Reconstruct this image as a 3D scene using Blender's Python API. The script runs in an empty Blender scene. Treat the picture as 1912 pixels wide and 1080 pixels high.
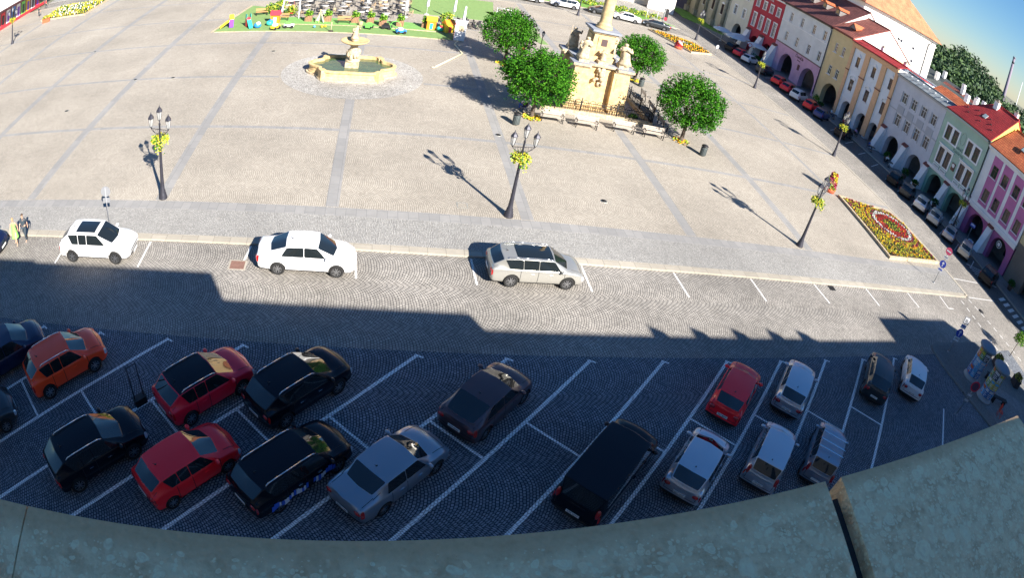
EXPOSURE = 1.46
import bpy, bmesh, math, random
from mathutils import Vector, Matrix
from mathutils.geometry import tessellate_polygon
R = math.radians
PI = math.pi
sc = bpy.context.scene
COL = sc.collection
rnd = random.Random(7)

# ------------------------------------------------------------------ materials
MATS = {}
def new_mat(name):
    m = bpy.data.materials.new(name)
    m.use_nodes = True
    nt = m.node_tree
    b = nt.nodes['Principled BSDF']
    return m, nt, b
def N(nt, kind, **kw):
    n = nt.nodes.new(kind)
    for k, v in kw.items():
        if k.startswith('i_'):
            n.inputs[k[2:].replace('_', ' ')].default_value = v
        else:
            setattr(n, k, v)
    return n
def rgb(c): return (c[0], c[1], c[2], 1.0)
def mat(name, col, rough=0.7, metal=0.0, var=0.0, scale=3.0, bump=0.0, coat=0.0, spec=None, dirt=None):
    """plain surface with a soft procedural variation of its own colour"""
    if name in MATS: return MATS[name]
    m, nt, b = new_mat(name)
    b.inputs['Roughness'].default_value = rough
    b.inputs['Metallic'].default_value = metal
    b.inputs['Coat Weight'].default_value = coat
    b.inputs['Coat Roughness'].default_value = 0.04
    if spec is not None: b.inputs['Specular IOR Level'].default_value = spec
    b.inputs['Base Color'].default_value = rgb(col)
    if var > 0 or bump > 0:
        tc = N(nt, 'ShaderNodeTexCoord')
        nz = N(nt, 'ShaderNodeTexNoise'); nz.inputs['Scale'].default_value = scale
        nz.inputs['Detail'].default_value = 6; nz.inputs['Roughness'].default_value = 0.65
        nt.links.new(tc.outputs['Object'], nz.inputs['Vector'])
        if var > 0:
            mx = N(nt, 'ShaderNodeMix', data_type='RGBA')
            c2 = dirt if dirt else tuple(c * (1 - var) for c in col)
            mx.inputs['A'].default_value = rgb(tuple(min(1, c * (1 + var * .4)) for c in col))
            mx.inputs['B'].default_value = rgb(c2)
            rp = N(nt, 'ShaderNodeValToRGB')
            rp.color_ramp.elements[0].position = 0.32; rp.color_ramp.elements[1].position = 0.72
            nt.links.new(nz.outputs['Fac'], rp.inputs['Fac'])
            nt.links.new(rp.outputs['Color'], mx.inputs['Factor'])
            nt.links.new(mx.outputs['Result'], b.inputs['Base Color'])
        if bump > 0:
            bp = N(nt, 'ShaderNodeBump'); bp.inputs['Strength'].default_value = bump
            bp.inputs['Distance'].default_value = 0.03
            nt.links.new(nz.outputs['Fac'], bp.inputs['Height'])
            nt.links.new(bp.outputs['Normal'], b.inputs['Normal'])
    MATS[name] = m
    return m
def paint(name, col, metal=0.35, rough=0.32):
    return mat('paint_' + name, col, rough=rough, metal=metal, coat=0.45)

# ------------------------------------------------------------------ mesh builder
class MB:
    def __init__(s): s.v = []; s.f = []; s.m = []; s.sm = []
    def add(s, vs, fs, mi=0, smooth=False, M=None):
        o = len(s.v)
        s.v += [tuple(M @ Vector(p)) if M else tuple(p) for p in vs]
        for f in fs:
            s.f.append([i + o for i in f]); s.m.append(mi); s.sm.append(smooth)
        return s
    def box(s, c, d, mi=0, rz=0.0, rx=0.0, ry=0.0):
        hx, hy, hz = d[0] / 2, d[1] / 2, d[2] / 2
        M = Matrix.Translation(c) @ Matrix.Rotation(rz, 4, 'Z') @ Matrix.Rotation(ry, 4, 'Y') @ Matrix.Rotation(rx, 4, 'X')
        vs = [(x, y, z) for x in (-hx, hx) for y in (-hy, hy) for z in (-hz, hz)]
        fs = [(0, 1, 3, 2), (4, 6, 7, 5), (0, 4, 5, 1), (2, 3, 7, 6), (0, 2, 6, 4), (1, 5, 7, 3)]
        return s.add(vs, fs, mi, False, M)
    def cyl(s, p0, p1, r0, r1=None, n=10, mi=0, smooth=True, caps=True):
        r1 = r0 if r1 is None else r1
        p0 = Vector(p0); p1 = Vector(p1); d = (p1 - p0)
        if d.length < 1e-6: return s
        q = d.to_track_quat('Z', 'Y').to_matrix()
        vs = []
        for i in range(n):
            a = 2 * PI * i / n
            o = q @ Vector((math.cos(a), math.sin(a), 0))
            vs.append(p0 + o * r0)
        for i in range(n):
            a = 2 * PI * i / n
            o = q @ Vector((math.cos(a), math.sin(a), 0))
            vs.append(p1 + o * r1)
        s.add(vs, [(i, (i + 1) % n, n + (i + 1) % n, n + i) for i in range(n)], mi, smooth)
        if caps:
            s.add(vs[:n], [tuple(reversed(range(n)))], mi); s.add(vs[n:], [tuple(range(n))], mi)
        return s
    def tube(s, pts, r, n=8, mi=0):
        for a, b in zip(pts[:-1], pts[1:]):
            ra = r if not isinstance(r, (list, tuple)) else r[0]
            s.cyl(a, b, ra, ra, n, mi)
        for p in pts[1:-1]: s.ball(p, (r, r, r), mi, 6, 4)
        return s
    def lathe(s, prof, c=(0, 0, 0), n=16, mi=0, smooth=True, sx=1, sy=1, M=None):
        vs = []
        for (r, z) in prof:
            for i in range(n):
                a = 2 * PI * i / n
                vs.append((c[0] + r * sx * math.cos(a), c[1] + r * sy * math.sin(a), c[2] + z))
        fs = []
        for k in range(len(prof) - 1):
            for i in range(n):
                j = (i + 1) % n
                fs.append((k * n + i, k * n + j, (k + 1) * n + j, (k + 1) * n + i))
        fs.append(tuple(reversed(range(n)))); fs.append(tuple(range((len(prof) - 1) * n, len(prof) * n)))
        return s.add(vs, fs, mi, smooth, M)
    def ball(s, c, r, mi=0, n=10, m=6, M=None):
        prof = [(math.sin(PI * k / m), -math.cos(PI * k / m)) for k in range(m + 1)]
        prof[0] = (0.02, -1); prof[-1] = (0.02, 1)
        vs = []
        for (q, z) in prof:
            for i in range(n):
                a = 2 * PI * i / n
                vs.append((c[0] + r[0] * q * math.cos(a), c[1] + r[1] * q * math.sin(a), c[2] + r[2] * z))
        fs = [(k * n + i, k * n + (i + 1) % n, (k + 1) * n + (i + 1) % n, (k + 1) * n + i) for k in range(m) for i in range(n)]
        return s.add(vs, fs, mi, True, M)
    def prism(s, poly, z0, z1, mi=0, holes=(), M=None, mtop=None):
        """polygon (xy) with holes, extruded z0..z1"""
        loops = [list(poly)] + [list(h) for h in holes]
        tri = tessellate_polygon([[Vector((p[0], p[1], 0)) for p in L] for L in loops])
        flat = [p for L in loops for p in L]; n = len(flat)
        vs = [(p[0], p[1], z0) for p in flat] + [(p[0], p[1], z1) for p in flat]
        s.add(vs, [tuple(t) for t in tri], mi, False, M)
        s.add(vs, [tuple(i + n for i in reversed(t)) for t in tri], mi if mtop is None else mtop, False, M)
        o = 0
        for L in loops:
            k = len(L)
            s.add(vs, [(o + i, o + (i + 1) % k, n + o + (i + 1) % k, n + o + i) for i in range(k)], mi, False, M)
            o += k
        return s
    def sheet(s, poly, z, mi=0, holes=()):
        loops = [list(poly)] + [list(h) for h in holes]
        tri = tessellate_polygon([[Vector((p[0], p[1], 0)) for p in L] for L in loops])
        flat = [p for L in loops for p in L]
        return s.add([(p[0], p[1], z) for p in flat], [tuple(t) for t in tri], mi)
    def mesh(s, name, mats, fix=True):
        me = bpy.data.meshes.new(name)
        me.from_pydata(s.v, [], s.f)
        for m in mats: me.materials.append(m)
        me.polygons.foreach_set('material_index', s.m)
        me.polygons.foreach_set('use_smooth', s.sm)
        if fix:
            b = bmesh.new(); b.from_mesh(me)
            bmesh.ops.remove_doubles(b, verts=b.verts, dist=1e-5)
            bmesh.ops.recalc_face_normals(b, faces=b.faces)
            b.to_mesh(me); b.free()
        me.update()
        return me
    def build(s, name, mats, parent=None, loc=(0, 0, 0), rz=0, fix=True):
        if not isinstance(mats, (list, tuple)): mats = [mats]
        o = bpy.data.objects.new(name, s.mesh(name, mats, fix))
        COL.objects.link(o); o.location = loc; o.rotation_euler = (0, 0, rz)
        if parent: o.parent = parent
        return o
def tag(o, label=None, cat=None, group=None, kind=None):
    if label: o['label'] = label
    if cat: o['category'] = cat
    if group: o['group'] = group
    if kind: o['kind'] = kind
    return o
def thing(name, loc, label, cat, group=None, rz=0.0):
    o = bpy.data.objects.new(name, None); COL.objects.link(o)
    o.empty_display_size = 0.3
    o.location = loc; o.rotation_euler = (0, 0, rz)
    return tag(o, label, cat, group)
def copy_tree(o, parent=None):
    c = o.copy(); COL.objects.link(c)
    if parent is not None: c.parent = parent
    for ch in list(o.children): copy_tree(ch, c)
    return c
def dup(o, loc, rz=None, label=None, group=None, s=None):
    c = copy_tree(o); c.location = loc
    if rz is not None: c.rotation_euler = (0, 0, rz)
    if label: c['label'] = label
    if group: c['group'] = group
    if s: c.scale = s
    return c
def struct(name, mb, mats, label=None):
    o = mb.build(name, mats); o['kind'] = 'structure'
    if label: o['label'] = label
    return o
# ------------------------------------------------------------------ cars
GLASS = mat('car_glass', (0.012, 0.016, 0.018), rough=0.04, spec=0.9)
BLACKP = mat('black_plastic', (0.016, 0.016, 0.017), rough=0.55, var=0.3, scale=8)
TYRE = mat('tyre_rubber', (0.014, 0.014, 0.014), rough=0.85, var=0.3, scale=20)
RIM = mat('alloy_rim', (0.42, 0.43, 0.45), rough=0.3, metal=0.9)
RIMD = mat('dark_rim', (0.06, 0.06, 0.065), rough=0.35, metal=0.8)
CHROME = mat('chrome', (0.75, 0.76, 0.78), rough=0.14, metal=1.0)
HLIGHT = mat('headlight_lens', (0.62, 0.66, 0.7), rough=0.08, metal=0.4, coat=1)
TLIGHT = mat('taillight_lens', (0.42, 0.012, 0.012), rough=0.12, coat=1)
PLATE = mat('plate_white', (0.72, 0.72, 0.7), rough=0.5)
PLATET = mat('plate_ink', (0.02, 0.02, 0.02), rough=0.6)
WELL = mat('wheel_well', (0.006, 0.006, 0.006), rough=0.95)
WHEELS = {}
def wheel_meshes(r, dark):
    k = (round(r, 3), dark)
    if k in WHEELS: return WHEELS[k]
    t = MB(); w = 0.105
    prof = [(r * .66, -w), (r * .93, -w), (r, -w * .7), (r, w * .7), (r * .93, w), (r * .66, w)]
    M = Matrix.Rotation(PI / 2, 4, 'X')
    vs = []; n = 28
    for (q, z) in prof:
        for i in range(n):
            a = 2 * PI * i / n; vs.append((q * math.cos(a), z, q * math.sin(a)))
    fs = [(j * n + i, j * n + (i + 1) % n, ((j + 1) % 6) * n + (i + 1) % n, ((j + 1) % 6) * n + i) for j in range(6) for i in range(n)]
    t.add(vs, fs, 0, True)
    tm = t.mesh('wheel', [TYRE])
    q = MB()
    q.cyl((0, -.03, 0), (0, .03, 0), r * .67, None, 28, 1)
    for sd in (-1, 1):
        y = sd * w * .82
        for i in range(n):
            a0 = 2 * PI * i / n; a1 = 2 * PI * (i + 1) / n
            q.add([(r * .60 * math.cos(a0), y, r * .60 * math.sin(a0)), (r * .60 * math.cos(a1), y, r * .60 * math.sin(a1)),
                   (r * .68 * math.cos(a1), y, r * .68 * math.sin(a1)), (r * .68 * math.cos(a0), y, r * .68 * math.sin(a0))], [(0, 1, 2, 3)], 0)
        for i in range(5):
            a = 2 * PI * i / 5 + .3
            for da in (-.16, .16):
                c, s_ = math.cos(a + da * .4), math.sin(a + da * .4); c2, s2 = math.cos(a + da * 1.7), math.sin(a + da * 1.7)
                px, pz = -s_ * .022, c * .022
                q.add([(c * r * .1 - px, y, s_ * r * .1 - pz), (c * r * .1 + px, y, s_ * r * .1 + pz), (c2 * r * .64 + px, y, s2 * r * .64 + pz), (c2 * r * .64 - px, y, s2 * r * .64 - pz)], [(0, 1, 2, 3)], 0)
        q.cyl((0, y - sd * .02, 0), (0, y + sd * .006, 0), r * .16, None, 12, 0)
    qm = q.mesh('rim', [RIMD if dark else RIM, WELL], fix=False)
    WHEELS[k] = (tm, qm)
    return WHEELS[k]

CARTYPES = {
 # L W H clearance, wheelbase, wheel r, rear overhang, xs measured from rear bumper: rb (rear glass base) rr (rear roof edge) B, fr (front roof edge) c (cowl), z: deck, belt, cowl, nose
 'sedan':  dict(L=4.70, W=1.82, H=1.46, zb=.17, wb=2.75, r=.33, ro=1.08, rb=.72, rr=1.50, B=2.32, fr=2.92, c=3.66, zd=1.06, zt=.93, zc=1.00, zn=.70, q=0),
 'saloon': dict(L=4.60, W=1.78, H=1.45, zb=.16, wb=2.65, r=.32, ro=1.10, rb=.78, rr=1.40, B=2.20, fr=2.82, c=3.48, zd=1.06, zt=.92, zc=.98, zn=.70, q=0),
 'hatch':  dict(L=4.15, W=1.76, H=1.46, zb=.16, wb=2.58, r=.31, ro=.76, rb=.14, rr=.66, B=1.82, fr=2.42, c=3.18, zd=.98, zt=.92, zc=.99, zn=.70, q=1),
 'small':  dict(L=3.85, W=1.68, H=1.48, zb=.16, wb=2.45, r=.30, ro=.68, rb=.12, rr=.52, B=1.66, fr=2.22, c=2.92, zd=.98, zt=.92, zc=.99, zn=.72, q=1),
 'suv':    dict(L=4.42, W=1.86, H=1.60, zb=.22, wb=2.68, r=.365, ro=.84, rb=.13, rr=.66, B=1.90, fr=2.52, c=3.36, zd=1.08, zt=1.00, zc=1.07, zn=.84, q=1),
 'wagon':  dict(L=4.75, W=1.84, H=1.50, zb=.18, wb=2.78, r=.345, ro=1.05, rb=.14, rr=.62, B=2.30, fr=3.02, c=3.72, zd=1.02, zt=.94, zc=1.01, zn=.74, q=1),
 'mpv':    dict(L=4.30, W=1.78, H=1.60, zb=.17, wb=2.65, r=.32, ro=.78, rb=.10, rr=.42, B=1.86, fr=2.62, c=3.42, zd=1.02, zt=.95, zc=1.03, zn=.74, q=1),
 'coupe':  dict(L=4.30, W=1.80, H=1.42, zb=.15, wb=2.65, r=.33, ro=.84, rb=.24, rr=1.22, B=1.95, fr=2.50, c=3.26, zd=1.04, zt=.94, zc=.98, zn=.70, q=0),
 'van':    dict(L=5.10, W=1.93, H=1.95, zb=.20, wb=3.15, r=.35, ro=.98, rb=.07, rr=.24, B=2.85, fr=3.50, c=4.22, zd=1.12, zt=1.10, zc=1.16, zn=.90, q=1),
}
BODYCACHE = {}
PARTN = ['body', 'windshield', 'rear_window', 'side_window', 'roof', 'headlight', 'taillight', 'lower_trim', 'grille', 'well']
def car_body(kind, tw=1.0):
    if kind in BODYCACHE: return BODYCACHE[kind]
    T = CARTYPES[kind]; L, W, H, zb = T['L'], T['W'] / 2, T['H'], T['zb']
    X = lambda d: d - L / 2
    wr = W * (.755 if kind != 'van' else .84); wg = W * .92
    zr = H
    def st(xl, f, x5, y5, z5, x6, y6, z6, x7, z7, zbb=None, zt=None):
        zz = zb if zbb is None else zbb
        t = zt if zt is not None else T['zt']
        return [(xl, 0, zz), (xl, W * f * .84, zz), (xl, W * f, zz + .14), (xl, W * f, zz + (t - zz) * .58), (xl, W * f * .965, t), (x5, y5, z5), (x6, y6, z6), (x7, 0, z7)]
    zt = T['zt']; zd = T['zd']; zc = T['zc']; zn = T['zn']
    S = []
    if T['q'] == 0:
        S.append(st(X(0.03), .88, X(.07), W * .80, zd - .10, X(.06), W * .45, zd - .05, X(.03), zd - .04, zb + .12, zd - .2))
        S.append(st(X(0.22), .98, X(.25), W * .84, zd - .03, X(.24), W * .5, zd, X(.22), zd + .015, zb + .03, zt - .02))
        S.append(st(X(T['rb'] + .05), 1.0, X(T['rb'] + .02), wg, zd - .01, X(T['rb']), W * .66, zd + .03, X(T['rb'] - .08), zd + .05))
        S.append(st(X(T['rb'] + .55), 1.0, X(T['rb'] + .50), wg, zt + .05, X(T['rr']), wr, zr - .07, X(T['rr'] - .04), zr - .03))
    else:
        S.append(st(X(0.03), .90, X(.05), W * .84, zd - .12, X(.03), W * .5, zd - .10, X(.0), zd - .09, zb + .12, zd - .22))
        S.append(st(X(0.16), .985, X(.10), W * .87, zd - .02, X(.09), W * .55, zd - .02, X(.06), zd - .01, zb + .04, zt - .02))
        S.append(st(X(T['rb'] + .16), .985, X(T['rb'] + .08), W * .89, zd + .04, X(T['rb']), W * .68, zd + .06, X(T['rb'] - .04), zd + .07))
        S.append(st(X(T['rr'] + .38), 1.0, X(T['rr'] + .28), wg, zt + .06, X(T['rr']), wr, zr - .08, X(T['rr'] - .06), zr - .04))
    xm = (T['rr'] + T['B']) / 2 + .1
    if T['q']:
        S.append(st(X(xm), 1.0, X(xm), wg, zt + .055, X(xm - .05), wr * 1.02, zr - .035, X(xm - .05), zr + .0))
    S.append(st(X(T['B']), 1.0, X(T['B']), wg, zt + .05, X(T['B'] - .02), wr * 1.03, zr - .03, X(T['B']), zr + .005))
    S.append(st(X(T['c'] - .42), 1.0, X(T['c'] - .30), wg, zt + .045, X(T['fr']), wr, zr - .06, X(T['fr'] + .05), zr - .02))
    S.append(st(X(T['c'] + .08), 1.0, X(T['c'] + .02), W * .90, zc - .05, X(T['c'] + .02), W * .70, zc, X(T['c'] + .16), zc + .02))
    xh = (T['c'] + L) / 2
    S.append(st(X(xh + .05), .985, X(xh + .05), W * .84, (zc + zn) / 2 + .06, X(xh + .05), W * .5, (zc + zn) / 2 + .13, X(xh + .08), (zc + zn) / 2 + .14, None, zt - .07))
    S.append(st(X(L - .28), .96, X(L - .24), W * .80, zn + .05, X(L - .20), W * .44, zn + .09, X(L - .16), zn + .10, zb + .02, zn - .04))
    S.append(st(X(L - .06), .84, X(L - .08), W * .74, zn - .05, X(L - .03), W * .38, zn - .01, X(L), zn, zb + .06, zn - .13))
    n = len(S)
    bm = bmesh.new()
    VV = []
    for s in S:
        row = {}
        for j, p in enumerate(s):
            if p[1] == 0: v = bm.verts.new(p); row[(j, 1)] = v; row[(j, -1)] = v
            else:
                row[(j, 1)] = bm.verts.new(p); row[(j, -1)] = bm.verts.new((p[0], -p[1], p[2]))
        VV.append(row)
    F = {}
    def face(vs, mi, key):
        u = []
        for v in vs:
            if v not in u: u.append(v)
        f = bm.faces.new(u); f.material_index = mi; f.smooth = True; F.setdefault(key, []).append(f)
    iB = 5 if T['q'] else 4      # index of the B pillar station
    iR = 3                       # rear roof station
    for i in range(n - 1):
        for j in range(7):
            for sd in (1, -1):
                vs = [VV[i][(j, sd)], VV[i + 1][(j, sd)], VV[i + 1][(j + 1, sd)], VV[i][(j + 1, sd)]]
                if sd < 0: vs.reverse()
                mi = 0; key = 'b'
                if j <= 1: mi = 7
                if j == 5 and iR <= i <= iB: mi = 3; key = ('sw', i, sd)
                if j == 5 and i == iR and T['q'] and kind != 'mpv': key = ('sw', i, sd)
                if j == 6 and i == 2: mi = 2; key = 'rw'
                if j == 6 and i == iB + 1: mi = 1; key = 'ws'
                if j == 6 and iR <= i <= iB: mi = 4; key = 'roof'
                if j in (3, 4) and i == n - 2: mi = 5; key = ('hl', sd)
                if j == 3 and i == 0: mi = 6; key = ('tl', sd)
                if j == 4 and i == 0: mi = 6; key = ('tl', sd)
                face(vs, mi, key)
    for e, i in ((0, 0), (1, n - 1)):
        for j in range(7):
            vs = [VV[i][(j, 1)], VV[i][(j + 1, 1)], VV[i][(j + 1, -1)], VV[i][(j, -1)]]
            if e: vs.reverse()
            mi = 7 if j <= 1 else 0
            key = 'cap%d%d' % (e, j)
            if e and j == 3: mi = 8
            if e and j == 2: mi = 8
            face(vs, mi, key)
    # A pillar / C pillar side quads stay paint; glass gets a painted rim by inset
    def inset(fs, th, mi_rim, d=-.012):
        r = bmesh.ops.inset_region(bm, faces=fs, thickness=th, depth=d, use_even_offset=True)
        for f in r['faces']: f.material_index = mi_rim; f.smooth = True
    for key in list(F):
        if isinstance(key, tuple) and key[0] == 'sw': inset(F[key], .013, 10, -.006)
    inset(F['ws'], .022, 10, -.006)
    inset(F['rw'], .035, 10, -.006)
    for key in list(F):
        if isinstance(key, tuple) and key[0] in ('hl', 'tl'): inset(F[key], .03, 0, -.004)
    for key in ('cap13', 'cap12'): inset(F[key], .04, 0, -.01)
    cl = bm.edges.layers.float.get('crease_edge') or bm.edges.layers.float.new('crease_edge')
    vl = bm.verts.layers.float.get('crease_vert') or bm.verts.layers.float.new('crease_vert')
    lines = {}
    for i in range(n):
        for j in (2, 4, 5, 6):
            for sd in (1, -1): lines[VV[i][(j, sd)]] = j
    cr = {2: .35, 4: .45, 5: .35, 6: .55}
    for e in bm.edges:
        a, b_ = e.verts
        if a in lines and b_ in lines and lines[a] == lines[b_] and abs(a.co.x - b_.co.x) > abs(a.co.z - b_.co.z) * .3: e[cl] = cr[lines[a]]
    for e in bm.edges:
        ms = {f.material_index for f in e.link_faces}
        if ms & {10}: e[cl] = .8
        if len(ms) > 1 and (ms & {5, 6, 8}): e[cl] = .8
        if 10 in ms and (ms & {1, 2, 3}):
            e[cl] = 1.0
    for v in bm.verts:
        ms = {f.material_index for f in v.link_faces}
        if (ms & {1, 2, 3, 10}) and len(v.link_faces) and 10 in ms:
            k = sum(1 for f in v.link_faces if f.material_index in (1, 2, 3))
            v[vl] = .75 if k == 1 else (.3 if k == 2 else .35)
    for f in bm.faces:
        if f.material_index == 10: f.material_index = 0
    bmesh.ops.recalc_face_normals(bm, faces=bm.faces)
    me = bpy.data.meshes.new('tmp'); bm.to_mesh(me); bm.free()
    ob = bpy.data.objects.new('tmp', me); COL.objects.link(ob)
    for k in range(10): me.materials.append(MATS.setdefault('slot%d' % k, bpy.data.materials.new('slot%d' % k)))
    md = ob.modifiers.new('s', 'SUBSURF'); md.levels = 3; md.render_levels = 3
    # wheel arches
    cb = MB(); ar = T['r'] + .055
    for ax in (T['ro'], T['ro'] + T['wb']):
        for sd in (-1, 1):
            cb.cyl((X(ax), sd * (W - .24), T['r'] + .01), (X(ax), sd * (W + .2), T['r'] + .01), ar, None, 32, 0)
    cm = bpy.data.meshes.new('cut'); cm.from_pydata(cb.v, [], cb.f)
    for k in range(10): cm.materials.append(MATS['slot%d' % k])
    b2 = bmesh.new(); b2.from_mesh(cm); bmesh.ops.remove_doubles(b2, verts=b2.verts, dist=1e-5)
    for f in b2.faces: f.material_index = 9
    bmesh.ops.recalc_face_normals(b2, faces=b2.faces); b2.to_mesh(cm); b2.free()
    co = bpy.data.objects.new('cut', cm); COL.objects.link(co)
    bo = ob.modifiers.new('b', 'BOOLEAN'); bo.operation = 'DIFFERENCE'; bo.object = co; bo.solver = 'EXACT'
    dg = bpy.context.evaluated_depsgraph_get(); dg.update()
    fin = bpy.data.meshes.new_from_object(ob.evaluated_get(dg))
    bpy.data.objects.remove(ob); bpy.data.objects.remove(co)
    # split by part
    parts = {}
    vco = [v.co.copy() for v in fin.vertices]
    groups = {}
    for p in fin.polygons:
        nm = PARTN[p.material_index]; c = p.center
        if nm in ('side_window', 'headlight', 'taillight'):
            key = (nm, 1 if c.y > 0 else -1)
            if nm == 'side_window': key = (nm, 1 if c.y > 0 else -1, 0 if c.x > X(T['B']) else 1)
        elif nm == 'well': key = ('body',)
        else: key = (nm,)
        groups.setdefault(key, []).append(p)
    for key, ps in groups.items():
        idx = {}; vs = []; fs = []; ms = []
        for p in ps:
            f = []
            for vi in p.vertices:
                if vi not in idx: idx[vi] = len(vs); vs.append(vco[vi])
                f.append(idx[vi])
            fs.append(f); ms.append(1 if PARTN[p.material_index] == 'well' else 0)
        m2 = bpy.data.meshes.new(key[0]); m2.from_pydata([tuple(v) for v in vs], [], fs)
        m2.polygons.foreach_set('material_index', ms)
        m2.polygons.foreach_set('use_smooth', [PARTN[p.material_index] != 'well' for p in ps]); m2.update()
        parts[key] = m2
    BODYCACHE[kind] = parts
    return parts
SEAMS = {}
SEAM = mat('seam_shadow_gap', (.012, .012, .014), .8)
def seams(kind):
    if kind in SEAMS: return SEAMS[kind]
    from mathutils.bvhtree import BVHTree
    P = car_body(kind); T = CARTYPES[kind]; W = T['W'] / 2; L = T['L']; X = lambda d: d - L / 2
    vs = []; fs = []
    for key, me in P.items():
        o = len(vs); vs += [v.co.copy() for v in me.vertices]; fs += [[i + o for i in p.vertices] for p in me.polygons]
    bvh = BVHTree.FromPolygons(vs, fs); b = MB()
    def line(pts, d, wdir, hw=.011):
        d = Vector(d); prev = None
        for p in pts:
            h, nrm, i, dist = bvh.ray_cast(Vector(p), d)
            if h is None: prev = None; continue
            h = h - d * .004; a, c = h + Vector(wdir) * hw, h - Vector(wdir) * hw
            if prev and (prev[0] - a).length < .4: b.add([prev[0], prev[1], c, a], [(0, 1, 2, 3)])
            prev = (a, c)
    lin = lambda a, c, n: [a + (c - a) * k / n for k in range(n + 1)]
    for sd in (-1, 1):
        for xx in (T['B'], T['c'] - .12, max(T['B'] - .92, T['ro'] + T['r'] + .05)):
            if kind in ('small',) and xx < T['B'] - .5: continue
            line([(X(xx), sd * 3, z) for z in lin(T['zb'] + .16, T['zt'] + .03, 10)], (0, -sd, 0), (1, 0, 0))
        line([(x, sd * 3, T['zb'] + .17) for x in lin(X(T['ro'] + T['r'] + .1), X(T['c'] - .12), 8)], (0, -sd, 0), (0, 0, 1), .009)
        line([(x, sd * W * .70, 4) for x in lin(X(T['c'] + .22), X(L - .30), 8)], (0, 0, -1), (0, 1, 0))
        if T['q'] == 0: line([(x, sd * W * .74, 4) for x in lin(X(.14), X(T['rb'] - .02), 5)], (0, 0, -1), (0, 1, 0))
        line([(-5, sd * W * .78, z) for z in lin(.58, T['zd'] + .1, 6)], (1, 0, 0), (0, 1, 0))
    line([(X(L - .27), y, 4) for y in lin(-W * .7, W * .7, 8)], (0, 0, -1), (1, 0, 0))
    line([(-5, y, .52) for y in lin(-W * .8, W * .8, 8)], (1, 0, 0), (0, 0, 1))
    line([(5, y, .50) for y in lin(-W * .7, W * .7, 8)], (-1, 0, 0), (0, 0, 1))
    SEAMS[kind] = b.mesh('panel_gaps', [SEAM], fix=False); return SEAMS[kind]
def text_mesh(name, cu, m):
    t = bpy.data.objects.new('tmp', cu); COL.objects.link(t); dg = bpy.context.evaluated_depsgraph_get(); dg.update()
    me = bpy.data.meshes.new_from_object(t.evaluated_get(dg)); bpy.data.objects.remove(t); me.materials.clear(); me.materials.append(m)
    o = bpy.data.objects.new(name, me); COL.objects.link(o); return o
def plate(parent, x, z, text, rz, w=.52):
    b = MB(); b.box((0, 0, 0), (.02, w, .115), 0)
    o = b.build('license_plate', [PLATE], parent, (x, 0, z), rz)
    if text:
        cu = bpy.data.curves.new('plate_text', 'FONT'); cu.body = text; cu.size = .105; cu.align_x = 'CENTER'; cu.align_y = 'CENTER'
        cu.extrude = .001; t = text_mesh('plate_text', cu, PLATET); t.parent = o
        t.location = (.0115, 0, 0); t.rotation_euler = (PI / 2, 0, PI / 2)
    return o
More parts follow.
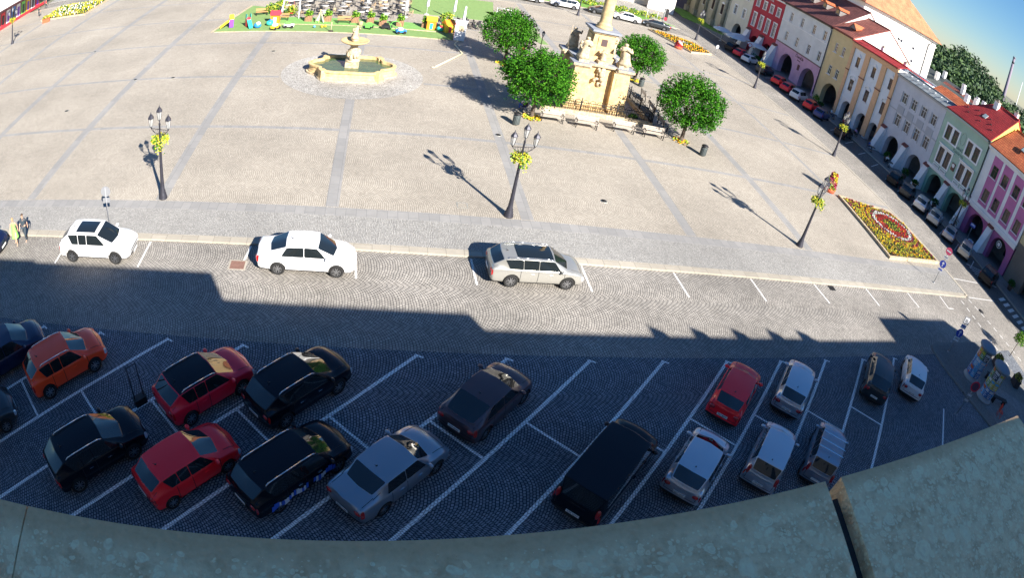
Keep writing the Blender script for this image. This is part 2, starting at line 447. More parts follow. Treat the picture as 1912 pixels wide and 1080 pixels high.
def car(name, kind, loc, heading, pm, label, group, roof=None, trim=None, darkrim=False, rails=None, sunroof=None,
        bars=False, text=None, chrome=False, scale=(1, 1, 1), detail=True, antenna=True, livery=None):
    T = CARTYPES[kind]; L, W, H = T['L'], T['W'] / 2, T['H']
    X = lambda d: d - L / 2
    P = car_body(kind)
    t = thing(name, (loc[0], loc[1], loc[2] if len(loc) > 2 else 0.0), label, 'car', group, heading)
    t.scale = scale
    mm = {'body': [pm, WELL], 'windshield': [GLASS], 'rear_window': [GLASS], 'side_window': [GLASS], 'roof': [roof or pm],
          'headlight': [HLIGHT], 'taillight': [TLIGHT], 'lower_trim': [trim or BLACKP], 'grille': [BLACKP]}
    for key, me in P.items():
        m3 = me.copy(); m3.materials.clear()
        for q in mm[key[0]]: m3.materials.append(q)
        o = bpy.data.objects.new(key[0], m3); COL.objects.link(o); o.parent = t
    tm, rm = wheel_meshes(T['r'], darkrim)
    for ax in (T['ro'], T['ro'] + T['wb']):
        for sd in (-1, 1):
            o = bpy.data.objects.new('wheel', tm); COL.objects.link(o); o.parent = t; o.location = (X(ax), sd * (W - .125), T['r'])
            r_ = bpy.data.objects.new('rim', rm); COL.objects.link(r_); r_.parent = o
    if detail:
        o = bpy.data.objects.new('panel_gaps', seams(kind)); COL.objects.link(o); o.parent = t
        for sd in (-1, 1):
            b = MB(); b.ball((0, 0, 0), (.09, .12, .075), 0, 10, 6); b.box((-.01, -sd * .1, -.03), (.05, .12, .03), 0)
            b.build('wing_mirror', [pm if not chrome else pm], t, (X(T['c'] - .28), sd * (W * .92 + .14), T['zt'] + .10))
        # door seams and handles
        b = MB()
        for sd in (-1, 1):
            for xx, hw in ((T['B'] - .62, .07), (T['B'] + .28, .07)):
                if kind in ('small', 'coupe') and xx < T['B']: continue
                b.box((X(xx + .35), sd * (W * .985), T['zt'] - .14), (.17, .035, .025), 0)
        b.build('door_handle', [CHROME if chrome else pm], t)
        for sd in (-1, 1):
            b = MB(); zl_ = T['zd'] - (.24 if T['q'] == 0 else .20); tall = kind in ('mpv', 'van')
            b.ball((0, 0, 0), (.10, .17 if not tall else .09, .11 if not tall else .26), 0, 12, 8)
            b.build('taillight', [TLIGHT], t, (X(.10 if not tall else .12), sd * W * (.70 if not tall else .80), zl_ + (.18 if tall else 0)), 0)
        plate(t, X(.0) - .005, .62 if kind not in ('sedan', 'saloon') else .55, text, PI)
        plate(t, X(L) + .004, .40, None, 0)
    if antenna and kind != 'van':
        b = MB(); b.cyl((0, 0, 0), (-.10, 0, .13), .012, .006, 6); b.ball((0, 0, 0), (.05, .03, .02), 0, 8, 4)
        b.build('antenna', [BLACKP], t, (X(T['rr'] + .22), 0, H - .03))
    if rails:
        for sd in (-1, 1):
            b = MB(); x0 = X(T['rr'] + .12); x1 = X(T['fr'] - .02); y = sd * W * .70
            pts = [(x0, y, H - .085), (x0 + .12, y, H + .005)] + [(x0 + .12 + (x1 - x0 - .3) * k / 4, y, H + .018) for k in range(1, 4)] + [(x1 - .15, y, H + .0), (x1, y, H - .075)]
            b.tube(pts, .021, 6); b.build('roof_rail', [rails], t)
    if bars:
        for fx in (.25, .5, .78):
            b = MB(); xx = X(T['rr'] + (T['fr'] - T['rr']) * fx)
            b.box((xx, 0, H + .07), (.06, W * 1.62, .03)); b.box((xx, W * .68, H + .0), (.05, .05, .12)); b.box((xx, -W * .68, H + .0), (.05, .05, .12))
            b.build('roof_bar', [CHROME], t)
    if sunroof:
        b = MB(); x0, x1, w2 = X(sunroof[0]), X(sunroof[1]), sunroof[2]
        n = 6; vs = []
        for i in range(n + 1):
            x = x0 + (x1 - x0) * i / n
            for k in range(5):
                y = -w2 + 2 * w2 * k / 4
                tt = (x - X(T['rr'])) / (X(T['fr']) - X(T['rr']))
                vs.append((x, y, H + .012 - .055 * (y / (W * .76)) ** 2 - .03 * (2 * tt - 1) ** 4))
        b.add(vs, [(i * 5 + k, (i + 1) * 5 + k, (i + 1) * 5 + k + 1, i * 5 + k + 1) for i in range(n) for k in range(4)], 0, True)
        b.build('sunroof', [GLASS], t)
    return t
# ------------------------------------------------------------------ camera, light
SUN_EL = R(32.75); SUN_AZ = R(152.1)         # clockwise from +Y
HM = 17.7
cd = bpy.data.cameras.new('webcam'); cam = bpy.data.objects.new('webcam', cd); COL.objects.link(cam)
cd.type = 'PANO'; cd.sensor_width = 36; cd.panorama_type = 'FISHEYE_LENS_POLYNOMIAL'; cd.fisheye_fov = R(175)
cd.fisheye_polynomial_k0 = 0
cd.fisheye_polynomial_k1 = -0.04259216; cd.fisheye_polynomial_k2 = -3.17251e-05
cd.fisheye_polynomial_k3 = -8.187158e-06; cd.fisheye_polynomial_k4 = -2.424083e-07
cd.clip_start = 0.05; cd.clip_end = 4000
Mx = Matrix(((0.96900055, -0.15891756, 0.18916432), (-0.05459169, 0.60901156, 0.79128040), (-0.24095161, -0.77707794, 0.58145696))).transposed().to_4x4()
Mx.translation = (0, 0, HM); cam.matrix_world = Mx
sc.camera = cam
w = bpy.data.worlds.new('World'); sc.world = w; w.use_nodes = True
nt = w.node_tree
sky = nt.nodes.new('ShaderNodeTexSky'); sky.sky_type = 'NISHITA'; sky.sun_disc = False
sky.sun_elevation = SUN_EL; sky.sun_rotation = SUN_AZ; sky.altitude = 200; sky.air_density = 1.15; sky.dust_density = 0.0; sky.ozone_density = 8.0
hs = nt.nodes.new('ShaderNodeHueSaturation'); hs.inputs['Saturation'].default_value = 1.1; nt.links.new(sky.outputs[0], hs.inputs['Color']); nt.links.new(hs.outputs[0], nt.nodes['Background'].inputs[0]); nt.nodes['Background'].inputs[1].default_value = 0.053
sl = bpy.data.lights.new('sun', 'SUN'); sl.energy = 5.0; sl.angle = R(0.5); sl.color = (1.0, 0.94, 0.86)
so = bpy.data.objects.new('sun', sl); COL.objects.link(so)
sd_ = Vector((math.sin(SUN_AZ) * math.cos(SUN_EL), math.cos(SUN_AZ) * math.cos(SUN_EL), math.sin(SUN_EL)))
so.rotation_euler = (-sd_).to_track_quat('-Z', 'Y').to_euler(); so.location = (30, -60, 60)
vs_ = sc.view_settings; vs_.view_transform = 'Standard'; vs_.look = 'None'; vs_.gamma = 1.0; vs_.exposure = EXPOSURE; vs_.use_curve_mapping = False

# ------------------------------------------------------------------ paving materials
def math_(nt, op, a, b=None, c=None):
    n = nt.nodes.new('ShaderNodeMath'); n.operation = op
    for i, v in enumerate((a, b, c)):
        if v is None: continue
        if isinstance(v, (int, float)): n.inputs[i].default_value = v
        else: nt.links.new(v, n.inputs[i])
    return n.outputs[0]
def setts(name, c1, c2, mortar, stone=0.11, period=2.4, amp=0.55, msize=0.012, stain=0.25, white=None, swap=False, bump=0.6, rough=0.75, slab=False, jitter=.05):
    """stone setts laid in segmental arcs (or straight courses when amp = 0)"""
    m, nt, b = new_mat(name)
    geo = N(nt, 'ShaderNodeNewGeometry')
    nz = N(nt, 'ShaderNodeTexNoise'); nz.inputs['Scale'].default_value = 1.3; nz.inputs['Detail'].default_value = 3
    nt.links.new(geo.outputs['Position'], nz.inputs['Vector'])
    sub = N(nt, 'ShaderNodeVectorMath', operation='SUBTRACT'); sub.inputs[1].default_value = (.5, .5, .5)
    nt.links.new(nz.outputs['Color'], sub.inputs[0])
    scl = N(nt, 'ShaderNodeVectorMath', operation='SCALE'); scl.inputs['Scale'].default_value = jitter * 4
    nt.links.new(sub.outputs[0], scl.inputs[0])
    add = N(nt, 'ShaderNodeVectorMath', operation='ADD')
    nt.links.new(geo.outputs['Position'], add.inputs[0]); nt.links.new(scl.outputs[0], add.inputs[1])
    sep = N(nt, 'ShaderNodeSeparateXYZ'); nt.links.new(add.outputs[0], sep.inputs[0])
    x, y = sep.outputs[0], sep.outputs[1]
    if swap: x, y = y, x
    if amp:
        t = math_(nt, 'FRACT', math_(nt, 'DIVIDE', math_(nt, 'ADD', y, 400.0), period))
        t = math_(nt, 'SUBTRACT', math_(nt, 'MULTIPLY', t, 2.0), 1.0)
        arc = math_(nt, 'MULTIPLY', math_(nt, 'SQRT', math_(nt, 'SUBTRACT', 1.35, math_(nt, 'MULTIPLY', t, t))), -amp * 1.6)
        x2 = math_(nt, 'ADD', x, arc)
    else: x2 = x
    cmb = N(nt, 'ShaderNodeCombineXYZ'); nt.links.new(y, cmb.inputs[0]); nt.links.new(x2, cmb.inputs[1])
    br = N(nt, 'ShaderNodeTexBrick'); br.offset = 0.5; br.squash = 1.0
    nt.links.new(cmb.outputs[0], br.inputs['Vector'])
    br.inputs['Scale'].default_value = 1.0
    br.inputs['Brick Width'].default_value = stone * (1.15 if not slab else 1.9); br.inputs['Row Height'].default_value = stone
    br.inputs['Mortar Size'].default_value = msize; br.inputs['Mortar Smooth'].default_value = 0.6
    br.inputs['Color1'].default_value = rgb(c1); br.inputs['Color2'].default_value = rgb(c2); br.inputs['Mortar'].default_value = rgb(mortar)
    n2 = N(nt, 'ShaderNodeTexNoise'); n2.inputs['Scale'].default_value = 0.12; n2.inputs['Detail'].default_value = 9; n2.inputs['Roughness'].default_value = 0.62
    nt.links.new(geo.outputs['Position'], n2.inputs['Vector'])
    mr = N(nt, 'ShaderNodeMapRange'); mr.inputs['From Min'].default_value = .3; mr.inputs['From Max'].default_value = .7
    mr.inputs['To Min'].default_value = 1 - stain; mr.inputs['To Max'].default_value = 1 + stain * .35
    nt.links.new(n2.outputs['Fac'], mr.inputs['Value'])
    n3 = N(nt, 'ShaderNodeTexNoise'); n3.inputs['Scale'].default_value = 2.3; n3.inputs['Detail'].default_value = 6; n3.inputs['Roughness'].default_value = .7
    nt.links.new(geo.outputs['Position'], n3.inputs['Vector'])
    mr3 = N(nt, 'ShaderNodeMapRange'); mr3.inputs['From Min'].default_value = .3; mr3.inputs['From Max'].default_value = .7
    mr3.inputs['To Min'].default_value = 1 - stain * .6; mr3.inputs['To Max'].default_value = 1 + stain * .2
    nt.links.new(n3.outputs['Fac'], mr3.inputs['Value'])
    fac = math_(nt, 'MULTIPLY', mr.outputs[0], mr3.outputs[0])
    mul = N(nt, 'ShaderNodeVectorMath', operation='SCALE')
    nt.links.new(br.outputs['Color'], mul.inputs[0]); nt.links.new(fac, mul.inputs['Scale'])
    out = mul.outputs[0]
    if white is not None:      # worn road paint on the stone heads
        mx = N(nt, 'ShaderNodeMix', data_type='RGBA'); mx.inputs['B'].default_value = rgb(white)
        nt.links.new(out, mx.inputs['A'])
        n4 = N(nt, 'ShaderNodeTexNoise'); n4.inputs['Scale'].default_value = 5.0; n4.inputs['Detail'].default_value = 5; n4.inputs['Roughness'].default_value = .75
        nt.links.new(geo.outputs['Position'], n4.inputs['Vector'])
        wear = N(nt, 'ShaderNodeMapRange'); wear.inputs['From Min'].default_value = .30; wear.inputs['From Max'].default_value = .40; wear.inputs['To Min'].default_value = .25
        nt.links.new(n4.outputs['Fac'], wear.inputs['Value'])
        f = math_(nt, 'MULTIPLY', math_(nt, 'SUBTRACT', 1.0, math_(nt, 'MULTIPLY', br.outputs['Fac'], .6)), wear.outputs[0])
        nt.links.new(f, mx.inputs['Factor']); out = mx.outputs['Result']
    nt.links.new(out, b.inputs['Base Color'])
    b.inputs['Roughness'].default_value = rough; b.inputs['Specular IOR Level'].default_value = .35
    bp = N(nt, 'ShaderNodeBump'); bp.inputs['Strength'].default_value = bump; bp.inputs['Distance'].default_value = .02; bp.invert = True
    nt.links.new(br.outputs['Fac'], bp.inputs['Height']); nt.links.new(bp.outputs['Normal'], b.inputs['Normal'])
    MATS[name] = m
    return m
M_PLAZA = setts('plaza_setts', (.50, .45, .375), (.40, .36, .30), (.20, .175, .14), .115, 2.6, .5, .016, .24, bump=.35)
M_WALK = setts('sidewalk_setts', (.50, .485, .45), (.34, .33, .31), (.13, .125, .115), .075, 1.0, 0, .012, .22, jitter=.08)
M_ROAD = setts('road_setts', (.47, .435, .385), (.34, .315, .28), (.10, .095, .088), .125, 2.75, .62, .020, .38)
M_LOT = setts('lot_setts', (.32, .345, .38), (.19, .21, .24), (.017, .022, .033), .115, 3.0, .75, .022, .38)  # blue and darkness of the shade mixed into the stone colour
M_LOTW = setts('lot_marking', (.32, .345, .38), (.19, .21, .24), (.017, .022, .033), .115, 3.0, .75, .022, .38, white=(.95, .95, .92))  # same shade-tinted stone colour under the white paint
M_ROADW = setts('road_marking', (.47, .435, .385), (.34, .315, .28), (.07, .068, .066), .125, 2.75, .62, .022, .34, white=(.84, .83, .8))
M_STRIP = setts('grey_slabs', (.31, .30, .285), (.26, .255, .245), (.17, .17, .17), .55, 1, 0, .012, .14, slab=True, bump=.2, jitter=0)
M_KERB = setts('kerb_stone', (.42, .38, .31), (.36, .325, .265), (.2, .18, .15), .9, 1, 0, .015, .15, slab=True, bump=.2, jitter=0, swap=False)
M_RING = setts('ring_cobbles', (.60, .57, .52), (.42, .40, .365), (.22, .21, .19), .14, 1.0, 0, .02, .35, jitter=.35)
M_STREET = setts('street_setts', (.44, .39, .32), (.35, .31, .26), (.18, .16, .14), .11, 2.0, .4, .012, .28, swap=True)
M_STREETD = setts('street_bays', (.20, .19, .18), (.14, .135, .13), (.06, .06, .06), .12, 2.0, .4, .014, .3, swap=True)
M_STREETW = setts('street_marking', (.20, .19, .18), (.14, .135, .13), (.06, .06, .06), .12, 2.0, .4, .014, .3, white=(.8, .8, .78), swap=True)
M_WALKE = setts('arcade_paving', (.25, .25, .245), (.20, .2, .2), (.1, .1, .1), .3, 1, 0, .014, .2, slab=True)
M_EARTH = mat('far_ground', (.16, .16, .11), .95, var=.4, scale=.02)
M_GRASS = mat('lawn', (.14, .30, .04), .95, var=.45, scale=1.4, bump=.6)

# ------------------------------------------------------------------ ground, roads
def rect(x0, y0, x1, y1): return [(x0, y0), (x1, y0), (x1, y1), (x0, y1)]
b = MB(); b.sheet(rect(-2500, -2500, 2500, 2500), -0.14); struct('ground', b, [M_EARTH])
b = MB(); b.sheet(rect(-140, 19.3, 47.55, 26.2), -0.08); b.sheet(rect(47.55, -60, 57.0, 210), -0.08); b.sheet(rect(-62, 92.4, 47.55, 97.6), -0.08)
struct('road', b, [M_ROAD])
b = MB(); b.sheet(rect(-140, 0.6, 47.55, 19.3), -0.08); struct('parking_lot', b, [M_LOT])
b = MB(); b.prism(rect(-140, 29.9, 47.25, 92.0), -0.13, 0.0); struct('plaza', b, [M_PLAZA])
b = MB(); b.prism(rect(-140, 26.6, 47.25, 29.9), -0.13, 0.0); struct('sidewalk', b, [M_WALK])
b = MB(); b.prism(rect(-140, 26.1, 47.0, 26.6), -0.12, 0.02); b.prism(rect(47.25, 26.4, 47.6, 92.2), -.12, .02); b.prism(rect(-62, 92.0, 47.25, 92.4), -.12, .02)
b.prism(rect(57.0, -40, 57.25, 160), -.12, .03)
struct('kerb', b, [M_KERB])
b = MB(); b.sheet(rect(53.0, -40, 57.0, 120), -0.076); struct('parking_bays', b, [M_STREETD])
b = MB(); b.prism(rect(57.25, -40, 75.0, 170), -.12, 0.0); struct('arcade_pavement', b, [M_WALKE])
# grey slab grid in the plaza
XS = [-52.4, -42.04, -31.55, -21.56, -11.43, -1.32, 9.25, 19.46, 29.21, 39.3]
YS = [40.02, 50.56, 60.95, 71.3, 81.7]
FC = (-1.65, 51.9); FR = 6.05
b = MB()
def vstrip(x, y0, y1, hw): b.prism(rect(x - hw, y0, x + hw, y1), -.05, .004)
for x in XS:
    if x == -1.32:
        vstrip(x, 29.95, FC[1] - FR, .36); vstrip(x, FC[1] + FR, 92, .36)
    elif x == 39.3: vstrip(x, 41.5, 80, .2)
    elif x == 19.46: vstrip(x, 29.95, 46.0, .36); vstrip(x, 57, 92, .36)
    else: vstrip(x, 29.95, 92, .36)
for y in YS:
    segs = list(zip([-62] + XS, XS + [47.2]))
    for x0, x1 in segs:
        a0 = x0 + .365 if x0 in XS else x0; a1 = x1 - .365 if x1 in XS else x1
        if y == 50.56:
            if a0 < FC[0] + FR and a1 > FC[0] - FR:
                if a0 < FC[0] - FR: b.prism(rect(a0, y - .2, FC[0] - FR, y + .2), -.05, .004)
                if a1 > FC[0] + FR: b.prism(rect(FC[0] + FR, y - .2, a1, y + .2), -.05, .004)
                continue
            if 14 < (a0 + a1) / 2 < 24: continue
        b.prism(rect(a0, y - .2, a1, y + .2), -.05, .004)
b.prism(rect(-62, 29.05, 47.2, 29.88), -.05, .0045)
struct('paving_bands', b, [M_STRIP])
b = MB(); b.sheet([(FC[0] + FR * math.cos(a), FC[1] + FR * math.sin(a)) for a in [2 * PI * i / 64 for i in range(64)]], .008)
struct('fountain_paving', b, [M_RING])
# white bay markings
def stripe(b, p, q, w, z=-0.076):
    d = Vector((q[0] - p[0], q[1] - p[1])); n = Vector((-d.y, d.x)).normalized() * w / 2
    b.add([(p[0] + n.x, p[1] + n.y, z), (q[0] + n.x, q[1] + n.y, z), (q[0] - n.x, q[1] - n.y, z), (p[0] - n.x, p[1] - n.y, z)], [(0, 1, 2, 3)])
b = MB()
TOPX = [-18.2, -14.75, -11.3, -7.8, -4.35, -0.75, 2.77, 6.42, 9.99, 13.5, 16.96, 20.35, 23.63, 26.8, 29.9]
FIXTOP = {2.77: (2.77, 19.06), 9.99: (9.99, 18.99), 13.5: (13.58, 19.11)}
for i, x in enumerate(TOPX):
    ylow = 8.6
    stripe(b, (x, 19.08), (x - (19.08 - ylow), ylow), .15)
    stripe(b, (x - .12, 19.11), (x + .22, 18.93), .10, -0.0755)
    if i < len(TOPX) - 1 and x not in (-18.2,):
        xe = TOPX[i + 1]; sx = (xe - x)
        xa = x - (19.08 - 15.6) + .09; L = sx / math.sqrt(2) - .12
        stripe(b, (xa, 15.58), (xa + L * .7071, 15.58 - L * .7071), .11, -0.075)
stripe(b, (31.67, 14.53), (28.4, 11.0), .12)
stripe(b, (-4.95, 15.2), (-3.7, 16.4), .02)
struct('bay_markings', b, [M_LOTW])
b = MB()
for x0, x1, y1 in ((-16.2, -16.25, 23.75), (-10.77, -10.85, 23.8), (-5.13, -5.3, 24.6), (0.1, .2, 23.9), (5.7, 5.75, 23.9), (11.32, 11.35, 23.9), (16.65, 16.76, 23.9), (21.9, 21.97, 23.95), (27.12, 27.29, 24.1), (32.36, 32.42, 24.15), (37.46, 37.49, 24.3), (42.24, 42.1, 24.4)):
    stripe(b, (x0, 26.0), (x1, y1), .11)
stripe(b, (42.1, 24.42), (42.9, 24.4), .1, -.0755)
# dashed and solid lines of the crossing
def dashes(p, q, on, off, w):
    d = Vector(q) - Vector(p); L = d.length; d.normalize(); t = 0
    while t < L:
        e = min(L, t + on); stripe(b, tuple(Vector(p) + d * t), tuple(Vector(p) + d * e), w); t += on + off
dashes((45.6, 25.6), (45.2, 15.0), .5, .45, .11); dashes((47.3, 25.9), (49.5, 13.0), .5, .45, .11)
stripe(b, (47.7, 28.9), (52.5, 28.7), .1); stripe(b, (47.7, 26.2), (54.8, 26.0), .1)
struct('road_markings', b, [M_ROADW])
b = MB()
for y in (31.2, 34.2, 37.0, 39.8, 42.5, 45.3, 47.9, 50.8, 53.7, 56.6, 60.2, 63, 65.7, 69, 71.7, 74.4, 78, 81, 84):
    stripe(b, (53.9, y), (56.6, y + 1.55), .1, -.072)
for k in range(6): stripe(b, (53.9, 31.9 - k * .5), (56.6, 30.9 - k * .5), .15, -.072)
for k in range(9): stripe(b, (54.6, 26.3 - k * .85), (56.3, 26.6 - k * .85), .42, -.072)
struct('street_markings', b, [M_STREETW])
# traffic island at the lower right
ISL = [(34.95, 19.75), (35.25, 20.1), (35.85, 20.3), (43.3, 20.25), (44.3, 19.2), (46.2, 13.0), (47.2, 6), (36.4, 6), (35.85, 12.3), (35.1, 15.5), (34.78, 18.0)]
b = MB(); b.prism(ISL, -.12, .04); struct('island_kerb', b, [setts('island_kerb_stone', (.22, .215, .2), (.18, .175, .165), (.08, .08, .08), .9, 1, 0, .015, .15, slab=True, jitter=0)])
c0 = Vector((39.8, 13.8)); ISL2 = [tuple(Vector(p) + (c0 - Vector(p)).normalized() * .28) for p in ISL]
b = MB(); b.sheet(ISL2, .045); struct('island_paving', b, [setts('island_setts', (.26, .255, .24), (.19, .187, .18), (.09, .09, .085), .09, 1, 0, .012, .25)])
b = MB(); b.sheet([(36.3, 17.4), (37.9, 17.6), (44.0, 12.6), (44.0, 8), (37.0, 8), (36.9, 12.5)], .05); struct('island_slabs', b, [M_WALKE])
# covers let into the ground
b = MB(); b.box((-5.55, 24.42, -.077), (.72, .62, .012)); b.box((-5.55, 24.42, -.079), (.9, .8, .01), 1)
tag(b.build('manhole_cover', [mat('rusty_iron', (.22, .12, .09), .8, var=.3, scale=9), M_KERB]), 'square brownish manhole cover in the road behind the white sedan', 'manhole cover')
b = MB(); b.lathe([(.34, 0), (.34, .008)], (47.96, 24.3, -.078), 20)
tag(b.build('manhole_cover', [mat('cast_iron', (.03, .03, .032), .7, .4, var=.3, scale=9)]), 'round dark manhole cover between the dashed lines of the crossing', 'manhole cover')
b = MB(); b.box((28.6, 25.75, -.076), (.55, .5, .012)); [b.box((28.42 + k * .09, 25.75, -.068), (.035, .42, .006), 1) for k in range(5)]
tag(b.build('drain_grate', [MATS['cast_iron'], WELL]), 'dark square drain grate beside the kerb near the empty bays', 'drain grate')
b = MB(); b.box((5.75, 30.95, .006), (.62, .62, .008)); b.box((5.75, 30.95, .0115), (.5, .5, .006), 1); b.box((5.75, 30.4, .006), (.3, .36, .008), 1)
tag(b.build('hatch_cover', [mat('steel_frame', (.45, .44, .38), .5, .5), M_PLAZA]), 'paved hatch cover with a light frame left of the middle street lamp', 'hatch cover')

dc = None
for i, (x, y, w_) in enumerate(((-31.55, 60.95, 'far out at the left of the plaza grid'), (-21.56, 50.56, 'left of the fountain where two grey bands cross'), (-17.6, 50.56, 'midway along the grey band left of the fountain'), (-9.6, 58.0, 'on bare setts left of the fountain'), (9.25, 41.2, 'on the grey band beyond the middle street lamp'), (36.2, 58.6, 'on the plaza toward the row of houses'), (-26.0, 44.0, 'on bare setts at the left of the plaza'), (14.6, 33.0, 'on bare setts right of the middle street lamp'))):
    lb_ = 'small dark round drain cover ' + w_
    if dc: dc = dup(dc, (x, y, .005), None, lb_)
    else:
        b = MB(); b.lathe([(.17, 0), (.17, .012)], n=18); b.lathe([(.23, 0), (.23, .008)], n=18, mi=1); dc = tag(b.build('drain_cover', [MATS['cast_iron'], MATS['steel_frame']], None, (x, y, .005)), lb_, 'drain cover', 'drain covers in the plaza')
# ------------------------------------------------------------------ stone, iron, leaves
M_SAND = mat('sandstone', (.62, .45, .22), .8, var=.4, dirt=(.36, .25, .12), scale=2.6, bump=.35)
M_SANDW = mat('pale_stone', (.54, .44, .29), .8, var=.45, dirt=(.24, .18, .11), scale=4.5, bump=.3)
M_SLATE = mat('grey_cap_stone', (.26, .28, .32), .7, var=.3, scale=1.2)
M_IRON = mat('dark_iron', (.045, .045, .06), .5, .4, var=.3, scale=6)
M_IRONB = mat('black_iron', (.02, .02, .022), .55, .3)
M_LGLASS = mat('lantern_glass', (.62, .63, .62), .25, spec=.6); M_LGLASS.node_tree.nodes['Principled BSDF'].inputs['Alpha'].default_value = .35
M_WOODL = mat('pale_bench_slats', (.42, .37, .31), .7, var=.2, scale=5)
M_WATER = mat('green_water', (.09, .13, .055), .12, spec=.6, var=.35, scale=2)
LEAF = [mat('leaf_dark', (.018, .075, .008), .75, spec=.04), mat('leaf_mid', (.030, .125, .010), .8, spec=.04), mat('leaf_light', (.065, .20, .014), .8, spec=.05)]
BARK = mat('bark', (.10, .075, .055), .95, var=.4, scale=8, bump=.6)
M_YFLOW = mat('yellow_flower', (.62, .50, .02), .7); M_OFLOW = mat('orange_flower', (.80, .42, .01), .7)
M_RFLOW = mat('red_flower', (.50, .03, .02), .7); M_WFLOW = mat('white_flower', (.75, .76, .72), .7)
M_GFOL = mat('yellowgreen_foliage', (.46, .46, .04), .7); M_LIME = mat('lime_foliage', (.22, .36, .03), .7); M_PFLOW = mat('crimson_flower', (.35, .02, .07), .7)
M_BROWNF = mat('bronze_foliage', (.16, .08, .02), .8)

def leafquad(b, c, s, r, mi, droop=.5):
    a = r.uniform(0, 2 * PI); t = r.uniform(-.9, .6)
    d = Vector((math.cos(a) * math.cos(t), math.sin(a) * math.cos(t), math.sin(t) - droop * .3)).normalized()
    n = d.cross(Vector((r.uniform(-1, 1), r.uniform(-1, 1), r.uniform(-.2, 1)))).normalized() * s * .38
    c = Vector(c); e = c + d * s
    m = c + d * s * .5
    b.add([c, m + n, e, m - n], [(0, 1, 2, 3)], mi)
def tree(loc, h, rad, trunk_h, label, seed, n=10500, group='round trees around the plague column'):
    r = random.Random(seed)
    t = thing('tree', (loc[0], loc[1], 0), label, 'tree', group)
    b = MB()
    segs = [(0, 0, 0)]; x = y = 0
    for k in range(1, 5):
        x += r.uniform(-.06, .06); y += r.uniform(-.06, .06); segs.append((x, y, trunk_h * k / 4))
    rr = [.24, .17, .15, .14, .13]
    for k in range(4): b.cyl(segs[k], segs[k + 1], rr[k], rr[k + 1], 9, 0, caps=(k == 0))
    tips = []
    top = Vector(segs[-1]); ch = h - trunk_h * .8; cz = trunk_h * .8 + ch * .5
    for k in range(9):
        a = 2 * PI * k / 9 + r.uniform(-.3, .3); e = top + Vector((math.cos(a) * rad * .55, math.sin(a) * rad * .55, ch * r.uniform(.25, .6)))
        b.cyl(top, e, .075, .03, 6, 0)
        for q in range(3):
            f = e + Vector((r.uniform(-1, 1), r.uniform(-1, 1), r.uniform(-.2, .8))) * rad * .35
            b.cyl(e, f, .03, .012, 5, 0)
    b.cyl(top, top + Vector((0, 0, ch * .7)), .1, .03, 7, 0)
    b.build('trunk', [BARK], t)
    c = MB(); nb = 230
    for k in range(nb):
        u = r.uniform(-1, 1); a = r.uniform(0, 2 * PI); q = r.uniform(.45, 1.0) ** .5
        sx = math.sqrt(1 - u * u)
        lump = 1 + .23 * math.sin(a * 3 + seed) + .09 * math.sin(a * 7 + u * 5 + seed * 2)
        ctr = Vector((math.cos(a) * sx * rad * q * lump * .88, math.sin(a) * sx * rad * q * lump * .88, cz + u * ch * .5 * q * .88))
        base = r.choice((0, 0, 1, 1, 2, 2))
        R_ = r.uniform(.38, .62)
        out = Vector((ctr.x, ctr.y, (ctr.z - cz) * 1.2 + .35)).normalized()
        for j in range(n // nb):
            o = Vector((r.gauss(0, 1), r.gauss(0, 1), r.gauss(0, 1))) * R_ * .5 + out * r.uniform(0, .35)
            mi = min(2, max(0, base + r.choice((-1, 0, 0, 0, 1))))
            leafquad(c, ctr + o, r.uniform(.11, .20), r, mi)
    # ragged outer sprays
    for k in range(420):
        u = r.uniform(-.8, 1); a = r.uniform(0, 2 * PI); sx = math.sqrt(1 - u * u)
        ctr = Vector((math.cos(a) * sx * rad * 1.0, math.sin(a) * sx * rad * 1.0, cz + u * ch * .5))
        out = Vector((ctr.x, ctr.y, (ctr.z - cz) * 1.2)).normalized()
        for j in range(7): leafquad(c, ctr + out * (j * .06) + Vector((r.gauss(0, .04), r.gauss(0, .04), r.gauss(0, .04))), .15, r, r.choice((1, 1, 2)))
    c.build('crown', LEAF, t, fix=False)
    g = MB()
    for k in range(140):
        a = r.uniform(0, 2 * PI); q = r.uniform(.1, .75)
        leafquad(g, (math.cos(a) * q, math.sin(a) * q, .05), .22, r, r.choice((0, 1)), -1)
    g.build('underplanting', [M_LIME, M_OFLOW], t, fix=False)
    return t
tree((12.3, 58.8), 5.4, 2.35, 1.7, 'round green tree behind and left of the stone column, nearest the green carpet', 11)
tree((12.35, 45.3), 5.4, 2.45, 1.8, 'round green tree at the left front corner of the stone column, over the seated person', 5, 13000)
tree((26.2, 60.4), 4.9, 2.3, 1.6, 'round green tree half hidden behind the right side of the stone column', 23)
tree((25.05, 45.1), 5.8, 2.6, 1.8, 'round green tree at the right end of the bench row, nearest the small bin', 42, 13000)

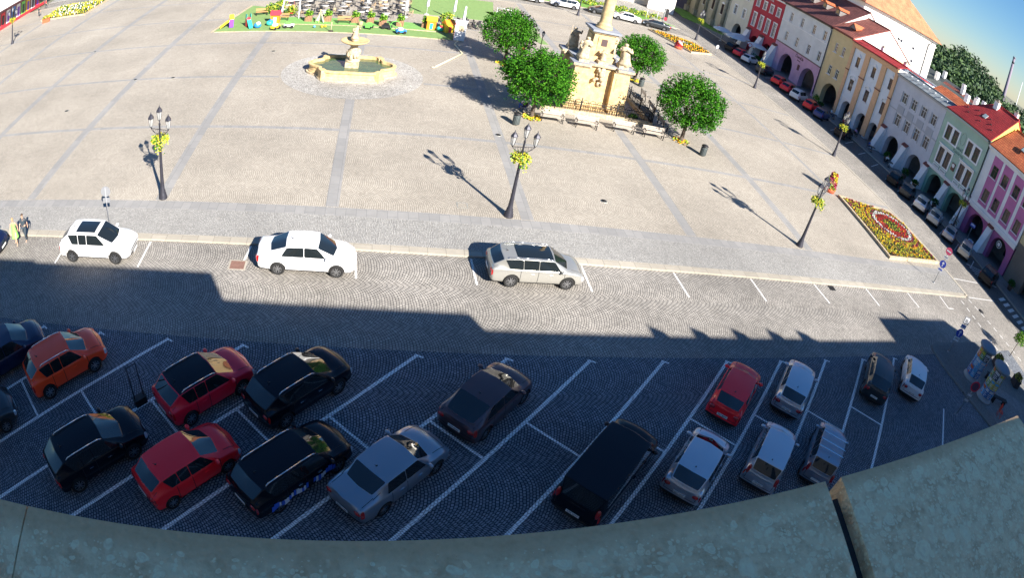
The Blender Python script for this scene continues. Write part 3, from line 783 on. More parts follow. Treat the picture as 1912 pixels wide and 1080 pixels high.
# ------------------------------------------------------------------ statues: one continuous draped figure
def statue_mesh(b, base, h, face=0.0, arm=0, seed=1, lean=0.0, staff=False, mi=0, halo=False):
    r = random.Random(seed); n = 14
    prof = [(.0, .30, .24), (.10, .27, .22), (.28, .22, .18), (.42, .20, .17), (.55, .19, .15), (.62, .17, .13), (.70, .21, .14), (.78, .23, .14), (.83, .17, .12), (.855, .07, .07), (.88, .065, .07), (.90, .085, .095), (.94, .095, .105), (.975, .08, .09), (1.0, .03, .03)]
    vs = []; ph = r.uniform(0, 6)
    for (z, a, c) in prof:
        ox = math.sin(z * 3.2 + ph) * .05 + lean * z * .25; oy = math.cos(z * 2.5 + ph) * .03
        fold = .16 if z < .6 else .05 if z < .84 else 0
        for i in range(n):
            t = 2 * PI * i / n; f = 1 + fold * math.sin(t * 5 + z * 6 + ph)
            vs.append(Vector(((ox + a * f * math.cos(t)), (oy + c * f * math.sin(t)), z)) * h)
    M = Matrix.Translation(base) @ Matrix.Rotation(face, 4, 'Z')
    b.add(vs, [(k * n + i, k * n + (i + 1) % n, (k + 1) * n + (i + 1) % n, (k + 1) * n + i) for k in range(len(prof) - 1) for i in range(n)] + [tuple(reversed(range(n))), tuple(range(len(vs) - n, len(vs)))], mi, True, M)
    def limb(pts, rs):
        for a, c, ra, rc in zip(pts[:-1], pts[1:], rs[:-1], rs[1:]): b.cyl(M @ (Vector(a) * h), M @ (Vector(c) * h), ra * h, rc * h, 8, mi)
        for a, ra in zip(pts[1:], rs[1:]): b.ball(M @ (Vector(a) * h), (ra * h * 1.05,) * 3, mi, 7, 4)
    if arm == 0: limb([(.19, 0, .78), (.24, -.1, .62), (.10, -.2, .66)], [.065, .05, .04]); limb([(-.19, 0, .78), (-.27, .02, .6), (-.22, -.1, .48)], [.065, .05, .035])
    elif arm == 1: limb([(.19, 0, .78), (.27, -.10, .72), (.26, -.18, .88)], [.065, .05, .035]); limb([(-.19, 0, .78), (-.25, -.1, .6), (-.1, -.2, .58)], [.065, .05, .04])
    else: limb([(.19, 0, .78), (.26, -.12, .66), (.04, -.2, .74)], [.065, .05, .04]); limb([(-.19, 0, .78), (-.26, -.12, .66), (-.04, -.2, .74)], [.065, .05, .04])
    if staff: b.cyl(M @ (Vector((-.34, -.12, 0)) * h), M @ (Vector((-.30, -.12, 1.12)) * h), .014 * h, .012 * h, 6, mi)
    b.box((base[0], base[1], base[2] - .03), (.62 * h * .5, .62 * h * .5, .10), mi, face)

# ------------------------------------------------------------------ plague column
MC = (18.15, 50.6)
pc = thing('plague_column', (MC[0], MC[1], 0), 'tall sandstone column on a broad stepped plinth ringed by stone saints', 'monument')
def cross(hf, pw, rec): # 4-fold plan: corner piers proud of recessed sides
    q = hf - pw
    return [(-hf, -hf), (-q, -hf), (-q, -hf + rec), (q, -hf + rec), (q, -hf), (hf, -hf), (hf, -q), (hf - rec, -q), (hf - rec, q), (hf, q), (hf, hf), (q, hf), (q, hf - rec), (-q, hf - rec), (-q, hf), (-hf, hf), (-hf, q), (-hf + rec, q), (-hf + rec, -q), (-hf, -q)]
b = MB()
b.prism(cross(3.0, 1.7, .45), 0, .28); b.prism(cross(2.72, 1.55, .5), .28, .55)
lo = cross(2.55, 1.5, .55); hi = cross(2.38, 1.4, .55)
n = len(lo); b.add([(x, y, .55) for x, y in lo] + [(x, y, 3.95) for x, y in hi], [(i, (i + 1) % n, n + (i + 1) % n, n + i) for i in range(n)], 0)
for sx in (-1, 1):     # sunk panels on the front piers
    for sy in (-1, 1): pass
    b.box((sx * 1.72, -2.455, 2.3), (.95, .03, 2.2), 0)
    b.box((-2.455 , sx * 1.72, 2.3), (.03, .95, 2.2), 0); b.box((2.455, sx * 1.72, 2.3), (.03, .95, 2.2), 0)
b.build('plinth', [M_SAND], pc)
b = MB(); b.prism(cross(2.5, 1.45, .55), 3.95, 4.1, 0); b.prism(cross(2.66, 1.5, .5), 4.1, 4.3, 0, mtop=1)
b.build('cornice', [M_SANDW, M_SLATE], pc)
b = MB(); r = random.Random(3)
for k in range(16): b.ball((r.uniform(-.55, .35), -2.0 - r.uniform(.0, .22), 3.2 + r.uniform(-.7, .75)), (r.uniform(.12, .26), r.uniform(.1, .2), r.uniform(.12, .28)), 0, 8, 5)
b.build('carved_relief', [M_SANDW], pc)
b = MB()
b.box((0, 0, 4.52), (2.5, 2.5, .45)); 
vs = [(sx * 1.02, sy * 1.02, 4.74) for sx, sy in ((-1, -1), (1, -1), (1, 1), (-1, 1))] + [(sx * .92, sy * .92, 6.75) for sx, sy in ((-1, -1), (1, -1), (1, 1), (-1, 1))]
b.add(vs, [(0, 1, 5, 4), (1, 2, 6, 5), (2, 3, 7, 6), (3, 0, 4, 7)]); b.box((0, -.985, 5.75), (1.1, .06, 1.5)); b.box((-.985, 0, 5.75), (.06, 1.1, 1.5))
b.build('pedestal', [M_SAND], pc)
b = MB(); b.box((0, -1.03, 6.0), (.5, .03, .62)); b.build('plaque', [mat('dark_plaque', (.08, .05, .05), .6)], pc)
b = MB(); b.box((0, 0, 6.83), (2.15, 2.15, .16), 0); b.box((0, 0, 7.0), (2.5, 2.5, .18), 1); b.build('pedestal_cornice', [M_SANDW, M_SLATE], pc)
b = MB(); b.lathe([(.72, 7.09), (.72, 7.25), (.60, 7.3), (.66, 7.42), (.53, 7.52), (.48, 7.7), (.48, 10), (.44, 14.2), (.5, 14.3), (.58, 14.4), (.75, 15.0), (.8, 15.3)], n=28); b.build('shaft', [M_SAND], pc)
b = MB(); statue_mesh(b, (0, 0, 15.4), 2.0, 0, 2, 9); b.build('top_figure', [M_SANDW], pc)
for (dx, dy, h, f, arm, sd, stf) in ((-1.75, 1.75, 2.05, .3, 1, 1, True), (-1.7, -1.7, 2.15, .1, 0, 2, False), (1.75, -1.7, 2.2, -.3, 2, 4, False), (1.75, 1.75, 2.05, -.5, 0, 6, False), (0, -1.5, 1.25, 0, 2, 8, False)):
    b = MB(); b.box((0, 0, .12), (.85, .85, .26)); statue_mesh(b, (0, 0, .26), h - .26, f, arm, sd, 0, stf)
    b.build('statue', [M_SANDW], pc, (dx, dy, 4.30))
# railing around the column, on a low stone kerb
fn = thing('fence', (MC[0], MC[1], 0), 'low black wrought iron fence with arched tops around the stone column', 'fence')
FX0, FX1, FY0, FY1 = -4.55, 4.9, -3.15, 5.4
b = MB(); loop = [(FX0, FY0), (FX1, FY0), (FX1, FY1), (FX0, FY1)]
for i in range(4):
    p, q = loop[i], loop[(i + 1) % 4]; L = math.dist(p, q); a = math.atan2(q[1] - p[1], q[0] - p[0])
    b.box(((p[0] + q[0]) / 2, (p[1] + q[1]) / 2, .17), (L + .3, .34, .38), 0, a)
b.build('stone_kerb', [M_SANDW], fn)
b = MB()
for i in range(4):
    p, q = Vector(loop[i] + (0,)), Vector(loop[(i + 1) % 4] + (0,)); L = (q - p).length; d = (q - p) / L; m = int(round(L / .62))
    for z, rr in ((.48, .03), (.86, .024), (1.1, .034)): b.cyl(p + Vector((0, 0, z)), q + Vector((0, 0, z)), rr, rr, 5)
    for k in range(m):
        c = p + d * (L * (k + .5) / m); hw = L / m * .42; ang = [PI * t / 6 for t in range(7)]
        pts = [c + d * (-hw * math.cos(t)) + Vector((0, 0, 1.1 + .24 * math.sin(t))) for t in ang]
        b.tube(pts, .024, 4)
        for s in (-1, -.33, .33, 1): b.cyl(c + d * hw * s + Vector((0, 0, .36)), c + d * hw * s + Vector((0, 0, 1.1)), .02, .02, 4)
b.build('railing', [M_IRONB], fn)
for i in range(4):
    p, q = Vector(loop[i] + (0,)), Vector(loop[(i + 1) % 4] + (0,)); m = 3
    for k in range(m):
        c = p.lerp(q, k / m); bb = MB(); bb.cyl((0, 0, .34), (0, 0, 1.45), .055, .045, 8); bb.ball((0, 0, 1.46), (.06, .06, .06), 0, 8, 5)
        bb.build('post', [M_IRONB], fn, tuple(c))
# inside the fence: small shrubs
r = random.Random(8)
def bush(name, loc, rad, h, mats, label, cat, group=None, n=500, seed=0, leaf=.12, parent=None):
    rr = random.Random(seed); c = MB()
    for k in range(n):
        u = rr.uniform(-.3, 1); a = rr.uniform(0, 2 * PI); q = rr.uniform(.2, 1) ** .5; s = math.sqrt(max(0, 1 - u * u))
        leafquad(c, (math.cos(a) * s * rad * q, math.sin(a) * s * rad * q, h * .35 + u * h * .6 * q), rr.uniform(leaf * .8, leaf * 1.5), rr, rr.randrange(len(mats)), -.5)
    if parent is not None: return c.build(name, mats, parent, loc, fix=False)
    o = c.build(name, mats, None, loc, fix=False); return tag(o, label, cat, group)
for i, (x, y, s_, lb) in enumerate(((22.2, 57.6, .8, 'light green shrub inside the iron fence beside the back right tree'), (21.6, 47.9, .45, 'small dry looking shrub in the front right corner of the iron fence'), (14.2, 48.3, .45, 'low shrub in the front left corner of the iron fence under the tree'))):
    bush('shrub', (x, y, 0), s_, s_ * 1.5, [M_LIME, LEAF[1], LEAF[2]], lb, 'shrub', n=420, seed=i)

# benches
def bench(loc, rz, label, first=None):
    if first: return dup(first, loc, rz, label)
    t = thing('park_bench', loc, label, 'bench', 'pale slatted benches around the column', rz)
    b = MB()
    for k in range(4): b.box((0, -.18 + k * .12, .46), (1.95, .095, .035))
    b.build('seat', [M_WOODL], t)
    b = MB()
    for k in range(3): b.box((0, .26 + k * .02, .60 + k * .13), (1.95, .03, .10), 0, 0, -.12)
    b.build('backrest', [M_WOODL], t)
    for s in (-1, 1):
        b = MB(); x = s * .82
        b.box((x, -.16, .22), (.06, .07, .45)); b.box((x, .22, .22), (.06, .07, .45)); b.box((x, .03, .42), (.06, .45, .05)); b.box((x, .29, .67), (.05, .05, .5), 0, 0, -.12); b.box((x, 0, .66), (.06, .46, .04)); b.box((x, -.18, .55), (.05, .05, .22))
        b.build('side_frame', [M_IRONB], t)
    return t
bn = None
BL = [((13.9, 45.0), PI * .985, 'pale slatted bench nearest the seated person and left front tree'), ((16.55, 44.65), PI * .985, 'pale slatted bench, second from the left in the front row'), ((19.75, 44.9), PI * .985, 'pale slatted bench, third from the left in the front row'), ((22.35, 44.75), PI * .985, 'pale slatted bench at the right end of the front row, in dappled shade'),
      ((24.35, 47.6), PI * 1.47, 'pale slatted bench facing right, beside the right front tree'), ((24.75, 50.9), PI * 1.47, 'pale slatted bench facing right, middle one of its side'), ((25.2, 54.4), PI * 1.47, 'pale slatted bench facing right, farthest from the camera')]
for (p, a, lb) in BL:
    o = bench((p[0], p[1], 0), a + PI, lb, bn)
    bn = bn or o
# bins
def bin_(loc, label, first=None):
    if first: return dup(first, loc, None, label)
    t = thing('litter_bin', loc, label, 'bin', 'small round litter bins')
    b = MB(); b.lathe([(.22, .05), (.25, .1), (.25, .75), (.22, .78)], n=16)
    for k in range(16):
        a = 2 * PI * k / 16; b.box((math.cos(a) * .26, math.sin(a) * .26, .42), (.03, .05, .66), 0, a)
    b.build('drum', [mat('bin_grey', (.10, .12, .12), .6, .3)], t)
    b = MB(); b.lathe([(.29, .86), (.30, .9), (.2, .98), (.03, 1.0)], n=16); [b.cyl((math.cos(a) * .22, math.sin(a) * .22, .75), (math.cos(a) * .22, math.sin(a) * .22, .88), .015, .015, 5) for a in (0, 2.1, 4.2)]
    b.build('hood', [M_IRONB], t)
    return t
b0 = bin_((10.85, 43.5, 0), 'round grey litter bin just left of the left front tree')
bin_((26.1, 42.8, 0), 'round dark litter bin standing alone right of the right front tree', b0)
bin_((26.3, 58.6, 0), 'round grey litter bin beside the back right tree trunk', b0)

# ------------------------------------------------------------------ fountain
ft = thing('fountain', (FC[0] - .05, FC[1] + .3, 0), 'sandstone fountain with a lobed basin of green water and a small upper bowl', 'fountain')
def basin(k, off=0.0):
    out = []
    for i in range(96):
        t = 2 * PI * i / 96; c, s = math.cos(t), math.sin(t)
        ra = 1 / math.sqrt((c / (3.72)) ** 2 + (s / 1.75) ** 2)
        rb = 1 / ((abs(c) / 2.75) ** 5 + (abs(s) / 2.5) ** 5) ** .2
        rr = max(ra, rb * .985) * k + off; out.append((c * rr, s * rr))
    return out
b = MB(); b.prism(basin(1.03, .10), 0, .16); b.build('step', [M_SANDW], ft)
b = MB()
lv = [(.16, .03), (.26, .0), (.34, -.07), (.62, -.07), (.70, .02), (.84, .05), (.86, -.0), (.86, -.26), (.30, -.26)]
rings = [[(x, y, z) for x, y in basin(1, o)] for z, o in lv]; n = 96
b.add([p for rg in rings for p in rg], [(k * n + i, k * n + (i + 1) % n, (k + 1) * n + (i + 1) % n, (k + 1) * n + i) for k in range(len(lv) - 1) for i in range(n)], 0, False)
for sx in (-1, 1):
    for sy in (-1, 1): b.box((sx * 2.3, sy * 2.08, .46), (.5, .62, .86), 0, sx * sy * .5)
b.build('basin', [M_SAND], ft)
b = MB(); b.sheet(basin(1, -.24), .62); b.build('water', [M_WATER], ft)
b = MB()
b.box((0, 0, .65), (1.15, 1.15, .9)); b.lathe([(.62, 1.1), (.66, 1.2), (.5, 1.3), (.42, 1.5), (.5, 1.75), (.56, 1.95), (.40, 2.15), (.30, 2.4), (.42, 2.62)], n=20)
rr = random.Random(2)
for k in range(10):
    a = 2 * PI * k / 10; b.ball((.48 * math.cos(a), .48 * math.sin(a), 1.55 + rr.uniform(-.25, .4)), (.17, .17, .28), 0, 8, 5)
b.build('stem', [M_SANDW], ft)
b = MB(); b.lathe([(.35, 2.58), (.75, 2.70), (1.12, 2.86), (1.22, 2.98), (1.16, 3.0), (.95, 2.88), (.1, 2.86)], n=32); b.build('upper_bowl', [M_SAND], ft)
b = MB(); b.ball((0, 0, 3.05), (.34, .3, .26), 0, 10, 6); statue_mesh(b, (0, 0, 3.12), 1.18, 0, 1, 5, .1); b.build('figure', [M_SANDW], ft)

# ------------------------------------------------------------------ street lamps
def lamp(loc, label, rz=0.0, first=None, group='tall three lantern street lamps with flower baskets'):
    if first:
        return dup(first, loc, rz, label)
    t = thing('street_lamp', loc, label, 'street lamp', group, rz)
    b = MB(); b.lathe([(.27, 0), (.27, .06), (.235, .1), (.25, .16), (.21, .22), (.22, .30), (.175, .36), (.185, .46), (.14, .56), (.12, .9), (.105, 1.3), (.088, 2.4), (.07, 3.35), (.09, 3.4), (.06, 3.5), (.05, 4.45), (.07, 4.5), (.035, 4.6), (.03, 4.72)], n=18)
    b.build('post', [M_IRON], t)
    b = MB()
    for s in (-1, 1):
        b.tube([(0, 0, 3.95), (s * .25, 0, 3.92), (s * .48, 0, 4.05), (s * .62, 0, 4.2)], .02, 6); b.cyl((0, 0, 4.2), (s * .62, 0, 4.2), .018, .018, 6)
        for q in range(3): b.tube([(s * (.1 + q * .15), 0, 3.97 + q * .03), (s * (.16 + q * .15), 0, 4.1), (s * (.1 + q * .15), 0, 4.2)], .010, 4)
    b.build('bracket', [M_IRON], t)
    for (dx, z0) in ((-.62, 4.2), (.62, 4.2), (0, 4.66)):
        L = MB(); L.lathe([(.03, 0), (.05, .06), (.085, .1)], (0, 0, 0), 6)
        for i in range(6):
            a = 2 * PI * i / 6; L.cyl((math.cos(a) * .09, math.sin(a) * .09, .10), (math.cos(a) * .175, math.sin(a) * .175, .60), .011, .011, 4)
        L.lathe([(.20, .59), (.20, .62), (.13, .72), (.11, .76), (.05, .82), (.02, .9), (.008, .97)], (0, 0, 0), 6, smooth=False)
        lo_ = L.build('lantern', [M_IRON], t, (dx, 0, z0))
        g = MB(); g.lathe([(.085, .11), (.165, .59)], (0, 0, 0), 6, smooth=False); g.build('glass', [M_LGLASS], lo_)
    b = MB(); rr = random.Random(4)
    for k in range(620):
        a = rr.uniform(0, 2 * PI); q = .16 + .36 * rr.random() ** .7; z = 3.72 + rr.gauss(0, .12) - (q - .2) * .5
        if -.6 < a - 5.2 < .6: z -= rr.uniform(0, .45)
        leafquad(b, (math.cos(a) * q, math.sin(a) * q, z), rr.uniform(.08, .16), rr, rr.choice((0, 0, 1, 2, 3)), .6)
    b.build('flower_basket', [M_GFOL, M_YFLOW, M_LIME, LEAF[1]], t, fix=False)
    return t
l0 = lamp((8.2, 30.2, 0), 'three lantern street lamp in the middle of the plaza edge, above the beige wagon', R(8))
lamp((-11.35, 30.2, 0), 'three lantern street lamp left of the fountain, beyond the white sedan', R(-14), l0)
lamp((28.5, 30.35, 0), 'three lantern street lamp in front of the red and green flower bed', R(28), l0)
lamp((47.0, 50.5, 0), 'three lantern street lamp on the kerb halfway along the row of houses', R(70), l0)
lamp((46.95, 69.6, 0), 'three lantern street lamp on the kerb in front of the pink and white house', R(60), l0)
lamp((-52.4, 71.1, 0), 'lone street lamp at the far left edge of the plaza near the shop', R(20), l0)
lamp((28.0, 90.2, 0), 'street lamp at the far plaza edge beside the parked white cars', R(10), l0)
lamp((48.6, 92.3, 0), 'street lamp at the far corner of the plaza by the yellow flower bed', R(40), l0)
lamp((57.6, 38.2, 0), 'street lamp standing in the shade between the cars and the pink house', R(80), l0)
def small_lamp(loc, label, h):
    t = thing('lantern_post', loc, label, 'lantern post', 'single lantern posts by the column')
    b = MB(); b.lathe([(.12, 0), (.1, .25), (.05, .4), (.035, h - .75), (.05, h - .7), (.03, h - .6)], n=10); b.build('post', [M_IRONB], t)
    L = MB(); L.lathe([(.04, 0), (.09, .05)], (0, 0, 0), 6)
    for i in range(6):
        a = 2 * PI * i / 6; L.cyl((math.cos(a) * .09, math.sin(a) * .09, .05), (math.cos(a) * .15, math.sin(a) * .15, .38), .012, .012, 4)
    L.lathe([(.18, .38), (.08, .5), (.01, .62)], (0, 0, 0), 6, smooth=False)
    lo_ = L.build('lantern', [M_IRONB], t, (0, 0, h - .62)); g = MB(); g.lathe([(.08, .06), (.135, .37)], n=6, smooth=False); g.build('glass', [M_LGLASS], lo_)
small_lamp((23.4, 47.9, 0), 'thin lantern post at the right front corner of the iron fence', 3.8)
small_lamp((15.0, 57.2, 0), 'thin lantern post rising just behind the left front tree', 4.4)
# ------------------------------------------------------------------ east row of arcaded houses
XF = 62.0; K = XF / 64.5; K2 = XF / 61.5
def fy(y): return y * K
def fz(z): return HM - (HM - z) * K
M_FRAME = mat('white_window_frame', (.68, .69, .70), .6); M_PANE = mat('window_pane', (.02, .022, .035), .06, spec=.7)
M_FRAMEB = mat('brown_window_frame', (.12, .05, .035), .6)
M_WHITEW = mat('white_plaster', (.80, .80, .80), .85, var=.16, scale=.5)
M_REDT = mat('red_cap_tiles', (.20, .06, .05), .8, var=.4, scale=4)
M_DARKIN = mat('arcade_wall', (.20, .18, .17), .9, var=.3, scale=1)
M_PIPE = mat('dark_pipe', (.05, .05, .055), .5, .5)
def tiles(name, c1, c2, axis='y', pitch=.28):
    m, nt, b = new_mat(name)
    geo = N(nt, 'ShaderNodeNewGeometry'); sep = N(nt, 'ShaderNodeSeparateXYZ'); nt.links.new(geo.outputs['Position'], sep.inputs[0])
    cmb = N(nt, 'ShaderNodeCombineXYZ')
    o = (sep.outputs[1], sep.outputs[2]) if axis == 'y' else (sep.outputs[0], sep.outputs[2])
    nt.links.new(o[0], cmb.inputs[0]); nt.links.new(o[1], cmb.inputs[1])
    br = N(nt, 'ShaderNodeTexBrick'); br.offset = .5; nt.links.new(cmb.outputs[0], br.inputs['Vector']); br.inputs['Scale'].default_value = 1
    br.inputs['Brick Width'].default_value = pitch; br.inputs['Row Height'].default_value = pitch * .8; br.inputs['Mortar Size'].default_value = .025
    br.inputs['Color1'].default_value = rgb(c1); br.inputs['Color2'].default_value = rgb(c2); br.inputs['Mortar'].default_value = rgb(tuple(c * .4 for c in c1))
    nz = N(nt, 'ShaderNodeTexNoise'); nz.inputs['Scale'].default_value = .7; nz.inputs['Detail'].default_value = 6; nt.links.new(geo.outputs['Position'], nz.inputs['Vector'])
    mr = N(nt, 'ShaderNodeMapRange'); mr.inputs['From Min'].default_value = .3; mr.inputs['From Max'].default_value = .7; mr.inputs['To Min'].default_value = .7; mr.inputs['To Max'].default_value = 1.1
    nt.links.new(nz.outputs['Fac'], mr.inputs['Value'])
    s = N(nt, 'ShaderNodeVectorMath', operation='SCALE'); nt.links.new(br.outputs['Color'], s.inputs[0]); nt.links.new(mr.outputs[0], s.inputs['Scale'])
    nt.links.new(s.outputs[0], b.inputs['Base Color']); b.inputs['Roughness'].default_value = .8
    bp = N(nt, 'ShaderNodeBump'); bp.inputs['Strength'].default_value = .5; bp.inputs['Distance'].default_value = .04; bp.invert = True
    nt.links.new(br.outputs['Fac'], bp.inputs['Height']); nt.links.new(bp.outputs['Normal'], b.inputs['Normal'])
    return m
T_RED = tiles('tiles_red', (.50, .035, .035), (.38, .025, .03)); T_ORANGE = tiles('tiles_orange', (.62, .17, .06), (.48, .11, .04))
T_BRICK = tiles('tiles_brick', (.40, .13, .09), (.30, .09, .07)); T_DARK = tiles('tiles_dark', (.24, .08, .07), (.17, .06, .055)); T_GREY = tiles('sheet_grey', (.22, .25, .27), (.19, .22, .24), pitch=.6)
T_BIG = tiles('tiles_big_roof', (.62, .24, .11), (.55, .19, .09), axis='x')
def MF(x): return Matrix(((0, 0, 1, x), (1, 0, 0, 0), (0, 1, 0, 0), (0, 0, 0, 1)))     # (y, z, depth) -> world
def archloop(yc, hw, zt, n=14):
    zs = zt - hw
    return [(yc - hw, -.36)] + [(yc - hw * math.cos(PI * k / n), zs + hw * math.sin(PI * k / n)) for k in range(n + 1)] + [(yc + hw, -.36)]
def window(par, yc, z0, z1, w, fm=None, style='plain', x=None):
    x = XF + .07 if x is None else x
    f = MB(); t = .09; M = MF(x)
    f.prism([(-w / 2, z0 - z0), (w / 2, 0), (w / 2, z1 - z0), (-w / 2, z1 - z0)], 0, .08, 0, [[(-w / 2 + t, t), (w / 2 - t, t), (w / 2 - t, z1 - z0 - t), (-w / 2 + t, z1 - z0 - t)]], Matrix(((0, 0, 1, 0), (1, 0, 0, 0), (0, 1, 0, 0), (0, 0, 0, 1))))
    h = z1 - z0
    f.box((.045, 0, h / 2), (.06, .06, h - .1)); f.box((.043, 0, h * .68), (.055, w - .1, .055))
    if style in ('sill', 'surround', 'pediment', 'arched'): f.box((-.10, 0, -.06), (.24, w + .24, .09), 1)
    if style == 'surround':
        for s in (-1, 1): f.box((-.09, s * (w / 2 + .1), h / 2), (.06, .17, h + .3), 1)
        f.box((-.1, 0, h + .1), (.1, w + .42, .17), 1)
    if style == 'pediment':
        f.add([(-.2, -w * .72, h + .08), (-.2, w * .72, h + .08), (-.2, 0, h + .55), (.03, -w * .72, h + .08), (.03, w * .72, h + .08), (.03, 0, h + .55)], [(0, 1, 2), (3, 5, 4), (0, 3, 4, 1), (1, 4, 5, 2), (2, 5, 3, 0)], 1)
    if style == 'arched':
        n = 10; ou = [(-w * .75 * math.cos(PI * k / n), h + .08 + w * .55 * math.sin(PI * k / n)) for k in range(n + 1)]; inn = [(p[0] * .82, h + .08 + (p[1] - h - .08) * .8) for p in ou]
        for k in range(n):
            a, b_, c, d = ou[k], ou[k + 1], inn[k + 1], inn[k]
            f.add([(-.2, a[0], a[1]), (-.2, b_[0], b_[1]), (-.2, c[0], c[1]), (-.2, d[0], d[1]), (.03, a[0], a[1]), (.03, b_[0], b_[1]), (.03, c[0], c[1]), (.03, d[0], d[1])], [(0, 1, 2, 3), (0, 4, 5, 1), (3, 2, 6, 7)], 1)
    o = f.build('window', [fm or M_FRAME, M_WHITEW], par, (x - par.location.x, yc - par.location.y, z0))
    g = MB(); g.add([(.05, -w / 2 + .02, .03), (.05, w / 2 - .02, .03), (.05, w / 2 - .02, h - .03), (.05, -w / 2 + .02, h - .03)], [(0, 1, 2, 3)]); g.build('pane', [M_PANE], o, fix=False)
    return o
def gable_roof(par, y0, y1, ze, xr, zr, m, hip0=0, hip1=0, gm=None, ov=.35, xb=None):
    """eave at the front, ridge along y at (xr, zr); gable or hipped ends"""
    Y0, Y1 = y0 - par.location.y, y1 - par.location.y; xe = XF - ov; X0 = xe - par.location.x; XR = xr - par.location.x; XB = (2 * xr - xe if xb is None else xb) - par.location.x
    b = MB(); th = .14
    for dz in (0,):
        P = [(X0, Y0, ze), (X0, Y1, ze), (XR, Y1 - hip1, zr), (XR, Y0 + hip0, zr), (XB, Y0, ze), (XB, Y1, ze)]
        Q = [(p[0], p[1], p[2] - th) for p in P]
        F_ = [(0, 1, 2, 3), (4, 3, 2, 5), (6, 9, 8, 7), (10, 11, 8, 9), (0, 6, 7, 1), (4, 5, 11, 10)]
        F_ += [(0, 3, 4), (6, 10, 9), (0, 4, 10, 6)] if hip0 else [(0, 3, 9, 6), (3, 4, 10, 9)]
        F_ += [(1, 5, 2), (7, 8, 11), (1, 7, 11, 5)] if hip1 else [(1, 7, 8, 2), (2, 8, 11, 5)]
        b.add(P + Q, F_)
    b.cyl((XR, Y0 + hip0, zr + .03), (XR, Y1 - hip1, zr + .03), .12, None, 6)
    r_ = b.build('roof', [m], par)
    if gm:
        g = MB()
        for yy, hp in ((Y0 + .10, hip0), (Y1 - .02, hip1)):
            if hp == 0: g.add([(X0 + ov, yy, ze - .4), (XB - ov, yy, ze - .4), (XB - ov, yy, ze - .1), (XR, yy, zr - .17), (X0 + ov, yy, ze - .1)], [(0, 1, 2, 3, 4)])
        if g.v: g.build('gable', [gm], par, fix=False)
    return r_
def chimney(roof, par, x, y, z0, h, w=.7, m=None):
    b = MB(); b.box((0, 0, h / 2), (w, w * 1.2, h), 0); b.box((0, 0, h + .05), (w + .16, w * 1.2 + .16, .1), 1); b.box((0, 0, h + .2), (w * .5, w * .5, .22), 2)
    b.build('chimney', [m or M_WHITEW, M_SANDW, M_DARKIN], roof, (x - par.location.x, y - par.location.y, z0))
def house(name, label, y0, y1, ze, wallc, groundc=None, zl=3.5, arches=(), wins=(), depth=12.0):
    h = thing(name, (XF, y0, 0), label, 'house', 'arcaded houses in a row along the east street')
    wm = wallc if not isinstance(wallc, tuple) else mat(name + '_plaster_' + str(round(y0)), wallc, .88, var=.14, scale=.6)
    gm = groundc if groundc is not None and not isinstance(groundc, tuple) else (mat(name + '_base_' + str(round(y0)), groundc, .88, var=.16, scale=.8) if groundc else wm)
    b = MB(); MM = Matrix(((0, 0, 1, 0), (1, 0, 0, -y0), (0, 1, 0, 0), (0, 0, 0, 1)))
    holes = [[(yc - w / 2, z0), (yc + w / 2, z0), (yc + w / 2, z1), (yc - w / 2, z1)] for (yc, z0, z1, w, fm, st) in wins]
    b.prism([(y0, zl), (y1, zl), (y1, ze), (y0, ze)], 0, .45, 0, holes, MM)
    b.box(((depth + .45) / 2, .15, (ze) / 2 + 1.8), (depth - .45, .3, ze - 3.6)); b.box(((depth + .45) / 2, y1 - y0 - .15, ze / 2 + 1.8), (depth - .45, .3, ze - 3.6)); b.box((depth, (y1 - y0) / 2, ze / 2), (.3, y1 - y0, ze))
    b.box((.7, (y1 - y0) / 2, (zl + ze) / 2), (.05, y1 - y0 - .6, ze - zl - .1), 0)
    b.build('wall', [wm], h)
    b = MB()
    pts = [(y0, -.36)]
    for (yc, hw, zt) in sorted(arches): pts += archloop(yc, hw, zt)
    pts += [(y1, -.36), (y1, zl), (y0, zl)]
    b.prism(pts, .002, .95, 0, (), MM)
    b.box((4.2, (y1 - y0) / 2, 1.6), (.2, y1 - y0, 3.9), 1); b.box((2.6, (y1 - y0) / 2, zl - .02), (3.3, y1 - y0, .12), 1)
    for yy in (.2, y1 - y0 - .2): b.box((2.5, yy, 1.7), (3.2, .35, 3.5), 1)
    b.build('arcade', [gm, M_DARKIN], h)
    b = MB()
    rr = random.Random(int(y0))
    for (yc, hw, zt) in arches:   # a shop door and window at the back of the arcade
        b.box((4.08, yc - y0 - .5, 1.1), (.06, .9, 2.2), 0); b.box((4.08, yc - y0 + .6, 1.3), (.06, 1.1, 1.5), 1)
    if arches: b.build('shop_front', [M_FRAMEB, M_PANE], h)
    for (yc, z0, z1, w, fm, st) in wins: window(h, yc, z0, z1, w, fm, st)
    return h
def ledge(par, y0, y1, z, m, hgt=.22, out=.18, name='ledge'):
    b = MB(); b.box((-out / 2, (y1 + y0) / 2 - par.location.y, z), (out, y1 - y0, hgt)); b.box((-out * .3, (y1 + y0) / 2 - par.location.y, z - hgt * .75), (out * .6, y1 - y0, hgt * .5))
    return b.build(name, [m], par)
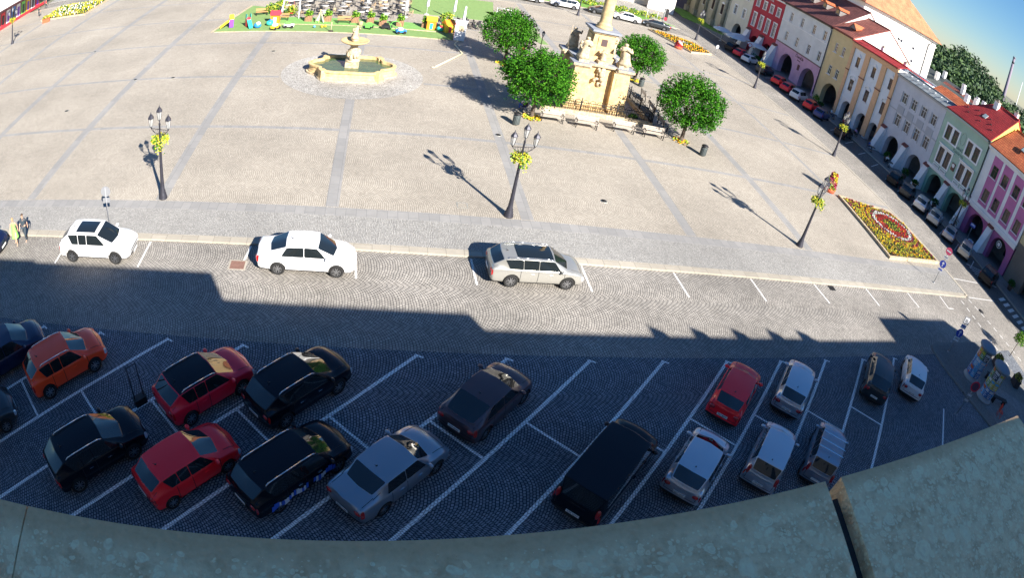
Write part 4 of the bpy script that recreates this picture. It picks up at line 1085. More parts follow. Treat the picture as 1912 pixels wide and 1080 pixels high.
def buttress(par, yc, zt, m, w=.85, out=1.55):
    b = MB(); y = yc - par.location.y
    vs = [(-out, y - w / 2, -.36), (-out, y + w / 2, -.36), (0, y - w / 2, -.36), (0, y + w / 2, -.36), (-.28, y - w / 2, zt), (-.28, y + w / 2, zt), (0, y - w / 2, zt + .1), (0, y + w / 2, zt + .1)]
    b.add(vs, [(0, 4, 5, 1), (0, 2, 6, 4), (1, 5, 7, 3), (2, 3, 7, 6), (0, 1, 3, 2)], 0)
    b.add([(-.46, y - w / 2 - .08, zt - .03), (-.46, y + w / 2 + .08, zt - .03), (0.0, y - w / 2 - .08, zt + .34), (0.0, y + w / 2 + .08, zt + .34), (-.46, y - w / 2 - .08, zt - .10), (-.46, y + w / 2 + .08, zt - .10), (0.0, y - w / 2 - .08, zt + .2), (0.0, y + w / 2 + .08, zt + .2)], [(0, 2, 3, 1), (4, 5, 7, 6), (0, 1, 5, 4), (0, 4, 6, 2), (1, 3, 7, 5)], 1)
    return b.build('buttress', [m, M_REDT], par)
def pipe(par, y, z0, z1):
    b = MB(); yy = y - par.location.y; b.cyl((-.1, yy, z0), (-.1, yy, z1), .07, .07, 8); b.tube([(-.1, yy, z1), (-.25, yy + .05, z1 + .2), (-.35, yy + .05, z1 + .45)], .07, 6); b.box((-.3, yy, z1 + .5), (.3, .3, .3))
    return b.build('drainpipe', [M_PIPE], par)
def text_on(par, s, y, z, size, m, out=.03, bold=False):
    cu = bpy.data.curves.new('lettering', 'FONT'); cu.body = s; cu.size = size; cu.align_x = 'CENTER'; cu.align_y = 'CENTER'; cu.extrude = .012; cu.space_line = .9
    t = text_mesh('lettering', cu, m); t.parent = par; t.location = (-out, y - par.location.y, z); t.rotation_euler = (PI / 2, 0, -PI / 2); return t
W = M_WHITEW
# pink house
C = []
for yc in (38.4, 36.45, 34.35, 32.3):
    C += [(yc, 7.65, 9.1, 1.0, M_FRAMEB, 'sill'), (yc, 4.55, 6.05, 1.0, M_FRAMEB, 'sill')]
hp = house('pink_house', 'pink house with white stripes and orange tiled roof at the right edge', 31.2, 40.45, 10.9, W, (.42, .12, .27), 3.3, ((38.0, 1.35, 2.85), (33.4, 1.35, 2.85)), C)
b = MB(); MM = Matrix(((0, 0, 1, 0), (1, 0, 0, -31.2), (0, 1, 0, 0), (0, 0, 0, 1)))
for yc in (38.4, 36.45, 34.35, 32.3):
    b.prism([(yc - .78, 4.0), (yc + .78, 4.0), (yc + .78, 10.15), (yc - .78, 10.15)], -.03, -.002, 0, [[(yc - .5, 4.55), (yc + .5, 4.55), (yc + .5, 6.05), (yc - .5, 6.05)], [(yc - .5, 7.65), (yc + .5, 7.65), (yc + .5, 9.1), (yc - .5, 9.1)]], MM)
b.build('pink_panel', [mat('pink_panel', (.52, .17, .36), .88, var=.15, scale=.6)], hp)
ledge(hp, 31.2, 40.45, 3.45, W, .4, .2); ledge(hp, 31.2, 40.45, 10.7, W, .25, .3, 'cornice')
rf = gable_roof(hp, 31.0, 40.3, 10.95, 66.8, 14.3, T_ORANGE, gm=M_WHITEW)
for y_ in (36.6, 33.6):
    b = MB(); b.box((0, 0, 0), (1.1, .9, .1), 0, 0, 0, -.64); b.box((-.03, 0, .06), (.85, .68, .04), 1, 0, 0, -.64); b.build('skylight', [M_FRAMEB, mat('skylight_glass', (.35, .42, .42), .15)], rf, (64.2 - 62, y_ - 31.2, 12.93))
buttress(hp, 35.65, 2.95, W)
b = MB(); b.cyl((-.35, 2.2, 2.2), (-.29, 2.2, 2.2), .42, None, 24, 0); b.cyl((-.37, 2.2, 2.2), (-.36, 2.2, 2.2), .34, None, 24, 1); b.cyl((-.38, 2.2, 2.2), (-.371, 2.2, 2.2), .22, None, 24, 0); b.box((-.15, 2.2, 2.6), (.4, .04, .04), 2); b.build('hanging_sign', [mat('sign_pale', (.6, .6, .6), .5), M_IRONB, M_PIPE], hp)
# brownish house beyond the frame edge
hb = house('beige_house', 'cream house with a brown stone base cut off by the right edge', 21.0, 31.0, 10.6, (.56, .46, .26), (.16, .14, .12), 4.3, ((26.2, 1.8, 3.2),), [(29.3, 5.2, 6.9, 1.0, M_FRAME, 'sill'), (26.5, 5.2, 6.9, 1.0, M_FRAME, 'sill'), (23.7, 5.2, 6.9, 1.0, M_FRAME, 'sill')])
gable_roof(hb, 20.9, 31.0, 10.7, 67, 14.0, T_BRICK, gm=M_WHITEW)
hz = house('corner_house', 'house wall beyond the cream house outside the frame', 8.0, 20.8, 10.8, (.5, .5, .45), None, 3.5, ((17, 1.7, 3.0), (12, 1.7, 3.0)), [(18, 5, 6.8, 1.0, M_FRAME, 'sill'), (14.5, 5, 6.8, 1.0, M_FRAME, 'sill'), (11, 5, 6.8, 1.0, M_FRAME, 'sill')])
gable_roof(hz, 7.9, 20.7, 10.9, 67, 14.6, T_RED, gm=M_WHITEW)
# green house
C = []
for g in (46.85, 42.75):
    for s in (-.68, .68): C += [(g + s, 7.55, 9.35, .95, M_FRAMEB, 'plain'), (g + s, 4.25, 6.3, .95, M_FRAMEB, 'plain')]
hg = house('green_house', 'pale green house with paired white framed windows and a bright red roof', 40.5, 49.0, 11.2, (.38, .52, .42), (.25, .42, .33), 3.2, ((46.7, 1.35, 2.85), (42.5, 1.35, 2.85)), C)
b = MB(); MM = Matrix(((0, 0, 1, 0), (1, 0, 0, -40.5), (0, 1, 0, 0), (0, 0, 0, 1)))
for g in (46.85, 42.75):
    for z0, z1 in ((7.35, 9.6), (4.1, 6.6)):
        b.prism([(g - 1.4, z0), (g + 1.4, z0), (g + 1.4, z1), (g - 1.4, z1)], -.05, -.002, 0, [[(g + s - .475, z0 + (.2 if z0 > 5 else .15)), (g + s + .475, z0 + (.2 if z0 > 5 else .15)), (g + s + .475, z1 - (.25 if z0 > 5 else .3)), (g + s - .475, z1 - (.25 if z0 > 5 else .3))] for s in (-.68, .68)], MM)
    b.box((-.12, g - 40.5, 6.68), (.26, 3.0, .12), 0)
    for s in (-.7, .7): b.box((-.06, g + s - 40.5, 3.78), (.1, 1.15, .42), 0); b.box((-.125, g + s - 40.5, 3.78), (.02, .9, .22), 1)
b.build('window_surround', [W, mat('surround_panel', (.35, .40, .40), .8)], hg)
ledge(hg, 40.5, 49.0, 3.4, W, .3, .22); ledge(hg, 40.5, 49.0, 11.05, mat('green_cornice', (.42, .47, .44), .85), .3, .35, 'cornice')
b = MB(); b.box((-.05, 4.3, 5.2), (.1, .62, 1.0), 0); b.cyl((-.13, 4.3, 5.35), (-.10, 4.3, 5.35), .25, None, 20, 1); b.build('niche_clock', [M_FRAMEB, M_WHITEW], hg)
b = MB(); n = 28
for k in range(n):
    a0, a1 = 2 * PI * k / n, 2 * PI * (k + 1) / n
    b.cyl((-.03, 4.35 + .42 * math.cos(a0), 9.0 + .8 * math.sin(a0)), (-.03, 4.35 + .42 * math.cos(a1), 9.0 + .8 * math.sin(a1)), .035, .035, 5, 0, caps=False)
b.build('oval_moulding', [mat('moulding_pale', (.42, .50, .44), .8)], hg)
text_on(hg, 'Radniční\nKavárna', 44.85, 7.35, .62, mat('faded_letters', (.14, .22, .2), .8))
rf = gable_roof(hg, 40.45, 49.0, 11.25, 66.9, 15.5, T_RED, 0, 4.2, gm=mat('yellow_gable', (.75, .52, .12), .85))
chimney(rf, hg, 66.2, 44.3, 13.9, 1.9, .62); chimney(rf, hg, 67.6, 41.6, 14.6, 1.5, .5)
b = MB(); 
for k in range(9): b.box((.9 + .6 * (k % 3), 1.2 + k * .75, 11.25 + (.9 + .6 * (k % 3) + .35) * .82 + .06), (.12, .18, .1))
b.build('snow_guard', [M_PIPE], hg)
b = MB(); b.box((0, 0, 0), (.8, .6, .1), 0, 0, 0, -.7); b.build('skylight', [MATS['skylight_glass']], rf, (64.0 - 62, 3.6, 13.2))
buttress(hg, 48.95, 2.95, W); buttress(hg, 44.6, 2.95, W); buttress(hg, 40.55, 2.95, W)
pipe(hg, 40.55, 3.1, 10.6)
# grey house
C = []
for yc in (56.9, 54.85, 52.75, 50.7): C += [(yc, 7.75, 9.25, 1.05, M_FRAME, 'plain'), (yc, 4.4, 6.05, 1.05, M_FRAME, 'plain')]
hy = house('grey_house', 'plain light grey house with four window columns', 49.05, 59.3, 11.1, (.56, .57, .62), None, 3.3, ((56.3, 1.4, 2.95), (51.3, 1.4, 2.95)), C)
b = MB()
for yc in (56.9, 54.85, 52.75, 50.7): b.box((-.03, yc - 49.05, 6.75), (.05, 1.35, 1.1)); 
for yc in (56.9, 54.85, 52.75, 50.7):
    for z0, z1 in ((7.75, 9.25), (4.4, 6.05)):
        for s in (-1, 1): b.box((-.02, yc + s * .62 - 49.05, (z0 + z1) / 2), (.04, .14, z1 - z0 + .1))
b.build('plaster_relief', [mat('relief_grey', (.40, .41, .44), .88)], hy)
ledge(hy, 49.05, 59.3, 6.35, mat('relief_grey', (.4, .41, .44), .88), .1, .06); ledge(hy, 49.05, 59.3, 11.0, MATS['relief_grey'], .25, .3, 'cornice')
rf = gable_roof(hy, 49.05, 59.3, 11.15, 63.9, 11.9, T_GREY, xb=66, ov=.45)
b = MB(); 
for k in range(8): b.box((.6, .8 + k * 1.25, 11.75), (1.4, .06, .05), 0, .55)
b.build('snow_rail', [M_FRAME], rf)
b = MB(); b.add([(0, 0, 0), (0, 6.4, 0), (2.6, 6.4, 1.5), (2.6, 0, 1.5), (4.4, 0, .2), (4.4, 6.4, .2)], [(0, 1, 2, 3), (3, 2, 5, 4), (0, 3, 4), (1, 5, 2)]); b.build('rear_roof', [T_ORANGE], hy, (3.2, .6, 11.3))
buttress(hy, 58.7, 3.2, W); buttress(hy, 53.75, 3.0, W)
# white and orange baroque house
C = []
for yc in (68.2, 64.35, 60.35): C += [(yc, 8.15, 9.75, .8, M_FRAMEB, 'pediment'), (yc, 4.35, 6.1, .95, M_FRAMEB, 'arched')]
hq = house('baroque_house', 'white house with orange pilasters and ornate gabled window heads', 59.35, 70.2, 11.7, (.72, .76, .80), (.72, .74, .76), 3.0, ((67.6, 1.15, 2.75), (63.7, 1.15, 2.7), (59.9 + .9, 1.15, 2.65)), C)
b = MB()
for yc in (69.85, 66.3, 62.4, 59.6): 
    b.box((-.10, yc - 59.35, 5.6), (.2, .62 if yc in (69.85, 59.6) else 1.05, 11.3)); b.box((-.16, yc - 59.35, 7.15), (.32, 1.2 if yc not in (69.85, 59.6) else .62, .14), 1)
b.build('pilaster', [mat('orange_plaster', (.72, .44, .25), .88, var=.15), M_REDT], hq)
ledge(hq, 59.35, 70.2, 11.3, MATS['orange_plaster'], .45, .3, 'cornice')
rf = gable_roof(hq, 59.35, 70.2, 11.75, 63.4, 12.4, T_RED, xb=70, ov=.55)
for yy, xx, hh in ((66.3, 64.4, 1.9), (61.5, 65, 1.4)): chimney(rf, hq, xx, yy, 11.9, hh * .6, .5)
b = MB(); b.cyl((2.6, 4.5, 12), (2.6, 4.5, 15.4), .05, .03, 6); b.box((2.6, 4.5, 14.6), (.05, .9, .05)); b.box((2.6, 4.5, 15.0), (.05, .6, .05)); b.ball((2.6, 4.6, 15.5), (.2, .2, .2), 0, 8, 5)
for k in range(3): b.cyl((3.5, 1.2 + k * .5, 11.9), (3.5, 1.2 + k * .5, 14.2), .03, .02, 5)
b.build('antenna_mast', [M_PIPE], hq)
# ochre house
hyw = house('ochre_house', 'narrow ochre yellow house with a single wide arch', 70.25, 75.9, 12.0, (.66, .52, .28), None, 4.2, ((72.3, 1.95, 3.5),), [(73.9, 8.35, 9.9, .7, M_FRAME, 'sill'), (72.0, 8.35, 9.9, .7, M_FRAME, 'sill'), (73.9, 4.6, 6.1, .8, M_FRAME, 'sill'), (72.0, 4.6, 6.1, .8, M_FRAME, 'sill')])
rf = gable_roof(hyw, 70.2, 75.9, 12.05, 68.6, 15.9, T_BRICK, gm=mat('bright_white_plaster', (.80, .79, .76), .85, var=.05))
b = MB(); b.add([(-.6, -1.0, 0), (-.6, 1.0, 0), (-.6, 0, 1.0), (2.2, -1.0, 0.9), (2.2, 1.0, .9), (2.2, 0, 1.0)], [(0, 2, 5, 3), (1, 4, 5, 2)], 0); b.add([(-.55, -.8, .05), (-.55, .8, .05), (-.55, 0, .85)], [(0, 1, 2)], 1); b.build('dormer', [T_ORANGE, M_DARKIN], rf, (1.8, 2.6, 13.2), fix=False)
ledge(hyw, 70.25, 75.9, 11.9, M_REDT, .2, .3, 'cornice')
# white house on a pink ground floor
C = []
for yc in (87.3, 84.0, 80.5, 77.4): C += [(yc, 5.35, 7.1, .85, M_FRAME, 'plain'), (yc, 9.0, 10.7, .85, M_FRAME, 'sill')]
hc = house('white_pink_house', 'white house above a pink ground floor with two big arches', 76.0, 89.8, 11.9, (.66, .68, .68), (.58, .36, .50), 4.6, ((85.3, 2.0, 3.45), (78.6, 2.0, 3.45)), C)
ledge(hc, 76.0, 89.8, 4.75, mat('thin_brown_line', (.2, .14, .14), .8), .14, .1); ledge(hc, 76.0, 89.8, 8.75, M_WHITEW, .1, .05, 'string_course'); ledge(hc, 76.0, 89.8, 11.8, M_PIPE, .22, .35, 'cornice')
text_on(hc, 'Černčík', 82.0, 4.1, .72, mat('brown_letters', (.12, .04, .05), .7)); text_on(hc, 'kavárna', 82.0, 3.55, .3, MATS['brown_letters'])
b = MB(); b.box((-.03, 5.6, 2.5), (.06, .55, .95)); b.build('wall_notice', [MATS['brown_letters']], hc)
rf = gable_roof(hc, 75.9, 89.8, 11.95, 68.8, 17.0, T_DARK, gm=MATS['bright_white_plaster'])
for yy in (86.0, 82.3, 78.6):
    b = MB(); b.box((.4, 0, .5), (1.6, 1.1, 1.0), 1); b.box((-.42, 0, .55), (.05, .7, .6), 2); b.add([(-.6, -.8, 1.0), (-.6, .8, 1.0), (-.6, 0, 1.45), (2.0, -.8, 1.0), (2.0, .8, 1.0), (2.0, 0, 1.45)], [(0, 2, 5, 3), (1, 4, 5, 2), (0, 1, 2)], 0); b.build('dormer', [T_ORANGE, M_DARKIN, M_PANE], rf, (2.6, yy - 76.0, 14.0), fix=False)
pipe(hc, 76.0, .2, 11.2)
# red house
C = []
for i, yc in enumerate((98.3, 95.9, 93.6, 91.3)): C += [(yc, 8.6, 10.1, .9, M_FRAME, 'surround'), (yc, 4.6, 7.2, .95, M_FRAME, 'surround')]
hr = house('red_house', 'dark red house with tall white framed windows', 89.85, 99.9, 11.9, (.42, .03, .05), None, 3.8, ((96.4, 1.5, 3.0), (91.9, 1.5, 3.0)), C)
text_on(hr, 'HOTEL', 94.8, 11.0, .8, M_FRAME); ledge(hr, 89.85, 99.9, 11.6, M_WHITEW, .2, .3, 'cornice')
gable_roof(hr, 89.8, 99.9, 11.95, 68, 16.5, T_DARK, gm=M_WHITEW)
for yy in (98.9, 94.2, 89.6): buttress(hr, yy, 3.6, W, 1.2, 1.8)
# pale house with an arch, and the ornate palace front
C = [(yc, z, z + 1.9, 1.0, M_FRAME, 'surround') for yc in (102.2, 105.5) for z in (4.8, 8.6)]
hx = house('cream_house', 'pale cream house between the red house and the ornate palace front', 100.0, 107.8, 12.2, (.62, .60, .50), None, 4.0, ((103.2, 1.7, 3.3),), C); gable_roof(hx, 100, 107.8, 12.3, 68, 16.6, T_BRICK, gm=M_WHITEW)
C = [(yc, z, z + 2.2, 1.1, M_FRAMEB, 'pediment') for yc in (110.5, 114.5, 118.5, 122.5) for z in (3.2, 8.4)]
hv = house('palace_front', 'ornate stone palace front with columns and statues', 108, 125, 14.5, (.50, .46, .35), None, 2.4, (), C)
b = MB()
for k in range(5): b.cyl((-.3, .8 + k * 4, 1.2), (-.3, .8 + k * 4, 12.5), .38, .33, 14); b.box((-.3, .8 + k * 4, .6), (1.1, 1.1, 1.3)); b.box((-.3, .8 + k * 4, 12.7), (.95, .95, .4))
b.box((-.3, 8.5, 13.2), (1.2, 17, .7)); b.build('column', [mat('palace_stone', (.42, .38, .29), .85, var=.3)], hv)
gable_roof(hv, 108, 125, 14.6, 69, 19, T_DARK, gm=M_WHITEW)
C = [(yc, z, z + 2.0, 1.1, M_FRAME, 'plain') for yc in (129, 134, 139, 144) for z in (3.2, 7.4)]
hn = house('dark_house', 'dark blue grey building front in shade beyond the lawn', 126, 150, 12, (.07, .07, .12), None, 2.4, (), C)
b = MB(); b.box((-.1, 7, 3.4), (.1, .9, 2.8)); b.build('poster', [M_FRAME], hn); gable_roof(hn, 126, 150, 12.1, 69, 17, T_DARK, gm=M_WHITEW)
_S = 61.0 / 62.0
for o_ in list(COL.objects):
    if o_.get('category') == 'house': o_.location = (o_.location.x * _S, o_.location.y * _S, HM * (1 - _S)); o_.scale = (_S,) * 3
# tall white building with a big orange roof behind the row
big = thing('white_hall', (68, 77, 0), 'tall bright white building with a huge orange roof rising behind the row', 'building')
b = MB(); b.box((10, 15, 9.0), (20, 30, 18.0), 0); b.box((10, 15, 18.15), (20.5, 30.5, .3), 0); b.box((10, 15, 17.2), (20.3, 30.3, .2), 0)
b.build('wall', [mat('hall_white', (.82, .80, .74), .85, var=.05)], big)
b = MB(); P = [(-.8, -.8, 18.3), (20.8, -.8, 18.3), (20.8, 30.8, 18.3), (-.8, 30.8, 18.3), (10, 9, 27), (10, 21, 27)]
b.add(P, [(0, 1, 4), (1, 2, 5, 4), (2, 3, 5), (3, 0, 4, 5)], 0); b.add([(p[0], p[1], 18.2) for p in P[:4]], [(3, 2, 1, 0)], 1); rf = b.build('roof', [T_BIG, M_WHITEW], big)
for k, (xx, zz) in enumerate(((3.5, 15.6), (7.0, 15.2), (10.5, 15.0), (14.0, 14.8), (6.0, 12.9), (10.0, 12.6), (14.5, 12.4))):
    b = MB(); b.box((xx, -.03, zz), (.75, .08, .6), 0); b.box((xx, -.08, zz), (.6, .03, .45), 1); b.build('window', [M_FRAME, M_PANE], big)
b = MB(); b.cyl((17.8, -.15, 8), (17.8, -.15, 17), .09, .09, 8); b.tube([(17.8, -.15, 17), (18.2, -.3, 17.4), (18.3, -.5, 17.9)], .09, 6); b.build('drainpipe', [M_PIPE], big)
# roofs behind
def back_house(name, label, x, y, sx, sy, ze, zr, rm, wm, ch=0):
    h = thing(name, (x, y, 0), label, 'building'); b = MB(); b.box((0, 0, ze / 2), (sx, sy, ze)); b.build('wall', [wm], h)
    b = MB(); a, c = sx / 2 + .3, sy / 2 + .3
    P = [(-a, -c, ze), (a, -c, ze), (a, c, ze), (-a, c, ze)] + ([(0, -c, zr), (0, c, zr)] if sy > sx else [(-a, 0, zr), (a, 0, zr)])
    if sy > sx: F_ = [(0, 3, 5, 4), (1, 4, 5, 2), (0, 4, 1), (3, 2, 5)]
    else: F_ = [(0, 1, 5, 4), (3, 4, 5, 2), (0, 4, 3), (1, 2, 5)]
    b.add(P, F_ + [(3, 2, 1, 0)]); r_ = b.build('roof', [rm], h)
    for k in range(ch): bb = MB(); bb.box((0, 0, .5), (.6, .8, 1.6)); bb.build('chimney', [M_WHITEW], r_, ((-.2 if sy > sx else (k - ch / 2) * sx / ch + 1), ((k - ch / 2) * sy / ch + 1 if sy > sx else 0), zr))
    return h
back_house('long_shed', 'long low building with a dark grey roof behind the grey house', 90, 86, 8, 44, 9.0, 11.8, mat('dark_sheet_roof', (.10, .115, .11), .7, var=.2, scale=.3), M_WHITEW, 4)
back_house('rear_house', 'small white rear house with chimneys behind the red roof', 79, 58, 9, 12, 9.2, 12.1, T_ORANGE, M_WHITEW, 2)
back_house('rear_house', 'rear house with red roof beyond the pink house', 80, 42, 9, 14, 9.6, 13.0, T_RED, M_WHITEW, 2)
back_house('rear_house', 'rear house behind the cream house at the edge', 82, 26, 9, 12, 9.6, 13.2, T_BRICK, M_WHITEW, 1)
# ------------------------------------------------------------------ people
SKIN = mat('skin', (.52, .32, .22), .6)
def skin_mesh(joints, edges, root, sub=2):
    me = bpy.data.meshes.new('sk'); names = list(joints); idx = {n: i for i, n in enumerate(names)}
    me.from_pydata([joints[n][0] for n in names], [(idx[a], idx[b_]) for a, b_ in edges], [])
    o = bpy.data.objects.new('sk', me); COL.objects.link(o)
    md = o.modifiers.new('skin', 'SKIN'); md.use_smooth_shade = True
    for n in names:
        v = me.skin_vertices[0].data[idx[n]]; r_ = joints[n][1]; v.radius = r_ if isinstance(r_, tuple) else (r_, r_); v.use_root = (n == root)
    s = o.modifiers.new('sub', 'SUBSURF'); s.levels = sub; s.render_levels = sub
    dg = bpy.context.evaluated_depsgraph_get(); dg.update()
    out = bpy.data.meshes.new_from_object(o.evaluated_get(dg)); bpy.data.objects.remove(o)
    for p in out.polygons: p.use_smooth = True
    return out
def person(loc, rz, label, pose='stand', top=None, bottom=None, hair=(.08, .05, .03), dress=None, h=1.68, group=None):
    t = thing('person', loc, label, 'person', group, rz); s = h / 1.68
    J = {'pelvis': ((0, 0, .93), (.15, .11)), 'belly': ((0, 0, 1.08), (.13, .10)), 'chest': ((0, -.01, 1.26), (.155, .11)), 'neck0': ((0, 0, 1.40), .07), 'neck': ((0, -.01, 1.47), .052),
         'head0': ((0, -.02, 1.54), (.07, .08)), 'head1': ((0, -.015, 1.62), (.078, .092)), 'head2': ((0, -.0, 1.67), (.05, .06))}
    E = [('pelvis', 'belly'), ('belly', 'chest'), ('chest', 'neck0'), ('neck0', 'neck'), ('neck', 'head0'), ('head0', 'head1'), ('head1', 'head2')]
    dz = 0
    for sd, S in ((-1, 'l'), (1, 'r')):
        st_ = .16 * sd
        if pose == 'walk': hip, kn, an, toe = (.09 * sd, 0, .86), (.10 * sd, -.08 - st_ * .9, .50), (.10 * sd, .04 - st_ * 1.3, .09), (.10 * sd, -.12 - st_ * 1.3, .035)
        elif pose == 'sit': hip, kn, an, toe = (.10 * sd, -.05, .88), (.12 * sd, -.46, .93), (.12 * sd, -.44, .50), (.12 * sd, -.60, .44)
        else: hip, kn, an, toe = (.09 * sd, 0, .86), (.10 * sd, -.01, .49), (.10 * sd, .03, .09), (.11 * sd, -.13, .035)
        J['hip' + S] = (hip, .095); J['kn' + S] = (kn, .058); J['an' + S] = (an, .038); J['toe' + S] = (toe, .032)
        E += [('pelvis', 'hip' + S), ('hip' + S, 'kn' + S), ('kn' + S, 'an' + S), ('an' + S, 'toe' + S)]
        sh = (.175 * sd, .0, 1.37); el = (.25 * sd, .02 + st_ * .4, 1.12); wr = (.26 * sd, -.07 + st_ * .9, .89)
        if pose == 'sit': el = (.24 * sd, -.05, 1.13); wr = (.14 * sd, -.28, 1.04)
        J['sh' + S] = (sh, .058); J['el' + S] = (el, .042); J['wr' + S] = (wr, .027); E += [('chest', 'sh' + S), ('sh' + S, 'el' + S), ('el' + S, 'wr' + S)]
        d = (Vector(wr) - Vector(el)).normalized(); pm_ = Vector(wr) + d * .07; J['pa' + S] = (tuple(pm_), (.034, .02)); E.append(('wr' + S, 'pa' + S))
        side = Vector((0, -1, 0)) if pose != 'sit' else Vector((1, 0, 0)) * -sd
        for q, (of, ln) in enumerate(((-.03, .062), (-.010, .075), (.010, .07), (.03, .055))):
            a = pm_ + side * of + d * .025; bq = a + d * ln * .55 + Vector((-.006 * sd, 0, 0)); cq = bq + d * ln * .4 + Vector((-.014 * sd, 0, 0))
            for nm, pp, r_ in (('a', a, .010), ('b', bq, .009), ('c', cq, .0075)): J['f%d%s%s' % (q, nm, S)] = (tuple(pp), r_)
            E += [('pa' + S, 'f%da%s' % (q, S)), ('f%da%s' % (q, S), 'f%db%s' % (q, S)), ('f%db%s' % (q, S), 'f%dc%s' % (q, S))]
        a = Vector(wr) + d * .03 + side * -.035; bq = a + d * .04 + side * -.02
        J['ta' + S] = (tuple(a), .011); J['tb' + S] = (tuple(bq), .009); E += [('wr' + S, 'ta' + S), ('ta' + S, 'tb' + S)]
    if pose == 'sit': dz = -.42
    me = skin_mesh(J, E, 'pelvis', 2); me.materials.append(SKIN)
    o = bpy.data.objects.new('body', me); COL.objects.link(o); o.parent = t; o.scale = (s,) * 3; o.location = (0, 0, dz * s)
    def cloth(name, js, grow, m):
        J2 = {}
        for n in js:
            p, r_ = J[n]; J2[n] = (p, tuple(q + grow for q in r_) if isinstance(r_, tuple) else r_ + grow)
        me2 = skin_mesh(J2, [e for e in E if e[0] in J2 and e[1] in J2], js[0], 2); me2.materials.append(m)
        oo = bpy.data.objects.new(name, me2); COL.objects.link(oo); oo.parent = t; oo.scale = (s,) * 3; oo.location = (0, 0, dz * s)
    if top: cloth('shirt', ['belly', 'pelvis', 'chest', 'neck0', 'shl', 'shr', 'ell', 'elr'], .014, top)
    if bottom: cloth('trousers', ['pelvis', 'hipl', 'hipr', 'knl', 'knr', 'anl', 'anr'], .013, bottom)
    if dress:
        b = MB(); n = 20; prof = [(.26, .19, .46), (.23, .17, .62), (.20, .15, .80), (.17, .13, .95), (.135, .11, 1.08), (.165, .125, 1.25), (.175, .12, 1.35), (.09, .08, 1.41)]
        vs = [(a * math.cos(2 * PI * i / n) * (1 + (.07 * math.sin(i * 2.2) if z < .9 else 0)), c * math.sin(2 * PI * i / n) * (1 + (.07 * math.sin(i * 2.2) if z < .9 else 0)), z) for (a, c, z) in prof for i in range(n)]
        b.add(vs, [(k * n + i, k * n + (i + 1) % n, (k + 1) * n + (i + 1) % n, (k + 1) * n + i) for k in range(len(prof) - 1) for i in range(n)], 0, True)
        oo = b.build('dress', [dress], t); oo.scale = (s,) * 3; oo.location = (0, 0, dz * s)
    b = MB(); b.ball((0, .015, 1.625), (.092, .108, .085), 0, 12, 8)
    if dress: b.ball((0, .06, 1.54), (.08, .055, .12), 0, 10, 6)
    oo = b.build('hair', [mat('hair_%d' % int(hair[0] * 100), hair, .7)], t); oo.scale = (s,) * 3; oo.location = (0, 0, dz * s)
    b = MB(); [b.ball((x_, -.108, 1.60), (.012, .008, .009), 0, 8, 5) for x_ in (-.032, .032)]; b.ball((0, -.122, 1.575), (.012, .018, .02), 1, 8, 5); b.box((0, -.11, 1.54), (.04, .012, .01), 2)
    b.ball((-.082, 0, 1.59), (.012, .022, .03), 1, 8, 5); b.ball((.082, 0, 1.59), (.012, .022, .03), 1, 8, 5)
    oo = b.build('face', [M_IRONB, SKIN, mat('lips', (.35, .10, .09), .6)], t); oo.scale = (s,) * 3; oo.location = (0, 0, dz * s)
    return t
MG = mat('pale_green_cloth', (.24, .66, .12), .8); MD = mat('dark_cloth', (.03, .045, .06), .8); MR = mat('red_cloth', (.55, .02, .03), .8); MBL = mat('blue_cloth', (.04, .10, .40), .8); MWH = mat('white_cloth', (.72, .72, .74), .8); MJ = mat('denim_cloth', (.05, .08, .16), .8)
person((-20.1, 25.3, -.08), R(20), 'woman in a light green dress walking on the kerb at the left edge', 'walk', dress=MG, hair=(.35, .24, .12), h=1.66)
person((-19.55, 25.75, -.08), R(10), 'person in dark clothes walking beside the woman in green', 'walk', MD, MD, h=1.64)
person((14.35, 61.1, 0), R(40), 'person in red standing behind the trees near the column', 'stand', MR, MD)
def cafe_chair(loc, rz, m, label, first=None, group='chairs', name='cafe_chair'):
    if first: return dup(first, loc, rz, label, group)
    b = MB(); b.box((0, 0, .45), (.42, .42, .035)); b.box((0, .20, .68), (.42, .03, .26), 0, 0, -.12)
    for x in (-.18, .18):
        b.cyl((x, -.18, 0), (x, -.18, .45), .016, .016, 5); b.cyl((x, .2, 0), (x, .2, .84), .016, .016, 5); b.box((x * 1.15, -.0, .64), (.035, .4, .025))
    o = b.build(name, [m], None, loc, rz); return tag(o, label, 'chair', group)
MC_B = mat('black_rattan', (.025, .025, .03), .7, var=.4, scale=20)
c0 = cafe_chair((11.95, 46.55, 0), R(200), M_IRONB, 'dark folding chair under the seated person by the left front tree', None, 'chairs')
person((11.95, 46.5, -.0), R(200), 'person in blue and white sitting under the left front tree', 'sit', MWH, MBL)
# seated guests on the east pavement
GL = [((58.6, 66.5), 20, MWH, MJ, 'person in white sitting at the cafe table below the ochre house'), ((58.6, 63.4), 200, MR, MD, 'person in red sitting outside the second baroque arch'), ((58.6, 60.4), 100, mat('lilac_cloth', (.35, .22, .42), .8), MD, 'person in lilac sitting outside the last baroque arch'),
      ((58.4, 56.9), 30, MBL, MJ, 'person in blue sitting by the grey house arch'), ((58.6, 53.0), 160, MWH, MD, 'person in white sitting outside the second grey arch'), ((58.5, 90.5), 40, MWH, MWH, 'person in white standing below the red house buttress')]
for (p, a, tp, bt, lb) in GL:
    person((p[0], p[1], 0), R(a), lb, 'sit' if 'sitting' in lb else 'stand', tp, bt)
    if 'sitting' in lb: cafe_chair((p[0], p[1] , 0), R(a), M_IRONB, lb.replace('person in', 'black chair under the person in').replace(' sitting', ''), c0)
